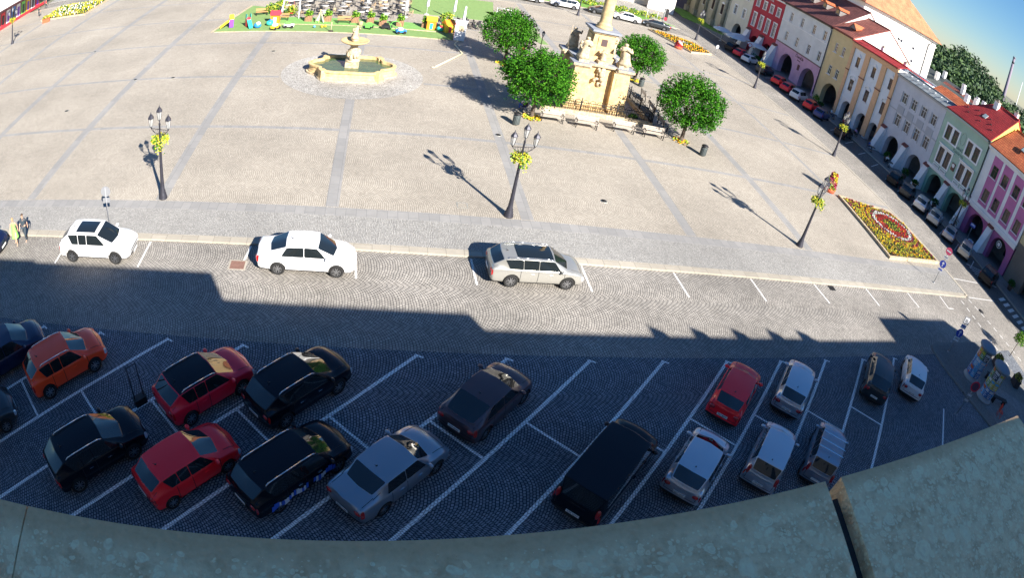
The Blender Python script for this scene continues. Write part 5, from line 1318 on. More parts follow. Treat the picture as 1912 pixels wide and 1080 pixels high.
# ------------------------------------------------------------------ cafe tables and parasols of the street
def table(loc, m, label, first=None, group='cafe tables', r=.42):
    if first: return dup(first, loc, None, label, group)
    t = thing('cafe_table', loc, label, 'table', group)
    b = MB(); b.lathe([(r, .70), (r, .74)], n=18); b.build('tabletop', [m], t); b = MB(); b.cyl((0, 0, .02), (0, 0, .7), .035, .035, 8); b.lathe([(.25, 0), (.24, .03), (.05, .05)], n=14); b.build('pedestal', [M_IRONB], t); return t
tw = mat('white_tabletop', (.45, .44, .42), .5); td = mat('dark_tabletop', (.10, .08, .07), .5)
tb0 = table((58.6, 65.6, 0), td, 'dark round table in front of the person in white below the ochre house')
for p, lb in (((58.6, 62.5), 'dark round table outside the middle baroque arch'), ((57.9, 60.5), 'dark round table outside the last baroque arch'), ((58.3, 56.0), 'dark round table outside the left grey arch'), ((58.5, 52.2), 'dark round table outside the right grey arch')): table((p[0], p[1], 0), td, lb, tb0)
def pot_plant(loc, h, label, potm, mats, group=None, seed=0, name='potted_plant', w=.35, n=420):
    t = thing(name, loc, label, 'planter', group); b = MB(); b.lathe([(w * .7, 0), (w, .45), (w * 1.05, .5), (w * .9, .5), (w * .85, .42)], n=12); b.build('pot', [potm], t)
    bush('foliage', (0, 0, .42), w * 1.5, h - .45, mats, None, None, n=n, seed=seed, leaf=.13, parent=t); return t
MPOT = mat('brown_pot', (.12, .07, .05), .8); DG = [LEAF[0], LEAF[1], mat('deep_leaf', (.02, .06, .025), .7)]
for i, (x, y, h, lb, pot, ms) in enumerate(((58.9, 71.0, 1.6, 'potted shrub at the foot of the ochre house', MPOT, [LEAF[1], M_LIME]), (59.6, 54.2, 1.4, 'dark potted bush left of the grey buttress', MPOT, DG), (59.4, 49.9, 1.5, 'dark potted bush before the first green buttress', MPOT, DG), (59.2, 43.3, 1.3, 'dark potted bush by the second green arch', MPOT, DG), (59.6, 47.9, 1.1, 'dark potted bush inside the first green arch', MPOT, DG),
        (58.4, 38.8, 1.9, 'pale flowering shrub in a pot in front of the pink house', MPOT, [M_WFLOW, LEAF[0], M_WHITEW]), (59.5, 28.2, 1.3, 'dark potted bush against the brown stone base', MPOT, DG), (58.8, 69.6, 1.0, 'low dark bush left of the first baroque arch', MPOT, DG), (58.2, 89.3, 1.2, 'white and green potted plant before the red house', MPOT, [M_WFLOW, LEAF[1]]), (57.9, 87.6, 1.2, 'dark potted plant beside the pink ground floor', MPOT, DG))):
    pot_plant((x, y, 0), h, lb, pot, ms, 'potted plants along the arcades', i)
def parasol(loc, r, m, label, first=None, group='parasols', h=2.6, closed=False):
    if first: return dup(first, loc, None, label, group)
    t = thing('parasol', loc, label, 'parasol', group); b = MB(); b.lathe([(.3, 0), (.3, .08), (.05, .1)], n=12); b.cyl((0, 0, 0), (0, 0, h), .03, .03, 8); b.build('pole', [M_FRAME], t)
    b = MB()
    if closed: b.lathe([(.08, 1.0), (.2, 1.15), (.16, 1.8), (.1, h - .05), (.02, h + .05)], n=8)
    else: b.lathe([(r, h - .55), (r * .97, h - .42), (r * .5, h - .12), (.05, h + .05)], n=8, smooth=False); b.lathe([(r * .99, h - .56), (r * .5, h - .16), (.05, h)], n=8, smooth=False)
    b.build('canopy', [m], t); return t
mp = mat('parasol_cloth', (.62, .66, .66), .8)
u0 = parasol((55.9, 97.3, 0), 1.9, mp, 'pale open parasol farthest up the east street', None, 'open pale parasols')
parasol((56.4, 93.4, 0), 1.9, mp, 'pale open parasol, middle one outside the red house end', u0, 'open pale parasols'); parasol((58.6, 95.6, 0), 1.9, mp, 'pale open parasol close to the cream house arch', u0, 'open pale parasols'); parasol((59.5, 91.0, 0), 1.5, mp, 'pale open parasol nearest the white buttresses of the red house', u0, 'open pale parasols')
# ------------------------------------------------------------------ signs
MS_R = mat('sign_red', (.60, .02, .05), .5); MS_B = mat('sign_blue', (.03, .06, .42), .45); MS_W = mat('sign_white', (.72, .72, .74), .5); MS_G = mat('sign_back_grey', (.30, .31, .33), .5, .4); MS_Y = mat('sign_yellow', (.70, .55, .05), .5)
def sign(loc, rz, label, h, plates, name='traffic_sign'):
    """plates: (kind, z, size, material, rim, rotation)"""
    t = thing(name, loc, label, 'sign', None, rz); b = MB(); b.cyl((0, 0, 0), (0, 0, h), .032, .03, 8); b.lathe([(.12, 0), (.10, .05), (.05, .07)], n=10); b.build('post', [MS_G], t)
    for (k, z, s, m, rim, a) in plates:
        b = MB(); M = Matrix.Rotation(a, 4, 'Z')
        if k == 'disc':
            b.cyl(M @ Vector((0, -.045, z)), M @ Vector((0, -.06, z)), s, None, 24, 1 if rim else 0)
            if rim: b.cyl(M @ Vector((0, -.061, z)), M @ Vector((0, -.064, z)), s * .74, None, 24, 0)
        elif k == 'noentry':
            b.cyl(M @ Vector((0, -.045, z)), M @ Vector((0, -.06, z)), s, None, 24, 0); b.add([(-s * .7, -.064, z - .06), (s * .7, -.064, z - .06), (s * .7, -.064, z + .06), (-s * .7, -.064, z + .06)], [(0, 1, 2, 3)], 1, M=M)
        elif k == 'arrow':
            b.cyl(M @ Vector((0, -.045, z)), M @ Vector((0, -.06, z)), s, None, 24, 0); b.add([(-.04, -.064, z - s * .7), (.04, -.064, z - s * .7), (.04, -.064, z + .05), (s * .45, -.064, z + .05), (0, -.064, z + s * .75), (-s * .45, -.064, z + .05), (-.04, -.064, z + .05)], [(0, 1, 2, 3, 4, 5, 6)], 1, M=M)
        elif k == 'frame':
            b.box((0, -.05, z), (s, .03, s), 0); b.box((0, -.07, z), (s * .72, .02, s * .72), 1); b.box((0, -.085, z), (s * .45, .02, s * .45), 0)
        else: b.box((0, -.05, z), (s, .02, s * .6), 0); b.box((0, -.062, z), (s * .8, .008, s * .1), 1); b.box((0, -.062, z + s * .15), (s * .7, .008, s * .1), 1)
        b.build('sign_plate', [m, rim or MS_W], t)
    return t
sign((42.95, 27.7, 0), R(-55), 'sign post at the flower bed corner with a red disc above a blue one', 3.4, [('noentry', 3.1, .33, mat('sign_pink', (.62, .08, .16), .5), MS_W, 0), ('plate', 2.5, .42, MS_W, MS_G, R(90)), ('arrow', 1.85, .33, MS_B, MS_W, 0), ('plate', 1.3, .5, MS_W, MS_B, 0)])
sign((36.65, 19.3, .04), R(-30), 'sign post with a blue arrow disc at the tip of the traffic island', 3.0, [('frame', 2.75, .55, MS_G, MS_W, 0), ('plate', 2.25, .5, MS_W, MS_B, 0), ('arrow', 1.7, .32, MS_B, MS_W, 0), ('plate', 1.2, .5, MS_W, MS_G, 0)])
sign((32.6, 13.9, -.08), R(-35), 'dark sign post with a red ringed disc and grey plates in the shaded lot', 2.55, [('disc', 2.3, .36, mat('sign_dull', (.10, .04, .08), .6), MS_R, 0), ('plate', 1.6, .45, MS_G, MS_W, 0), ('plate', 1.2, .45, MS_G, MS_W, 0)])
sign((-13.75, 26.95, 0), R(190), 'thin sign post behind the white car on the left', 2.5, [('disc', 2.2, .3, MS_G, None, 0), ('plate', 1.7, .45, MS_G, MS_W, 0)])
sign((48.35, 84.5, -.08), R(20), 'pale round sign on a short post at the far street corner', 1.6, [('disc', 1.35, .3, MS_W, None, 0)])
sign((56.2, 99.5, 0), R(-20), 'red ringed round sign among the parasols', 2.4, [('disc', 2.1, .36, MS_W, MS_R, 0)]); sign((57.4, 90.0, 0), R(-20), 'red ringed round sign nearest the red house', 2.4, [('disc', 2.1, .36, MS_W, MS_R, 0)])
sign((59.2, 36.6, 0), R(-60), 'blue board on a post outside the last arch of the pink house', 2.4, [('plate', 2.1, .7, MS_B, MS_W, 0)])
sign((58.0, 35.2, 0), R(-60), 'white board stand on the pavement by the pink house', 1.2, [('plate', .8, .7, MS_W, MS_B, 0)])
# two-post frame in the lot on the left
t = thing('information_stand', (-8.2, 15.4, -.08), 'two post dark information stand between the bays at the left', 'stand', None, R(45))
b = MB(); b.cyl((-.22, 0, 0), (-.22, 0, 2.0), .03, .03, 8, 0); b.cyl((.22, 0, 0), (.22, 0, 2.0), .03, .03, 8, 0); b.cyl((-.22, 0, 1.95), (.22, 0, 1.95), .025, .025, 6, 0); b.build('frame', [M_IRON], t)
b = MB(); b.box((0, 0, .16), (.55, .28, .32)); b.box((0, 0, .34), (.6, .32, .03)); b.build('cabinet', [M_IRONB], t)
# ------------------------------------------------------------------ advertising columns on the island
PB = [mat('poster_blue', (.03, .14, .42), .5, var=.5, scale=4), mat('poster_lightblue', (.12, .36, .62), .5, var=.5, scale=5), mat('poster_orange', (.60, .13, .03), .5, var=.5, scale=5), mat('poster_yellow', (.50, .45, .05), .5, var=.6, scale=6), mat('poster_white', (.55, .56, .58), .5, var=.4, scale=6), mat('poster_green', (.10, .25, .08), .5, var=.5, scale=5), mat('poster_dark', (.05, .06, .09), .5, var=.5, scale=5)]
def adcolumn(loc, label, seed, order):
    t = thing('advertising_column', loc, label, 'advertising column', 'poster columns on the traffic island'); rr = random.Random(seed); r_ = .60
    b = MB(); b.lathe([(.72, 0), (.72, .10), (.66, .14), (.62, .2), (r_, .24), (r_, 2.45)], n=36); b.build('drum', [mat('column_grey', (.30, .31, .32), .7)], t)
    b = MB(); b.lathe([(.64, 2.45), (.78, 2.5), (.80, 2.62), (.70, 2.70), (.2, 2.78), (.03, 2.8)], n=36); b.build('cap', [mat('cap_slate', (.16, .20, .24), .6)], t)
    k = 0
    for row, (z0, z1) in enumerate(((.34, 1.05), (1.08, 1.72), (1.75, 2.4))):
        a = rr.uniform(0, 1)
        while a < 2 * PI + .0:
            w_ = rr.uniform(.55, .95); b = MB(); n = 5
            for (u0, u1, v0, v1, mi, e) in ((0, 1, 0, 1, 0, .008), (.1, .9, .62, .9, 1, .013), (.12, .7, .42, .5, 2, .013), (.12, .85, .25, .32, 2, .013), (.2, .6, .08, .18, 1, .013)):
                for i in range(n):
                    a0 = a + (w_ - .04) * (u0 + (u1 - u0) * i / n); a1 = a + (w_ - .04) * (u0 + (u1 - u0) * (i + 1) / n); za = z0 + (z1 - z0) * v0; zb_ = z0 + (z1 - z0) * v1; q = r_ + e
                    b.add([(q * math.cos(a0), q * math.sin(a0), za), (q * math.cos(a1), q * math.sin(a1), za), (q * math.cos(a1), q * math.sin(a1), zb_), (q * math.cos(a0), q * math.sin(a0), zb_)], [(0, 1, 2, 3)], mi)
            m0 = PB[order[row][k % len(order[row])]]; b.build('poster', [m0, rr.choice(PB[1:5]), PB[4]], t, fix=False); a += w_; k += 1
    return t
adcolumn((37.35, 16.75, .05), 'poster column with mostly blue posters, nearer the island tip', 1, [[0, 1, 0], [1, 0, 1], [5, 6, 4, 2]])
adcolumn((37.25, 14.75, .05), 'poster column with yellow and blue posters, nearer the stone ledge', 5, [[0, 0, 1], [3, 5, 3], [6, 4, 5]])
def dbench(loc, rz, label, first=None):
    if first: return dup(first, loc, rz, label)
    t = thing('park_bench', loc, label, 'bench', 'dark benches on the island', rz); b = MB(); [b.box((0, -.15 + k * .14, .45), (1.6, .11, .05)) for k in range(3)]; b.build('seat', [MC_B], t)
    b = MB(); [b.box((x, 0, .22), (.08, .42, .44)) for x in (-.6, .6)]; b.build('support', [M_IRONB], t); return t
d0 = dbench((39.3, 15.9, .05), R(60), 'dark backless bench between the two poster columns'); dbench((38.7, 14.0, .05), R(-30), 'dark backless bench beside the yellow poster column', d0)
b = MB(); b.box((0, 0, .45), (.4, .4, .05)); b.box((0, .18, .7), (.4, .04, .42)); [b.cyl((x, y, 0), (x, y, .45), .02, .02, 6) for x in (-.17, .17) for y in (-.17, .17)]
tag(b.build('chair', [mat('bright_red_plastic', (.62, .04, .02), .5)], None, (37.6, 12.9, .05), R(40)), 'small red chair on the island pavement near the ledge', 'chair')
def planter_box(loc, rz, label, first=None):
    if first: return dup(first, loc, rz, label)
    t = thing('planter', loc, label, 'planter', 'dark planters at the right edge', rz); b = MB(); b.box((0, 0, .3), (.9, .6, .6)); b.box((0, 0, .58), (.98, .68, .06)); b.build('box', [M_IRON], t)
    bush('foliage', (0, 0, .5), .45, .6, [LEAF[0], M_GFOL, M_BROWNF], None, None, n=260, seed=4, parent=t); return t
p0 = planter_box((42.6, 17.6, .04), R(60), 'dark planter box with low plants behind the blue poster column'); planter_box((43.6, 15.4, .04), R(60), 'dark planter box at the sunny edge of the island', p0)
t = thing('young_tree', (46.9, 18.6, -.08), 'young tree with a round yellow green crown at the right edge', 'tree'); b = MB(); b.cyl((0, 0, 0), (.05, 0, 1.5), .04, .03, 7); b.build('trunk', [BARK], t)
bush('crown', (.05, 0, 1.2), .62, 1.3, [M_LIME, LEAF[2], LEAF[1]], None, None, n=900, seed=9, leaf=.11, parent=t)
# ------------------------------------------------------------------ flower beds
def tuft(b, x, y, z, s, mi, r):
    for k in range(7):
        a = r.uniform(0, 2 * PI); q = s * r.uniform(.2, .8); e = (x + math.cos(a) * q, y + math.sin(a) * q, z + s * r.uniform(.5, 1.15)); n = (-math.sin(a) * s * .33, math.cos(a) * s * .33)
        b.add([(x - n[0] * .3, y - n[1] * .3, z), (x + n[0], y + n[1], z + s * .55), e, (x - n[0], y - n[1], z + s * .55)], [(0, 1, 2, 3)], mi)
def inpoly(p, poly):
    c = False; j = len(poly) - 1
    for i in range(len(poly)):
        if (poly[i][1] > p[1]) != (poly[j][1] > p[1]) and p[0] < (poly[j][0] - poly[i][0]) * (p[1] - poly[i][1]) / (poly[j][1] - poly[i][1]) + poly[i][0]: c = not c
        j = i
    return c
def border(b, poly, w, h, mi=0):
    c = sum((Vector(p) for p in poly), Vector((0, 0))) / len(poly); inner = [tuple(Vector(p) + (c - Vector(p)).normalized() * w) for p in poly]
    b.prism(poly, 0, h, mi, [list(reversed(inner))])
SOIL = mat('bed_soil', (.05, .035, .025), .95, var=.4, scale=5)
def bed(loc_poly, name_label, colour, step, seed, sz=.17):
    cx = sum(p[0] for p in loc_poly) / len(loc_poly); cy = sum(p[1] for p in loc_poly) / len(loc_poly)
    t = thing('flower_bed', (cx, cy, 0), name_label, 'flower bed'); P = [(p[0] - cx, p[1] - cy) for p in loc_poly]
    b = MB(); border(b, P, .3, .22); b.build('stone_border', [M_SANDW], t); b = MB(); b.sheet(P, .14); b.build('soil', [SOIL], t)
    rr = random.Random(seed); b = MB(); x0 = min(p[0] for p in P); x1 = max(p[0] for p in P); y0 = min(p[1] for p in P); y1 = max(p[1] for p in P); c = Vector((0, 0)); shrink = [tuple(Vector(p) * .94) for p in P]
    ms = [M_RFLOW, M_YFLOW, M_WFLOW, LEAF[1], M_GFOL, M_BROWNF, M_OFLOW, M_PFLOW, LEAF[0]]
    j = 0; y = y0
    while y < y1:
        x = x0 + (step / 2 if j % 2 else 0)
        while x < x1:
            q = (x + rr.uniform(-.2, .2) * step, y + rr.uniform(-.2, .2) * step)
            if inpoly(q, shrink):
                mi = colour(q[0] + cx, q[1] + cy, rr)
                if mi is not None: tuft(b, q[0], q[1], .13, sz * rr.uniform(.8, 1.2), mi, rr)
            x += step
        y += step; j += 1
    o = b.build('planting', ms, t, fix=False); o['kind'] = 'stuff'; return t
def col1(x, y, r):
    d = math.hypot(x - 44.0, y - 35.85)
    if d < .75: return r.choice((3, 4, 8, 4))
    if d < 1.1: return r.choice((3, 4, 0))
    if d < 1.95: return 0 if r.random() < .9 else 6
    if d < 2.3: return 2
    if d < 2.6: return r.choice((7, 7, 5))
    if d < 3.0: return r.choice((1, 6, 4))
    if d < 3.25: return r.choice((7, 5))
    if d < 3.7: return r.choice((1, 6, 1, 4))
    if 3.1 < d < 3.4 and x > 42 : return r.choice((7, 5))
    if x > 45.9 and y < 34: return r.choice((7, 5, 7, 4))
    if y > 38.0 and x < 42.5: return r.choice((7, 5, 1, 4))
    return r.choice((4, 4, 1, 1, 3, 4, 6)) if int((x * .8 + y) * 2.6) % 2 else r.choice((5, 1, 4))
bed([(38.75, 30.3), (46.9, 30.75), (46.8, 34), (46.95, 37), (46.2, 38.9), (43.8, 39.25), (39.6, 39.95)], 'large flower bed with a red disc ringed in white among yellow green rows', col1, .235, 1)
def col2(x, y, r):
    d = math.hypot((x - 43.6) / 1.6, (y - 85.8) / 1.1)
    if d < .75: return r.choice((2, 3, 8))
    if d < 1.15: return 1 if r.random() < .8 else 3
    return r.choice((6, 6, 1, 6, 5)) if r.random() < .85 else 3
bed([(39.3, 90.4), (42.3, 80.6), (46.9, 82.9), (46.2, 88.0), (41.5, 90.8)], 'bright orange and yellow flower bed at the far right corner of the plaza', col2, .34, 2, .24)
def col3(x, y, r): return r.choice((4, 4, 1, 2, 3, 4)) if math.hypot((x + 50.5) / 3.2, (y - 87) / 3.2) > .8 else r.choice((3, 3, 4, 2))
bed([(-54.0, 82.4), (-44.4, 81.6), (-44.6, 91.2), (-55.6, 91.6)], 'pale yellow flower bed on the far left of the plaza', col3, .42, 3, .3)
pot = mat('orange_box', (.50, .10, .04), .8)
def flower_tower(loc, h, label, mats, seed):
    t = thing('flower_tower', loc, label, 'planter', 'tall planted flower towers'); b = MB(); b.lathe([(.55, 0), (.62, .35), (.55, .4)], n=16); b.build('tub', [pot], t)
    rr = random.Random(seed); b = MB()
    for k in range(900):
        z = rr.uniform(.35, h); q = .5 * (1.15 - (z / h) ** 1.5 * .75); a = rr.uniform(0, 2 * PI); mi = int((z / h * 3.2 + a * .6)) % len(mats); leafquad(b, (math.cos(a) * q, math.sin(a) * q, z), .16, rr, mi, .2)
    b.build('flowers', mats, t, fix=False)
flower_tower((39.0, 40.75, 0), 1.85, 'tall tower of crimson and yellow flowers at the tip of the large bed', [M_PFLOW, M_YFLOW, M_RFLOW, M_LIME], 1)
flower_tower((40.6, 81.6, 0), 1.3, 'low red tub of crimson flowers beside the orange and yellow bed', [M_PFLOW, M_RFLOW, M_WFLOW], 2)
b = MB(); b.box((0, 0, .3), (1.3, .7, .6)); b.box((0, 0, .6), (1.4, .8, .06)); o = tag(b.build('planter_box', [pot], None, (-52.0, 81.0, 0), R(30)), 'orange planter box in front of the pale yellow flower bed', 'planter')
bush('foliage', (0, 0, .5), .7, .7, [M_YFLOW, M_GFOL, LEAF[1]], None, None, n=300, seed=3, parent=o)
# ------------------------------------------------------------------ lawn carpets, cafe and toys beyond the fountain
G1 = mat('artificial_turf', (.18, .29, .09), .95, var=.2, scale=2); G2 = mat('bright_turf', (.17, .36, .09), .95, var=.15, scale=2)
b = MB(); b.prism([(-18.0, 65.6), (9.0, 65.4), (9.2, 68.3), (-12.6, 68.6), (-11.9, 76.5), (-16.3, 78.5)], 0, .03); b.prism([(3.5, 77), (13.8, 77), (15.5, 90), (4, 90)], 0, .03); b.prism([(13.4, 82.5), (17.9, 83.7), (18.9, 69), (18.0, 68.9)], 0, .03); struct('turf', b, [G1])
b = MB(); b.prism([(-12.3, 68.85), (9.3, 68.6), (9.2, 71.9), (-11.9, 72.0)], 0, .03); struct('bright_turf', b, [G2])
b = MB(); b.box((-1.6, 68.58, .03), (21.6, .2, .06)); b.box((-4.4, 65.45, .03), (27, .12, .06)); b.box((-17.4, 72, .03), (.12, 13.2, .06), 0, -.13); struct('turf_edging', b, [M_SANDW])
rr = random.Random(12); tb1 = None; ch = [None, None, None]
MCH = [MC_B, mat('white_chair', (.42, .42, .40), .6), mat('tan_wicker', (.42, .30, .18), .7)]
for j in range(5):
    for i in range(7):
        x = -11.3 + i * 2.35 + rr.uniform(-.3, .3); y = 73.3 + j * 2.5 + rr.uniform(-.3, .3)
        if j == 0 and i > 5: continue
        tb1 = table((x, y, 0), tw, 'white round cafe table among dark chairs beyond the turf', tb1, 'cafe tables beyond the turf', .5)
        for k in range(3):
            a = rr.uniform(0, 2 * PI) if k == 0 else a + 2.1; q = rr.choice((0, 0, 0, 0, 0, 1, 2, 2))
            lb = ('black', 'white', 'tan')[q] + ' cafe chair at a white table beyond the turf'
            o = cafe_chair((x + .8 * math.cos(a), y + .8 * math.sin(a), 0), a - PI / 2, MCH[q], lb, ch[q], ('black', 'white', 'tan')[q] + ' chairs of the plaza cafe', 'cafe_chair')
            ch[q] = ch[q] or o
for k in range(14):
    cafe_chair((9.3 + (k % 4) * .7 + rr.uniform(-.1, .1), 71.5 + (k // 4) * .9, 0), rr.uniform(0, 6), MC_B, 'black chair in the packed heap at the right end of the cafe', ch[0], 'black chairs heaped at the right end')
uc = None
for (x, y, h, lb) in ((3.0, 74.5, 3.0, 'closed white parasol over the middle of the cafe'), (5.6, 77.0, 3.0, 'closed white parasol beside the far green turf'), (8.7, 75.5, 3.2, 'closed white parasol near the black chair heap'), (9.3, 70.3, 2.6, 'closed white parasol nearest the promotion stand'), (-1.6, 76.6, 3.2, 'closed white parasol left of the cafe centre')):
    uc = parasol((x, y, 0), .2, MS_W, lb, uc, 'closed white parasols', 3.0, True)
mw = mat('brown_planter_wood', (.33, .18, .10), .8, var=.3, scale=6); pl = None
for i, (x, y, ms) in enumerate(((-7.9, 70.2, DG), (-2.6, 70.3, DG), (-.9, 70.5, DG), (2.4, 69.9, DG), (5.2, 70.2, DG), (7.2, 69.2, DG), (-5.7, 70.4, DG), (.5, 69.5, DG))):
    lb = ('brown planter box with grass, %s in the row on the turf' % ('leftmost', 'third from the left', 'fourth from the left', 'sixth from the left', 'seventh from the left', 'rightmost', 'second from the left', 'fifth from the left')[i])
    if pl: pl = dup(pl, (x, y, .03), 0, lb)
    else:
        pl = thing('planter_box', (x, y, .03), lb, 'planter', 'brown planter boxes on the turf'); b = MB(); b.box((0, 0, .35), (.8, .6, .7)); [b.box((k * .2 - .3, -.31, .35), (.03, .02, .7), 1) for k in range(4)]; b.build('box', [mw, MPOT], pl); bush('foliage', (0, 0, .6), .45, .8, [M_LIME, LEAF[1]], None, None, n=160, seed=1, leaf=.2, parent=pl)
for i, (x, y) in enumerate(((-13.0, 73.8), (-10.4, 72.6), (-12.2, 76.0), (7.8, 73.5))):
    bush('shrub', (x, y, 0), .8, 1.5, [M_LIME, LEAF[1], M_GFOL], ('loose shrub at the left end of the cafe', 'loose shrub behind the white swing frame', 'loose shrub farthest left of the cafe', 'loose shrub at the right end of the cafe')[i], 'shrub', n=380, seed=i + 30, leaf=.18)
def toy(name, loc, label, cat, build, mats, rz=0):
    b = MB(); build(b); return tag(b.build(name, mats, None, loc, rz), label, cat)
TY = mat('toy_yellow', (.80, .52, .03), .4); TR = mat('toy_red', (.70, .04, .06), .4); TT = mat('toy_teal', (.04, .50, .42), .4); TB = mat('toy_blue', (.03, .22, .62), .4); TO = mat('toy_orange', (.80, .24, .02), .4); TG = mat('toy_green', (.16, .60, .10), .4); TP = mat('toy_purple', (.20, .06, .45), .4); TW = MS_W
# white swing frame
t = thing('swing_frame', (-10.3, 72.0, .03), 'white A shaped swing frame at the edge of the turf', 'swing')
b = MB()
for s in (-1, 1):
    for q in (-1, 1): b.cyl((s * 1.1, q * .7, 0), (s * .95, 0, 2.1), .06, .05, 8)
    b.cyl((s * 1.03, -.35, 1.0), (s * 1.03, .35, 1.0), .04, .04, 6)
b.cyl((-1.05, 0, 2.1), (1.05, 0, 2.1), .06, .06, 8); b.build('frame', [TW], t)
b = MB(); b.box((0, 0, .5), (.6, .25, .05)); b.cyl((-.28, 0, .5), (-.28, 0, 2.1), .012, .012, 4); b.cyl((.28, 0, .5), (.28, 0, 2.1), .012, .012, 4); b.build('seat', [MR], t)
def slide(b):
    b.box((0, 0, .55), (.5, .5, 1.0), 0); b.box((.75, 0, .45), (1.3, .42, .06), 1, 0, 0, .62); b.box((.75, .22, .52), (1.3, .04, .14), 1, 0, 0, .62); b.box((.75, -.22, .52), (1.3, .04, .14), 1, 0, 0, .62); b.box((0, .25, 1.25), (.5, .04, .5), 2); b.box((0, -.25, 1.25), (.5, .04, .5), 2)
toy('toy_slide', (-16.4, 67.3, .03), 'yellow and pink toddler slide at the left end of the turf', 'slide', slide, [TP, TY, TY], R(200)); toy('toy_slide', (-14.5, 67.6, .03), 'teal and red toddler slide next to the yellow one', 'slide', slide, [TR, TT, TT], R(-60))
def housey(b): b.box((0, 0, .5), (1.0, .8, 1.0), 0); b.add([(-.6, -.5, 1), (.6, -.5, 1), (.6, .5, 1), (-.6, .5, 1), (-.6, 0, 1.5), (.6, 0, 1.5)], [(0, 1, 5, 4), (2, 3, 4, 5), (0, 4, 3), (1, 2, 5)], 1); b.box((0, -.41, .4), (.35, .02, .7), 2)
toy('play_house', (-11.6, 69.2, .03), 'orange and red toy play house on the turf', 'play house', housey, [TO, TR, TW]); toy('play_house', (5.8, 69.7, .03), 'orange and yellow toy play house with a teal door', 'play house', housey, [TO, TY, TT])
def ballt(b): b.ball((0, 0, .3), (.45, .45, .32), 0); b.ball((.1, -.1, .55), (.28, .28, .2), 1)
toy('ride_on_toy', (-13.2, 66.9, .03), 'small blue and white ride on toy beside the red slide', 'toy', ballt, [TB, TW]); toy('ride_on_toy', (-12.0, 68.0, .03), 'teal tub shaped toy in front of the orange play house', 'toy', ballt, [TT, TB]); toy('ride_on_toy', (6.8, 69.0, .03), 'teal and magenta round toy beside the right play house', 'toy', ballt, [TT, TR])
toy('play_house', (7.6, 68.9, .03), 'low yellow toy hut at the right of the turf', 'play house', housey, [TY, TO, TR], R(30))
def cart(b):
    b.box((0, 0, .32), (1.1, .5, .25), 0); b.box((-.1, 0, .55), (.5, .42, .25), 1); [b.cyl((x, y - .05, .18), (x, y + .05, .18), .18, None, 12, 2) for x in (-.35, .35) for y in (-.25, .25)]
toy('toy_car', (2.5, 66.4, .03), 'blue toy car near the front edge of the turf', 'toy', cart, [TB, TW, TYRE], R(20)); toy('toy_car', (-.9, 67.8, .03), 'bright green toy tractor right of the fountain figure', 'toy', cart, [TG, TG, TYRE], R(70)); toy('toy_car', (1.0, 68.0, .03), 'dark grey toy car on the turf', 'toy', cart, [M_IRON, M_IRONB, TYRE], R(-10))
toy('toy_car', (-11.0, 66.2, .03), 'yellow and white toy trike near the front edge of the turf', 'toy', cart, [TY, TW, TYRE], R(60)); toy('toy_car', (-9.6, 66.9, .03), 'white toy scooter among small green toys', 'toy', cart, [TW, TG, TYRE], R(0))
def hoop(b):
    n = 20
    for k in range(n): b.cyl((.55 * math.cos(2 * PI * k / n), 0, .55 + .55 * math.sin(2 * PI * k / n)), (.55 * math.cos(2 * PI * (k + 1) / n), 0, .55 + .55 * math.sin(2 * PI * (k + 1) / n)), .03, .03, 5)
toy('hoop', (1.9, 67.6, .03), 'thin yellow green hoop standing on the turf', 'hoop', hoop, [TG])
toy('ball', (-6.0, 67.3, .03), 'small yellow balls on the turf left of the post', 'ball', lambda b: (b.ball((0, 0, .16), (.16, .16, .16), 0), b.ball((.35, .2, .16), (.16, .16, .16), 0)), [TY]); toy('ball', (-6.8, 67.1, .03), 'small pale blue ball on the turf', 'ball', lambda b: b.ball((0, 0, .15), (.15, .15, .15), 0), [PB[1]])
toy('marker_post', (-4.85, 65.7, .03), 'thin pale post on a dark foot at the front edge of the turf', 'post', lambda b: (b.cyl((0, 0, 0), (0, 0, 1.1), .05, .05, 8, 0), b.lathe([(.28, 0), (.26, .1), (.06, .14)], n=12, mi=1)), [M_SANDW, M_IRONB])
def tipi(b): [b.cyl((math.cos(a) * .6, math.sin(a) * .6, 0), (math.cos(a + PI) * .1, math.sin(a + PI) * .1, 1.5), .04, .03, 6, 0) for a in (0, 1.57, 3.14, 4.71)]; b.add([(-.5, -.5, 0), (.5, -.5, 0), (.5, .5, 0), (-.5, .5, 0), (0, 0, 1.3)], [(1, 2, 4), (2, 3, 4), (3, 0, 4)], 1)
toy('play_tent', (-6.6, 69.9, .03), 'small pale wooden pole tent on the turf', 'tent', tipi, [mat('light_wood', (.62, .48, .25), .7), TW])
def kstool(b): b.lathe([(.22, 0), (.25, .05), (.25, .4), (.2, .45)], n=12)
toy('stool', (-1.9, 69.1, .03), 'round tan stool on the turf', 'stool', kstool, [MCH[2]])
# wooden benches on the turf
o = None
for (x, y, a, lb) in ((-14.0, 73.0, .3, 'light wooden picnic table at the left of the turf'), (-11.0, 70.4, .0, 'orange brown wooden bench beside the play house'), (-3.8, 69.6, .1, 'wooden bench with a yellow cushion on the turf')):
    if o: o = dup(o, (x, y, .03), a, lb)
    else:
        o = thing('garden_bench', (x, y, .03), lb, 'bench', 'wooden garden benches on the turf', a); b = MB(); [b.box((0, -.15 + k * .15, .45), (1.5, .12, .05)) for k in range(3)]; [b.box((0, .28, .62 + k * .14), (1.5, .04, .1)) for k in range(2)]; b.build('seat', [mat('orange_wood', (.48, .24, .10), .7)], o); b = MB(); [b.box((x_, y_, .22), (.07, .07, .45)) for x_ in (-.65, .65) for y_ in (-.15, .25)]; b.build('frame', [M_IRONB], o)
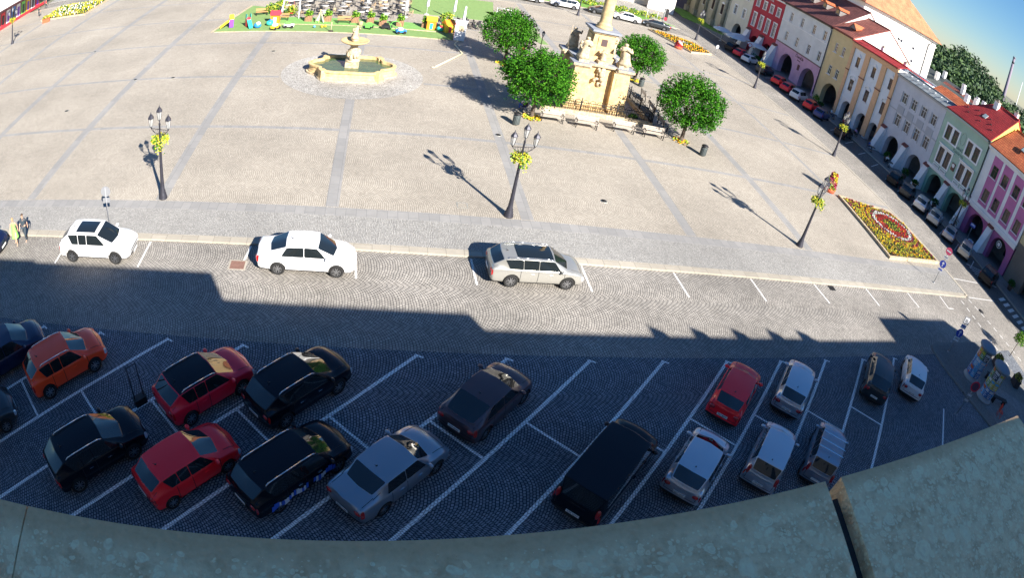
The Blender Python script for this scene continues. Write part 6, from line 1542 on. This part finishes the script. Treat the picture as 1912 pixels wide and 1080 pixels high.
# promotion stand with hose
t = thing('promotion_stand', (8.6, 66.0, 0), 'white stand with a red side at the right end of the turf', 'stand', None, R(-10))
b = MB(); b.box((0, 0, 1.05), (1.1, 1.0, 2.1), 0); b.box((-.565, 0, 1.05), (.03, 1.02, 2.12), 1); b.box((.1, -.51, 1.5), (.6, .03, .7), 2); b.box((0, 0, 2.14), (1.25, 1.15, .08), 0); b.build('cabin', [TW, TR, M_SANDW], t)
b = MB(); b.tube([(8.4, 65.3, .06), (8.0, 63.9, .06), (8.5, 60.6, .06), (5.6, 55.4, .06)], .075, 8); b.ball((5.4, 55.2, .06), (.2, .12, .06), 0, 8, 4)
tag(b.build('drain_hose', [mat('cream_hose', (.60, .55, .38), .6)]), 'long bent cream hose lying on the paving from the stand towards the fountain', 'hose')
toy('foot_bench', (17.2, 77.5, 0), 'small black bench alone on the paving right of the trees', 'bench', lambda b: (b.box((0, 0, .45), (1.2, .4, .06)), [b.box((x, 0, .22), (.06, .36, .44)) for x in (-.5, .5)], b.box((0, .2, .75), (1.2, .05, .3))), [M_IRONB], .6)
toy('football_goal', (14.6, 80.6, .03), 'white goal frame on the dark green turf patch behind the tree', 'goal', lambda b: (b.cyl((0, 0, 0), (0, 0, 1.2), .05, .05, 6), b.cyl((1.8, 0, 0), (1.8, 0, 1.2), .05, .05, 6), b.cyl((0, 0, 1.2), (1.8, 0, 1.2), .05, .05, 6), b.cyl((0, 0, 1.2), (0, .8, 0), .04, .04, 6), b.cyl((1.8, 0, 1.2), (1.8, .8, 0), .04, .04, 6)), [TW], -.4)
# ------------------------------------------------------------------ parked cars
P_NAVY = paint('navy', (.006, .012, .05), .2); P_ORANGE = paint('orange', (1.0, .065, .008), 0, .4); P_BLACK = paint('black', (.004, .005, .010), 0, .25); P_RED = paint('red', (1.0, .008, .018), 0, .4)
P_CRIM = paint('crimson', (.80, .006, .035), .1, .4); P_SILVER = paint('silver', (.58, .60, .64), .7, .32); P_SLATE = paint('slate', (.33, .36, .40), .65, .32); P_BROWN = paint('brown', (.10, .055, .060), .4, .3)
P_WHITE = paint('white', (.72, .72, .72), 0, .3); P_BEIGE = paint('champagne', (.46, .45, .41), .6, .28); P_GREYD = paint('graphite', (.045, .05, .055), .5, .3); P_LILAC = paint('lilac_silver', (.36, .38, .44), .7, .3); P_BLUE = paint('blue', (.03, .05, .20), .5)
P_BLACK.node_tree.nodes['Principled BSDF'].inputs['Coat Weight'].default_value = .18; P_BLACK.node_tree.nodes['Principled BSDF'].inputs['Specular IOR Level'].default_value = .25
R45 = R(45); ZL = -.08
GU = 'cars parked in the slanted bays of the shaded lot'; GR = 'cars parked along the plaza kerb'; GE = 'cars parked along the east street'
RAIL = mat('satin_rail', (.60, .62, .66), .22, .9); RAILB = mat('dark_rail', (.08, .08, .09), .3, .7)
def sx(kind, L): return L / CARTYPES[kind]['L']
def pc_(name, kind, x, y, L, h, pm, label, grp, wy=1.0, **kw):
    return car(name, kind, (x, y, ZL), R(h), pm, label, grp, scale=(sx(kind, L), wy, kw.pop('wz', 1)), **kw)
pc_('parked_car', 'suv', -15.75, 16.6, 4.3, 45, P_NAVY, 'dark navy car cut off by the left edge, behind the orange one', GU)
pc_('parked_car', 'suv', -12.25, 16.5, 4.2, 44.5, P_ORANGE, 'orange compact off-roader with silver roof rails', GU, rails=RAIL, text='5Z8 8431')
pc_('parked_car', 'wagon', -15.9, 12.45, 4.5, 45, P_GREYD, 'dark car nose at the left edge below the orange car', GU)
pc_('parked_car', 'suv', -9.4, 12.5, 4.5, 43.5, P_BLACK, 'black off-roader with roof rails alone in the lower left bays', GU, rails=RAIL, chrome=True)
pc_('parked_car', 'suv', -5.5, 16.15, 4.1, 44.5, P_CRIM, 'crimson off-roader with a black roof and silver rails', GU, rails=RAIL, roof=P_BLACK, text='4Z2 6110')
pc_('parked_car', 'hatch', -5.6, 12.45, 4.1, 44.5, P_RED, 'bright red hatchback in the lower row between two black cars', GU)
pc_('parked_car', 'suv', -1.85, 16.5, 4.3, 44.5, P_BLACK, 'black off-roader with bright window trim in the upper row', GU, rails=RAIL, chrome=True, text='3Z9 2204')
lv = pc_('parked_car', 'wagon', -1.9, 12.8, 4.5, 43.5, P_BLACK, 'black estate with blue and white artwork on its side', GU, rails=RAIL, chrome=True)
pc_('parked_car', 'saloon', 1.4, 12.85, 4.45, 44, P_SLATE, 'slate grey saloon with a bright rear window in the lower row', GU, chrome=True, text='5Z6 1190')
pc_('parked_car', 'coupe', 5.1, 16.25, 4.05, 46.5, P_BROWN, 'dark brown hatchback alone in the upper row bay', GU, text='2Z4 8092')
pc_('parked_van', 'van', 8.9, 12.75, 4.95, 45.5, P_BLACK, 'long black van with a flat roof and red rear lamps', GU, text='6Z0 5517')
pc_('parked_car', 'small', 16.0, 16.55, 3.9, 46.5, P_RED, 'small red hatchback with its back to the camera', GU, .98, text='5Z3 8817')
pc_('parked_car', 'hatch', 12.6, 12.8, 3.75, 46, P_SILVER, 'silver blue hatchback below the small red one', GU, .97, text='4Z7 4242')
pc_('parked_car', 'small', 19.6, 16.65, 3.85, 46.5, P_SILVER, 'silver hatchback in the upper row right of the red one', GU, .97, text='3Z1 5608')
pc_('parked_car', 'mpv', 16.15, 12.8, 3.75, 46, P_SILVER, 'silver people carrier with tall red rear lamps', GU, .93, text='1Z0 0302')
pc_('parked_car', 'mpv', 19.15, 12.5, 3.75, 46, P_LILAC, 'silver car with three roof bars, partly behind the stone ledge', GU, .9, bars=True)
pc_('parked_car', 'suv', 26.15, 16.95, 3.95, 45.5, P_GREYD, 'dark grey car in the upper row next to the white hatchback', GU, .88, text='2Z9 6671')
pc_('parked_car', 'hatch', 29.6, 16.85, 3.75, 45.5, P_WHITE, 'white hatchback at the right end of the shaded lot', GU, .9, text='4Z5 1138')
pc_('parked_car', 'suv', -13.57, 24.82, 4.62, 0, P_WHITE, 'white off-roader with a dark glass roof beside the plaza kerb', GR, sunroof=(1.15, 2.35, .5), wz=.98)
pc_('parked_car', 'sedan', -2.2, 24.7, 4.70, 0, P_WHITE, 'white sedan with spoked wheels parked at the plaza kerb', GR)
pc_('parked_car', 'wagon', 8.54, 24.77, 4.65, 1, P_BEIGE, 'champagne estate with silver rails beside the plaza kerb', GR, rails=RAIL, sunroof=(1.25, 3.0, .55), chrome=True)
pc_('parked_car', 'hatch', -22.75, 24.6, 4.1, 0, P_NAVY, 'dark car tail just inside the left edge behind the walkers', GR)
# artwork on the black estate: bands of colour that hug its flank
AW = mat('artwork_white', (.70, .74, .80), .4); AB = mat('artwork_blue', (.03, .12, .60), .4)
b = MB(); rr = random.Random(5)
for k in range(26):
    x = -1.75 + k * .115; z = .50 + .004 * k + .07 * math.sin(k * .9); w_ = .10 + .05 * rr.random(); h_ = .20 + .12 * math.sin(k * .7 + 1) ** 2 * rr.uniform(.6, 1)
    if 14 < k < 17: continue
    mi = 0 if (k * 7 % 5) < 3 else 1
    if k < 3 or k > 22: mi = 1
    b.add([(x, -.934, z - h_ * .4), (x + w_, -.936, z - h_ * .5 + .03), (x + w_ * 1.1, -.928, z + h_ * .5), (x + w_ * .2, -.928, z + h_ * .6)], [(0, 1, 2, 3)], mi)
b.build('side_artwork', [AW, AB], lv, fix=False)
# east street
ES = [('suv', 91.0, P_BLACK, 'black car farthest up the east street row'), ('hatch', 88.2, P_CRIM, 'dark red car before the pink ground floor, second from the far end'), ('hatch', 85.3, P_WHITE, 'bright white hatchback parked behind the street lamp'), ('suv', 80.4, P_GREYD, 'dark grey car right behind the lamp flowers'),
      ('hatch', 75.8, P_RED, 'red hatchback in front of the pink arch'), ('hatch', 73.2, P_CRIM, 'dark crimson car wedged beside the white van like car'), ('mpv', 70.4, P_WHITE, 'white people carrier with a silver side'), ('small', 67.0, P_RED, 'small red car below the ochre house'), ('small', 64.3, P_BLUE, 'blue car below the baroque house'),
      ('suv', 58.9, P_BLACK, 'black car hidden behind the lamp flower basket'), ('hatch', 47.4, P_BLACK, 'black car before the first green arch, left one of two'), ('hatch', 44.8, P_GREYD, 'dark car before the green house, right one of two'), ('suv', 42.0, P_SILVER, 'silver grey car before the second green arch'), ('suv', 39.4, P_SLATE, 'blue grey car beside the silver one'),
      ('hatch', 36.5, P_LILAC, 'grey green car below the flowering pot'), ('mpv', 33.6, P_BEIGE, 'pale beige car nearest the striped crossing')]
for (k, y, pm, lb) in ES:
    car('parked_car', k, (55.15, y, ZL), R(30), pm, lb, GE, detail=False, antenna=False, scale=(.88, .92, 1), rails=RAIL if k == 'mpv' else None)
car('moving_car', 'suv', (55.4, 29.3, ZL), R(20), P_BLACK, 'black car driving on the street below the pink house', 'cars on the street', detail=False, antenna=False, scale=(.95, 1, 1))
car('parked_car', 'sedan', (37.0, 94.3, ZL), R(172), P_WHITE, 'white car parked at the far plaza edge right of the column shaft', 'cars at the far edge of the plaza', detail=False, antenna=False)
car('parked_car', 'wagon', (27.2, 95.4, ZL), R(176), P_WHITE, 'white estate at the far plaza edge left of the column shaft', 'cars at the far edge of the plaza', detail=False, antenna=False)
car('parked_car', 'sedan', (33.4, 95.6, ZL), R(176), P_GREYD, 'dark car tail seen beside the column shaft', 'cars at the far edge of the plaza', detail=False, antenna=False)
car('parked_car', 'sedan', (41.9, 93.9, ZL), R(172), P_GREYD, 'dark car half hidden behind the far white one', 'cars at the far edge of the plaza', detail=False, antenna=False)
car('parked_car', 'sedan', (21.6, 96.0, ZL), R(176), P_WHITE, 'white car at the top edge of the view, leftmost of the far row', 'cars at the far edge of the plaza', detail=False, antenna=False)
# ------------------------------------------------------------------ stone ledge under the camera
def lichen():
    m, nt, b = new_mat('lichen_stone'); geo = N(nt, 'ShaderNodeNewGeometry'); pos = geo.outputs['Position']
    nz = N(nt, 'ShaderNodeTexNoise'); nz.inputs['Scale'].default_value = 14; nz.inputs['Detail'].default_value = 6; nt.links.new(pos, nz.inputs['Vector'])
    sub = N(nt, 'ShaderNodeVectorMath', operation='SUBTRACT'); sub.inputs[1].default_value = (.5, .5, .5); nt.links.new(nz.outputs['Color'], sub.inputs[0])
    sc_ = N(nt, 'ShaderNodeVectorMath', operation='SCALE'); sc_.inputs['Scale'].default_value = .045; nt.links.new(sub.outputs[0], sc_.inputs[0])
    ad = N(nt, 'ShaderNodeVectorMath', operation='ADD'); nt.links.new(pos, ad.inputs[0]); nt.links.new(sc_.outputs[0], ad.inputs[1])
    base = N(nt, 'ShaderNodeMix', data_type='RGBA'); base.inputs['A'].default_value = (.58, .36, .19, 1); base.inputs['B'].default_value = (.84, .56, .30, 1)
    n2 = N(nt, 'ShaderNodeTexNoise'); n2.inputs['Scale'].default_value = 60; n2.inputs['Detail'].default_value = 8; nt.links.new(pos, n2.inputs['Vector']); nt.links.new(n2.outputs['Fac'], base.inputs['Factor'])
    sep = N(nt, 'ShaderNodeSeparateXYZ'); nt.links.new(pos, sep.inputs[0])
    edge = math_(nt, 'SUBTRACT', math_(nt, 'ADD', .57, math_(nt, 'MULTIPLY', sep.outputs[0], .065)), sep.outputs[1])      # metres back from the front arris
    cov = N(nt, 'ShaderNodeMapRange'); cov.inputs['From Min'].default_value = .008; cov.inputs['From Max'].default_value = .06; nt.links.new(edge, cov.inputs['Value'])
    n3 = N(nt, 'ShaderNodeTexNoise'); n3.inputs['Scale'].default_value = 9; n3.inputs['Detail'].default_value = 4; nt.links.new(pos, n3.inputs['Vector'])
    haz = N(nt, 'ShaderNodeMapRange'); haz.inputs['From Min'].default_value = .36; haz.inputs['From Max'].default_value = .56; n3.inputs['Scale'].default_value = 16; n3.inputs['Detail'].default_value = 9; n3.inputs['Roughness'].default_value = .7; nt.links.new(n3.outputs['Fac'], haz.inputs['Value'])
    out = base.outputs['Result']
    g = N(nt, 'ShaderNodeMix', data_type='RGBA'); g.inputs['B'].default_value = (1.0, .76, .44, 1); nt.links.new(out, g.inputs['A']); nt.links.new(math_(nt, 'MULTIPLY', math_(nt, 'MULTIPLY', haz.outputs[0], cov.outputs[0]), .8), g.inputs['Factor']); out = g.outputs['Result']
    for k, (s, th, colr) in enumerate(((13, .40, (1, .82, .50, 1)), (26, .44, (1, .84, .52, 1)), (48, .48, (1, .80, .48, 1)), (95, .48, (1, .84, .52, 1)))):
        v = N(nt, 'ShaderNodeTexVoronoi'); v.inputs['Scale'].default_value = s; v.inputs['Randomness'].default_value = 1; nt.links.new(ad.outputs[0], v.inputs['Vector'])
        rn = N(nt, 'ShaderNodeSeparateColor'); nt.links.new(v.outputs['Color'], rn.inputs[0])
        thr = math_(nt, 'MULTIPLY', math_(nt, 'MULTIPLY', rn.outputs[0], th * 1.25), cov.outputs[0])
        f = N(nt, 'ShaderNodeMapRange'); f.inputs['From Min'].default_value = 0; f.inputs['From Max'].default_value = .06
        nt.links.new(math_(nt, 'SUBTRACT', thr, v.outputs['Distance']), f.inputs['Value'])
        on = math_(nt, 'GREATER_THAN', rn.outputs[1], .48 - .06 * k)
        ring = math_(nt, 'ADD', .78, math_(nt, 'MULTIPLY', .22, math_(nt, 'SINE', math_(nt, 'MULTIPLY', v.outputs['Distance'], 34))))
        mx = N(nt, 'ShaderNodeMix', data_type='RGBA'); mx.inputs['B'].default_value = colr; nt.links.new(out, mx.inputs['A']); nt.links.new(math_(nt, 'MULTIPLY', math_(nt, 'MULTIPLY', f.outputs[0], on), math_(nt, 'MULTIPLY', ring, .9)), mx.inputs['Factor']); out = mx.outputs['Result']
    nt.links.new(out, b.inputs['Base Color']); b.inputs['Roughness'].default_value = .95
    bp = N(nt, 'ShaderNodeBump'); bp.inputs['Strength'].default_value = .9; bp.inputs['Distance'].default_value = .012; nt.links.new(math_(nt, 'ADD', n2.outputs['Fac'], math_(nt, 'MULTIPLY', n3.outputs['Fac'], 1.5)), bp.inputs['Height']); nt.links.new(bp.outputs['Normal'], b.inputs['Normal'])
    return m
LI = lichen()
ed = lambda x: .555 + .075 * (x + .2) - .0
def ledgeblock(x0, x1, x0b, x1b, label):
    b = MB(); P = [(x0, .56 + .055 * (x0 + .4) ), (x1, .56 + .055 * (x1 + .4)), (x1b, -1.5), (x0b, -1.5)]
    b.prism(P, 16.55, 16.70); q = .03; b.prism([(P[0][0] + .01, P[0][1] - .12), (P[1][0] - .01, P[1][1] - .12), (P[2][0], -1.5), (P[3][0], -1.5)], 16.3, 16.552)
    return tag(b.build('stone_ledge', [LI]), label, 'ledge', 'lichen covered ledge slabs under the camera')
_l = ledgeblock(-2.4, -.690, -2.4, -.72, 'lichen covered ledge slab at the far left bottom corner'); ledgeblock(-.686, 1.072, -.715, .78, 'long lichen covered ledge slab along the bottom edge'); ledgeblock(1.132, 2.31, .84, 2.75, 'lichen covered ledge slab at the lower right, beyond the dark joint')
b = MB(); b.prism([(1.0, .60), (1.2, .61), (.90, -1.45), (.70, -1.45)], 16.35, 16.66); b.build('joint_shade_block', [mat('joint_shade', (.035, .035, .04), .95, var=.4, scale=30)], _l)  # dark block added in the open joint to stand in for its shade
# ------------------------------------------------------------------ houses on the near side that throw the long shade
def near_house(label, x0, x1, yf, z, depth, zr, wm, rm, spikes=()):
    h = thing('near_house', (x0, yf, 0), label, 'building'); L = x1 - x0
    b = MB(); b.box((L / 2, -depth / 2, z / 2), (L, depth, z)); b.build('wall', [wm], h)
    b = MB(); yr = -depth / 2
    b.add([(0, 0, z), (L, 0, z), (L, yr, zr), (0, yr, zr), (0, -depth, z), (L, -depth, z)], [(0, 1, 2, 3), (3, 2, 5, 4), (0, 3, 4), (1, 5, 2)]); rf = b.build('roof', [rm], h)
    n = int(L / 3.2)
    for k in range(n):
        for zz in (2.0, 6.0, 10.0):
            b = MB(); b.box((L * (k + .5) / n, .02, zz), (1.1, .08, 1.7), 0); b.box((L * (k + .5) / n, .07, zz), (.9, .03, 1.5), 1); b.build('window', [M_FRAME, M_PANE], h)
    for (sx_, hh, ww) in spikes:
        b = MB(); b.box((0, -.4, hh * .2), (ww, .5, hh * .4)); b.add([(-ww / 2, -.65, hh * .4), (ww / 2, -.65, hh * .4), (ww / 2, -.15, hh * .4), (-ww / 2, -.15, hh * .4), (0, -.4, hh)], [(0, 1, 4), (1, 2, 4), (2, 3, 4), (3, 0, 4)]); b.build('pinnacle', [M_SAND], h, (sx_ - x0, 0, z))
    return h
YB = -1.5
SX, SY, SZ = .4677, -.8839, 1 / 1.555
def cast(gx, gy, yf=YB):
    t = (gy - yf) / .8839; return gx + .4677 * t, t * SZ
NW = mat('near_house_plaster', (.62, .58, .48), .85, var=.1, scale=.5)
xa, za = cast(-17.7, 23.75); xb, zb_ = cast(-6.75, 23.75); xc, zc_ = cast(5.2, 21.75); xd, zd_ = cast(23.9, 20.7); xe, ze_ = cast(32.5, 20.55); xf_, zf_ = cast(40.2, 23.4)
near_house('near side town house far to the left of the camera, outside the frame', -60, xa, YB, za + .05, 9, za - .2 + .0, NW, T_DARK)
near_house('near side town house under the camera, outside the frame', xa, xb, YB, za - .06, 9, za - .3, NW, T_DARK)
near_house('near side town house just right of the camera, outside the frame', xb, xc, YB, zc_, 9, zc_ - .1, NW, T_DARK)
near_house('near side town house with pinnacles on its parapet, outside the frame', xc, xd, YB, zd_, 9, zd_ - .1, NW, T_DARK, [(cast(gx, 21.1)[0], .85, .7) for gx in (13.95, 16.25, 18.7, 21.05, 23.2)])
near_house('near side town house before the corner, outside the frame', xd, xe, YB, ze_, 9, ze_ - .1, NW, T_DARK)
near_house('near side corner building with a round turret, outside the frame', xe, xf_ - .6, YB, zf_ - .4, 9, zf_ - .5, NW, T_DARK)
t = thing('corner_turret', (xf_ - 1.0, YB - 1.7, 0), 'round corner turret at the street end, outside the frame', 'building'); b = MB(); b.lathe([(1.7, 0), (1.7, zf_ - 1.6), (1.5, zf_ - .6), (.9, zf_ + .1), (.1, zf_ + .5)], n=24); b.build('wall', [NW], t)
# ------------------------------------------------------------------ far north and east
b = MB(); b.prism([(8, 98), (26, 98.2), (41.5, 98.4), (47.9, 99.6), (40, 104.5), (10, 108)], -.1, .03); b.prism([(55.5, 113), (60, 104), (61.4, 106), (61.4, 124), (57, 124)], -.1, .04); struct('lawn', b, [M_GRASS])
b = MB(); b.prism([(-62, 97.6), (47.5, 97.6), (47.5, 130), (-62, 130)], -.13, .0); struct('north_pavement', b, [M_WALK])
b = MB(); b.box((28, 97.85, .02), (40, .45, .1)); struct('lawn_kerb', b, [M_KERB])
hr_ = random.Random(6)
for i in range(9):
    x = 29.5 + i * 1.9; bush('hedge_shrub', (x, 101.6 + hr_.uniform(-.6, .6), .03), 1.0, 1.2, [M_LIME, LEAF[1], M_GFOL], 'rounded shrub in the hedge on the far lawn', 'shrub', 'shrubs of the hedge on the far lawn', n=240, seed=50 + i, leaf=.22)
for (x, y, lb) in ((44.6, 100.2, 'white thin pole at the tip of the far lawn'), (45.9, 100.4, 'tall white flag pole at the tip of the far lawn'), (42.6, 100.0, 'short white post on the far lawn')):
    b = MB(); hh = 5.5 if 'tall' in lb else 1.6; b.cyl((0, 0, 0), (0, 0, hh), .05, .03, 8); b.ball((0, 0, hh), (.07, .07, .07), 0, 8, 5); tag(b.build('flag_pole', [M_FRAME], None, (x, y, .03)), lb, 'pole')
t = thing('notice_pillar', (47.6, 103.6, .0), 'dark and white notice pillar with a red foot beyond the lawn', 'pillar'); b = MB(); b.box((0, 0, 1.1), (.7, .5, 2.2), 0); b.box((-.36, 0, 1.2), (.02, .4, 1.6), 1); b.box((0, -.26, .3), (.5, .02, .5), 2); b.build('body', [M_IRONB, M_FRAME, MS_R], t)
wn = thing('north_house', (36, 116, 0), 'pale sunlit building with a dark base line at the top of the view', 'building'); b = MB(); b.box((8.5, 6, 6), (18, 12, 12)); b.build('wall', [mat('cream_sunlit', (.68, .62, .52), .85, var=.06)], wn)
for k in range(5):
    for z in (2.2, 6.5): b = MB(); b.box((1.5 + k * 3.5, -.02, z), (1.2, .1, 2.0), 0); b.box((1.5 + k * 3.5, -.08, z), (1.0, .04, 1.8), 1); b.build('window', [M_FRAMEB, M_PANE], wn)
b = MB(); b.add([(-.5, -.5, 12), (17.5 + .5, -.5, 12), (18, 12.5, 12), (-.5, 12.5, 12), (-.5, 6, 16), (18, 6, 16)], [(0, 1, 5, 4), (2, 3, 4, 5), (0, 4, 3), (1, 2, 5)]); b.build('roof', [T_BIG], wn)
t = thing('tall_panel', (50.4, 112.8, 0), 'large pale panel wall at the far street corner', 'wall', None, R(-8)); b = MB(); b.box((0, 0, 2.6), (5.2, .5, 5.2)); b.build('panel', [mat('panel_white', (.78, .74, .70), .8, var=.06)], t)
cw = thing('castle_wing', (-30, 134, 0), 'long ochre castle wing north of the square, beyond the top of the view', 'building'); b = MB(); b.box((34, 6, 10), (72, 12, 20)); b.build('wall', [mat('castle_ochre', (.74, .52, .26), .85, var=.08)], cw)
for k in range(14):
    for z in (4, 9, 14.5): b = MB(); b.box((1.5 + k * 5, -.02, z), (1.7, .1, 2.8), 0); b.box((1.5 + k * 5, -.08, z), (1.4, .04, 2.5), 1); b.build('window', [M_FRAME, M_PANE], cw)
b = MB(); b.add([(-3, -.8, 20), (71, -.8, 20), (71, 12.8, 20), (-3, 12.8, 20), (-3, 6, 27), (71, 6, 27)], [(0, 1, 5, 4), (2, 3, 4, 5), (0, 4, 3), (1, 2, 5)]); b.build('roof', [T_BIG], cw)
# west shop with an awning
t = thing('market_hall', (-63.5, 70, 0), 'long low shop with a pale green canopy and colourful fronts in the top left corner', 'shop')
b = MB(); b.box((-4, 14, 1.9), (8, 30, 3.8)); b.build('wall', [mat('shop_wall', (.25, .12, .14), .8)], t)
b = MB(); b.box((-2.5, 14, 3.95), (9.5, 31, .3), 0); b.box((-3, 14, 4.25), (8, 30, .3), 1); b.build('canopy', [M_WHITEW, mat('canopy_green', (.42, .62, .42), .7)], t)
cols = [TY, MS_W, TR, PB[5], MS_W, TP, MS_W, TR, MS_W, TB, MS_W, TG]
for k in range(16):
    b = MB(); b.box((.04, .6 + k * 1.75, 1.55), (.08, 1.25, 2.5), 0); b.box((.1, .6 + k * 1.75, 1.5), (.04, .7, 1.6), 1); b.box((.12, .6 + k * 1.75, .3), (.05, 1.6, .5), 2); b.build('shop_window', [cols[k % 12], M_PANE if k % 2 else TP, TR], t)
wh = mat('west_house', (.55, .5, .42), .85, var=.1)
wr = thing('west_house', (-72, 60, 0), 'tall house front rising behind the market hall in the top left corner', 'building'); b = MB(); b.box((-5, 20, 6.5), (10, 60, 13)); b.build('wall', [wh], wr)
for k in range(12): b = MB(); b.box((.05, -8 + k * 4.5, 7.5), (.1, 1.3, 2.0), 0); b.box((.1, -8 + k * 4.5, 7.5), (.06, 1.0, 1.7), 1); b.build('window', [M_FRAME, M_PANE], wr)
for i, (x, y, c) in enumerate(((-57.2, 86.5, MD), (-59.5, 92.5, MR))): person((x, y, 0), i * 2.0, ('person in dark clothes near the shop at the top left', 'person in red by the shop corner at the top left')[i], 'walk', c, MD)
# ------------------------------------------------------------------ wooded hill, far houses, chimney
def ray(az, d): a = R(az); return (math.sin(a) * d, math.cos(a) * d)
FL = [mat('wood_dark', (.020, .050, .016), .7), mat('wood_mid', (.035, .080, .022), .7), mat('wood_light', (.065, .12, .03), .7)]
b = MB(); rr = random.Random(77)
def crown(cx, cy, cz, r_, h_, n, tone):
    for k in range(n):
        u = rr.uniform(-.6, 1); a = rr.uniform(0, 2 * PI); q = rr.uniform(.55, 1.0); s = math.sqrt(max(0, 1 - u * u)); lump = 1 + .18 * math.sin(a * 3 + cx) + .12 * math.sin(a * 5 + u * 6)
        leafquad(b, (cx + math.cos(a) * s * r_ * q * lump, cy + math.sin(a) * s * r_ * q * lump, cz + u * h_ * q), rr.uniform(.7, 1.4), rr, max(0, min(2, tone + rr.choice((-1, 0, 0, 0, 1)))), .2)
for k in range(330):
    az = rr.uniform(46.5, 66); d = rr.uniform(150, 265); x, y = ray(az, d)
    t_ = (d - 150) / 115; topel = .35 + 1.15 * math.exp(-((az - 52.2) / 2.6) ** 2) - .03 * max(0, az - 55)
    if az > 55.5: topel -= .45
    zt = 17.7 + math.tan(R(topel)) * d - (1 - t_) * 8.5 + rr.uniform(-1.4, .6)
    r_ = rr.uniform(3.0, 5.5); crown(x, y, zt - 4, r_, 4.6, 150, rr.choice((0, 0, 1, 1, 2)))
o = b.build('woodland', FL, fix=False); o['kind'] = 'stuff'; o['label'] = 'dark green wooded hill behind the roofs'
b = MB(); n = 24
pts = [ray(45 + 23 * k / n, 178) for k in range(n + 1)]; pts2 = [ray(45 + 23 * k / n, 300) for k in range(n + 1)]; pz = [(10.5 if k < 12 else 8.5) for k in range(n + 1)]
b.add([(p[0] * .78, p[1] * .78, -.14) for p in pts] + [(p[0], p[1], z) for p, z in zip(pts, pz)] + [(p[0], p[1], 11.5 if k < 13 else 9.5) for k, p in enumerate(pts2)] + [(p[0] * 1.3, p[1] * 1.3, -.14) for p in pts2], [(r0 * (n + 1) + i, r0 * (n + 1) + i + 1, (r0 + 1) * (n + 1) + i + 1, (r0 + 1) * (n + 1) + i) for r0 in range(3) for i in range(n)], 0)
struct('hill', b, [mat('hill_ground', (.03, .055, .02), .95)])
x, y = ray(56.55, 240); t = thing('factory_chimney', (x, y, 0), 'tall thin factory chimney on the horizon above the trees', 'chimney')
b = MB(); b.cyl((0, 0, 0), (0, 0, 32.4), .95, .55, 12, 0); b.cyl((0, 0, 29.6), (0, 0, 30.4), .62, .6, 12, 1); b.cyl((0, 0, 31.8), (0, 0, 32.4), .65, .65, 12, 0); b.build('stack', [mat('chimney_dull', (.20, .17, .22), .8), M_IRON], t)
x, y = ray(58.0, 260); t = thing('radio_mast', (x, y, 0), 'very thin mast on the horizon at the right edge', 'mast'); b = MB(); b.cyl((0, 0, 0), (0, 0, 26), .25, .12, 6); b.build('mast_pole', [M_FRAME], t)
for i, (az, d, h, sx1, sy1) in enumerate(((53.0, 120, 12.0, 8, 12), (54.6, 132, 11.4, 9, 10), (56.3, 126, 11.0, 8, 11), (58.0, 120, 10.6, 9, 12), (50.8, 128, 12.4, 8, 12))):
    x, y = ray(az, d); back_house('far_house', ('far white house with chimneys before the wood, second from the left', 'far house before the wood, middle one', 'far house before the wood, second from the right', 'far house before the wood at the right edge', 'far house before the wood right of the white hall')[i], x, y, sx1, sy1, h - 3, h, (T_BRICK, MATS['dark_sheet_roof'], T_ORANGE, T_RED, MATS['dark_sheet_roof'])[i], M_WHITEW, 2)
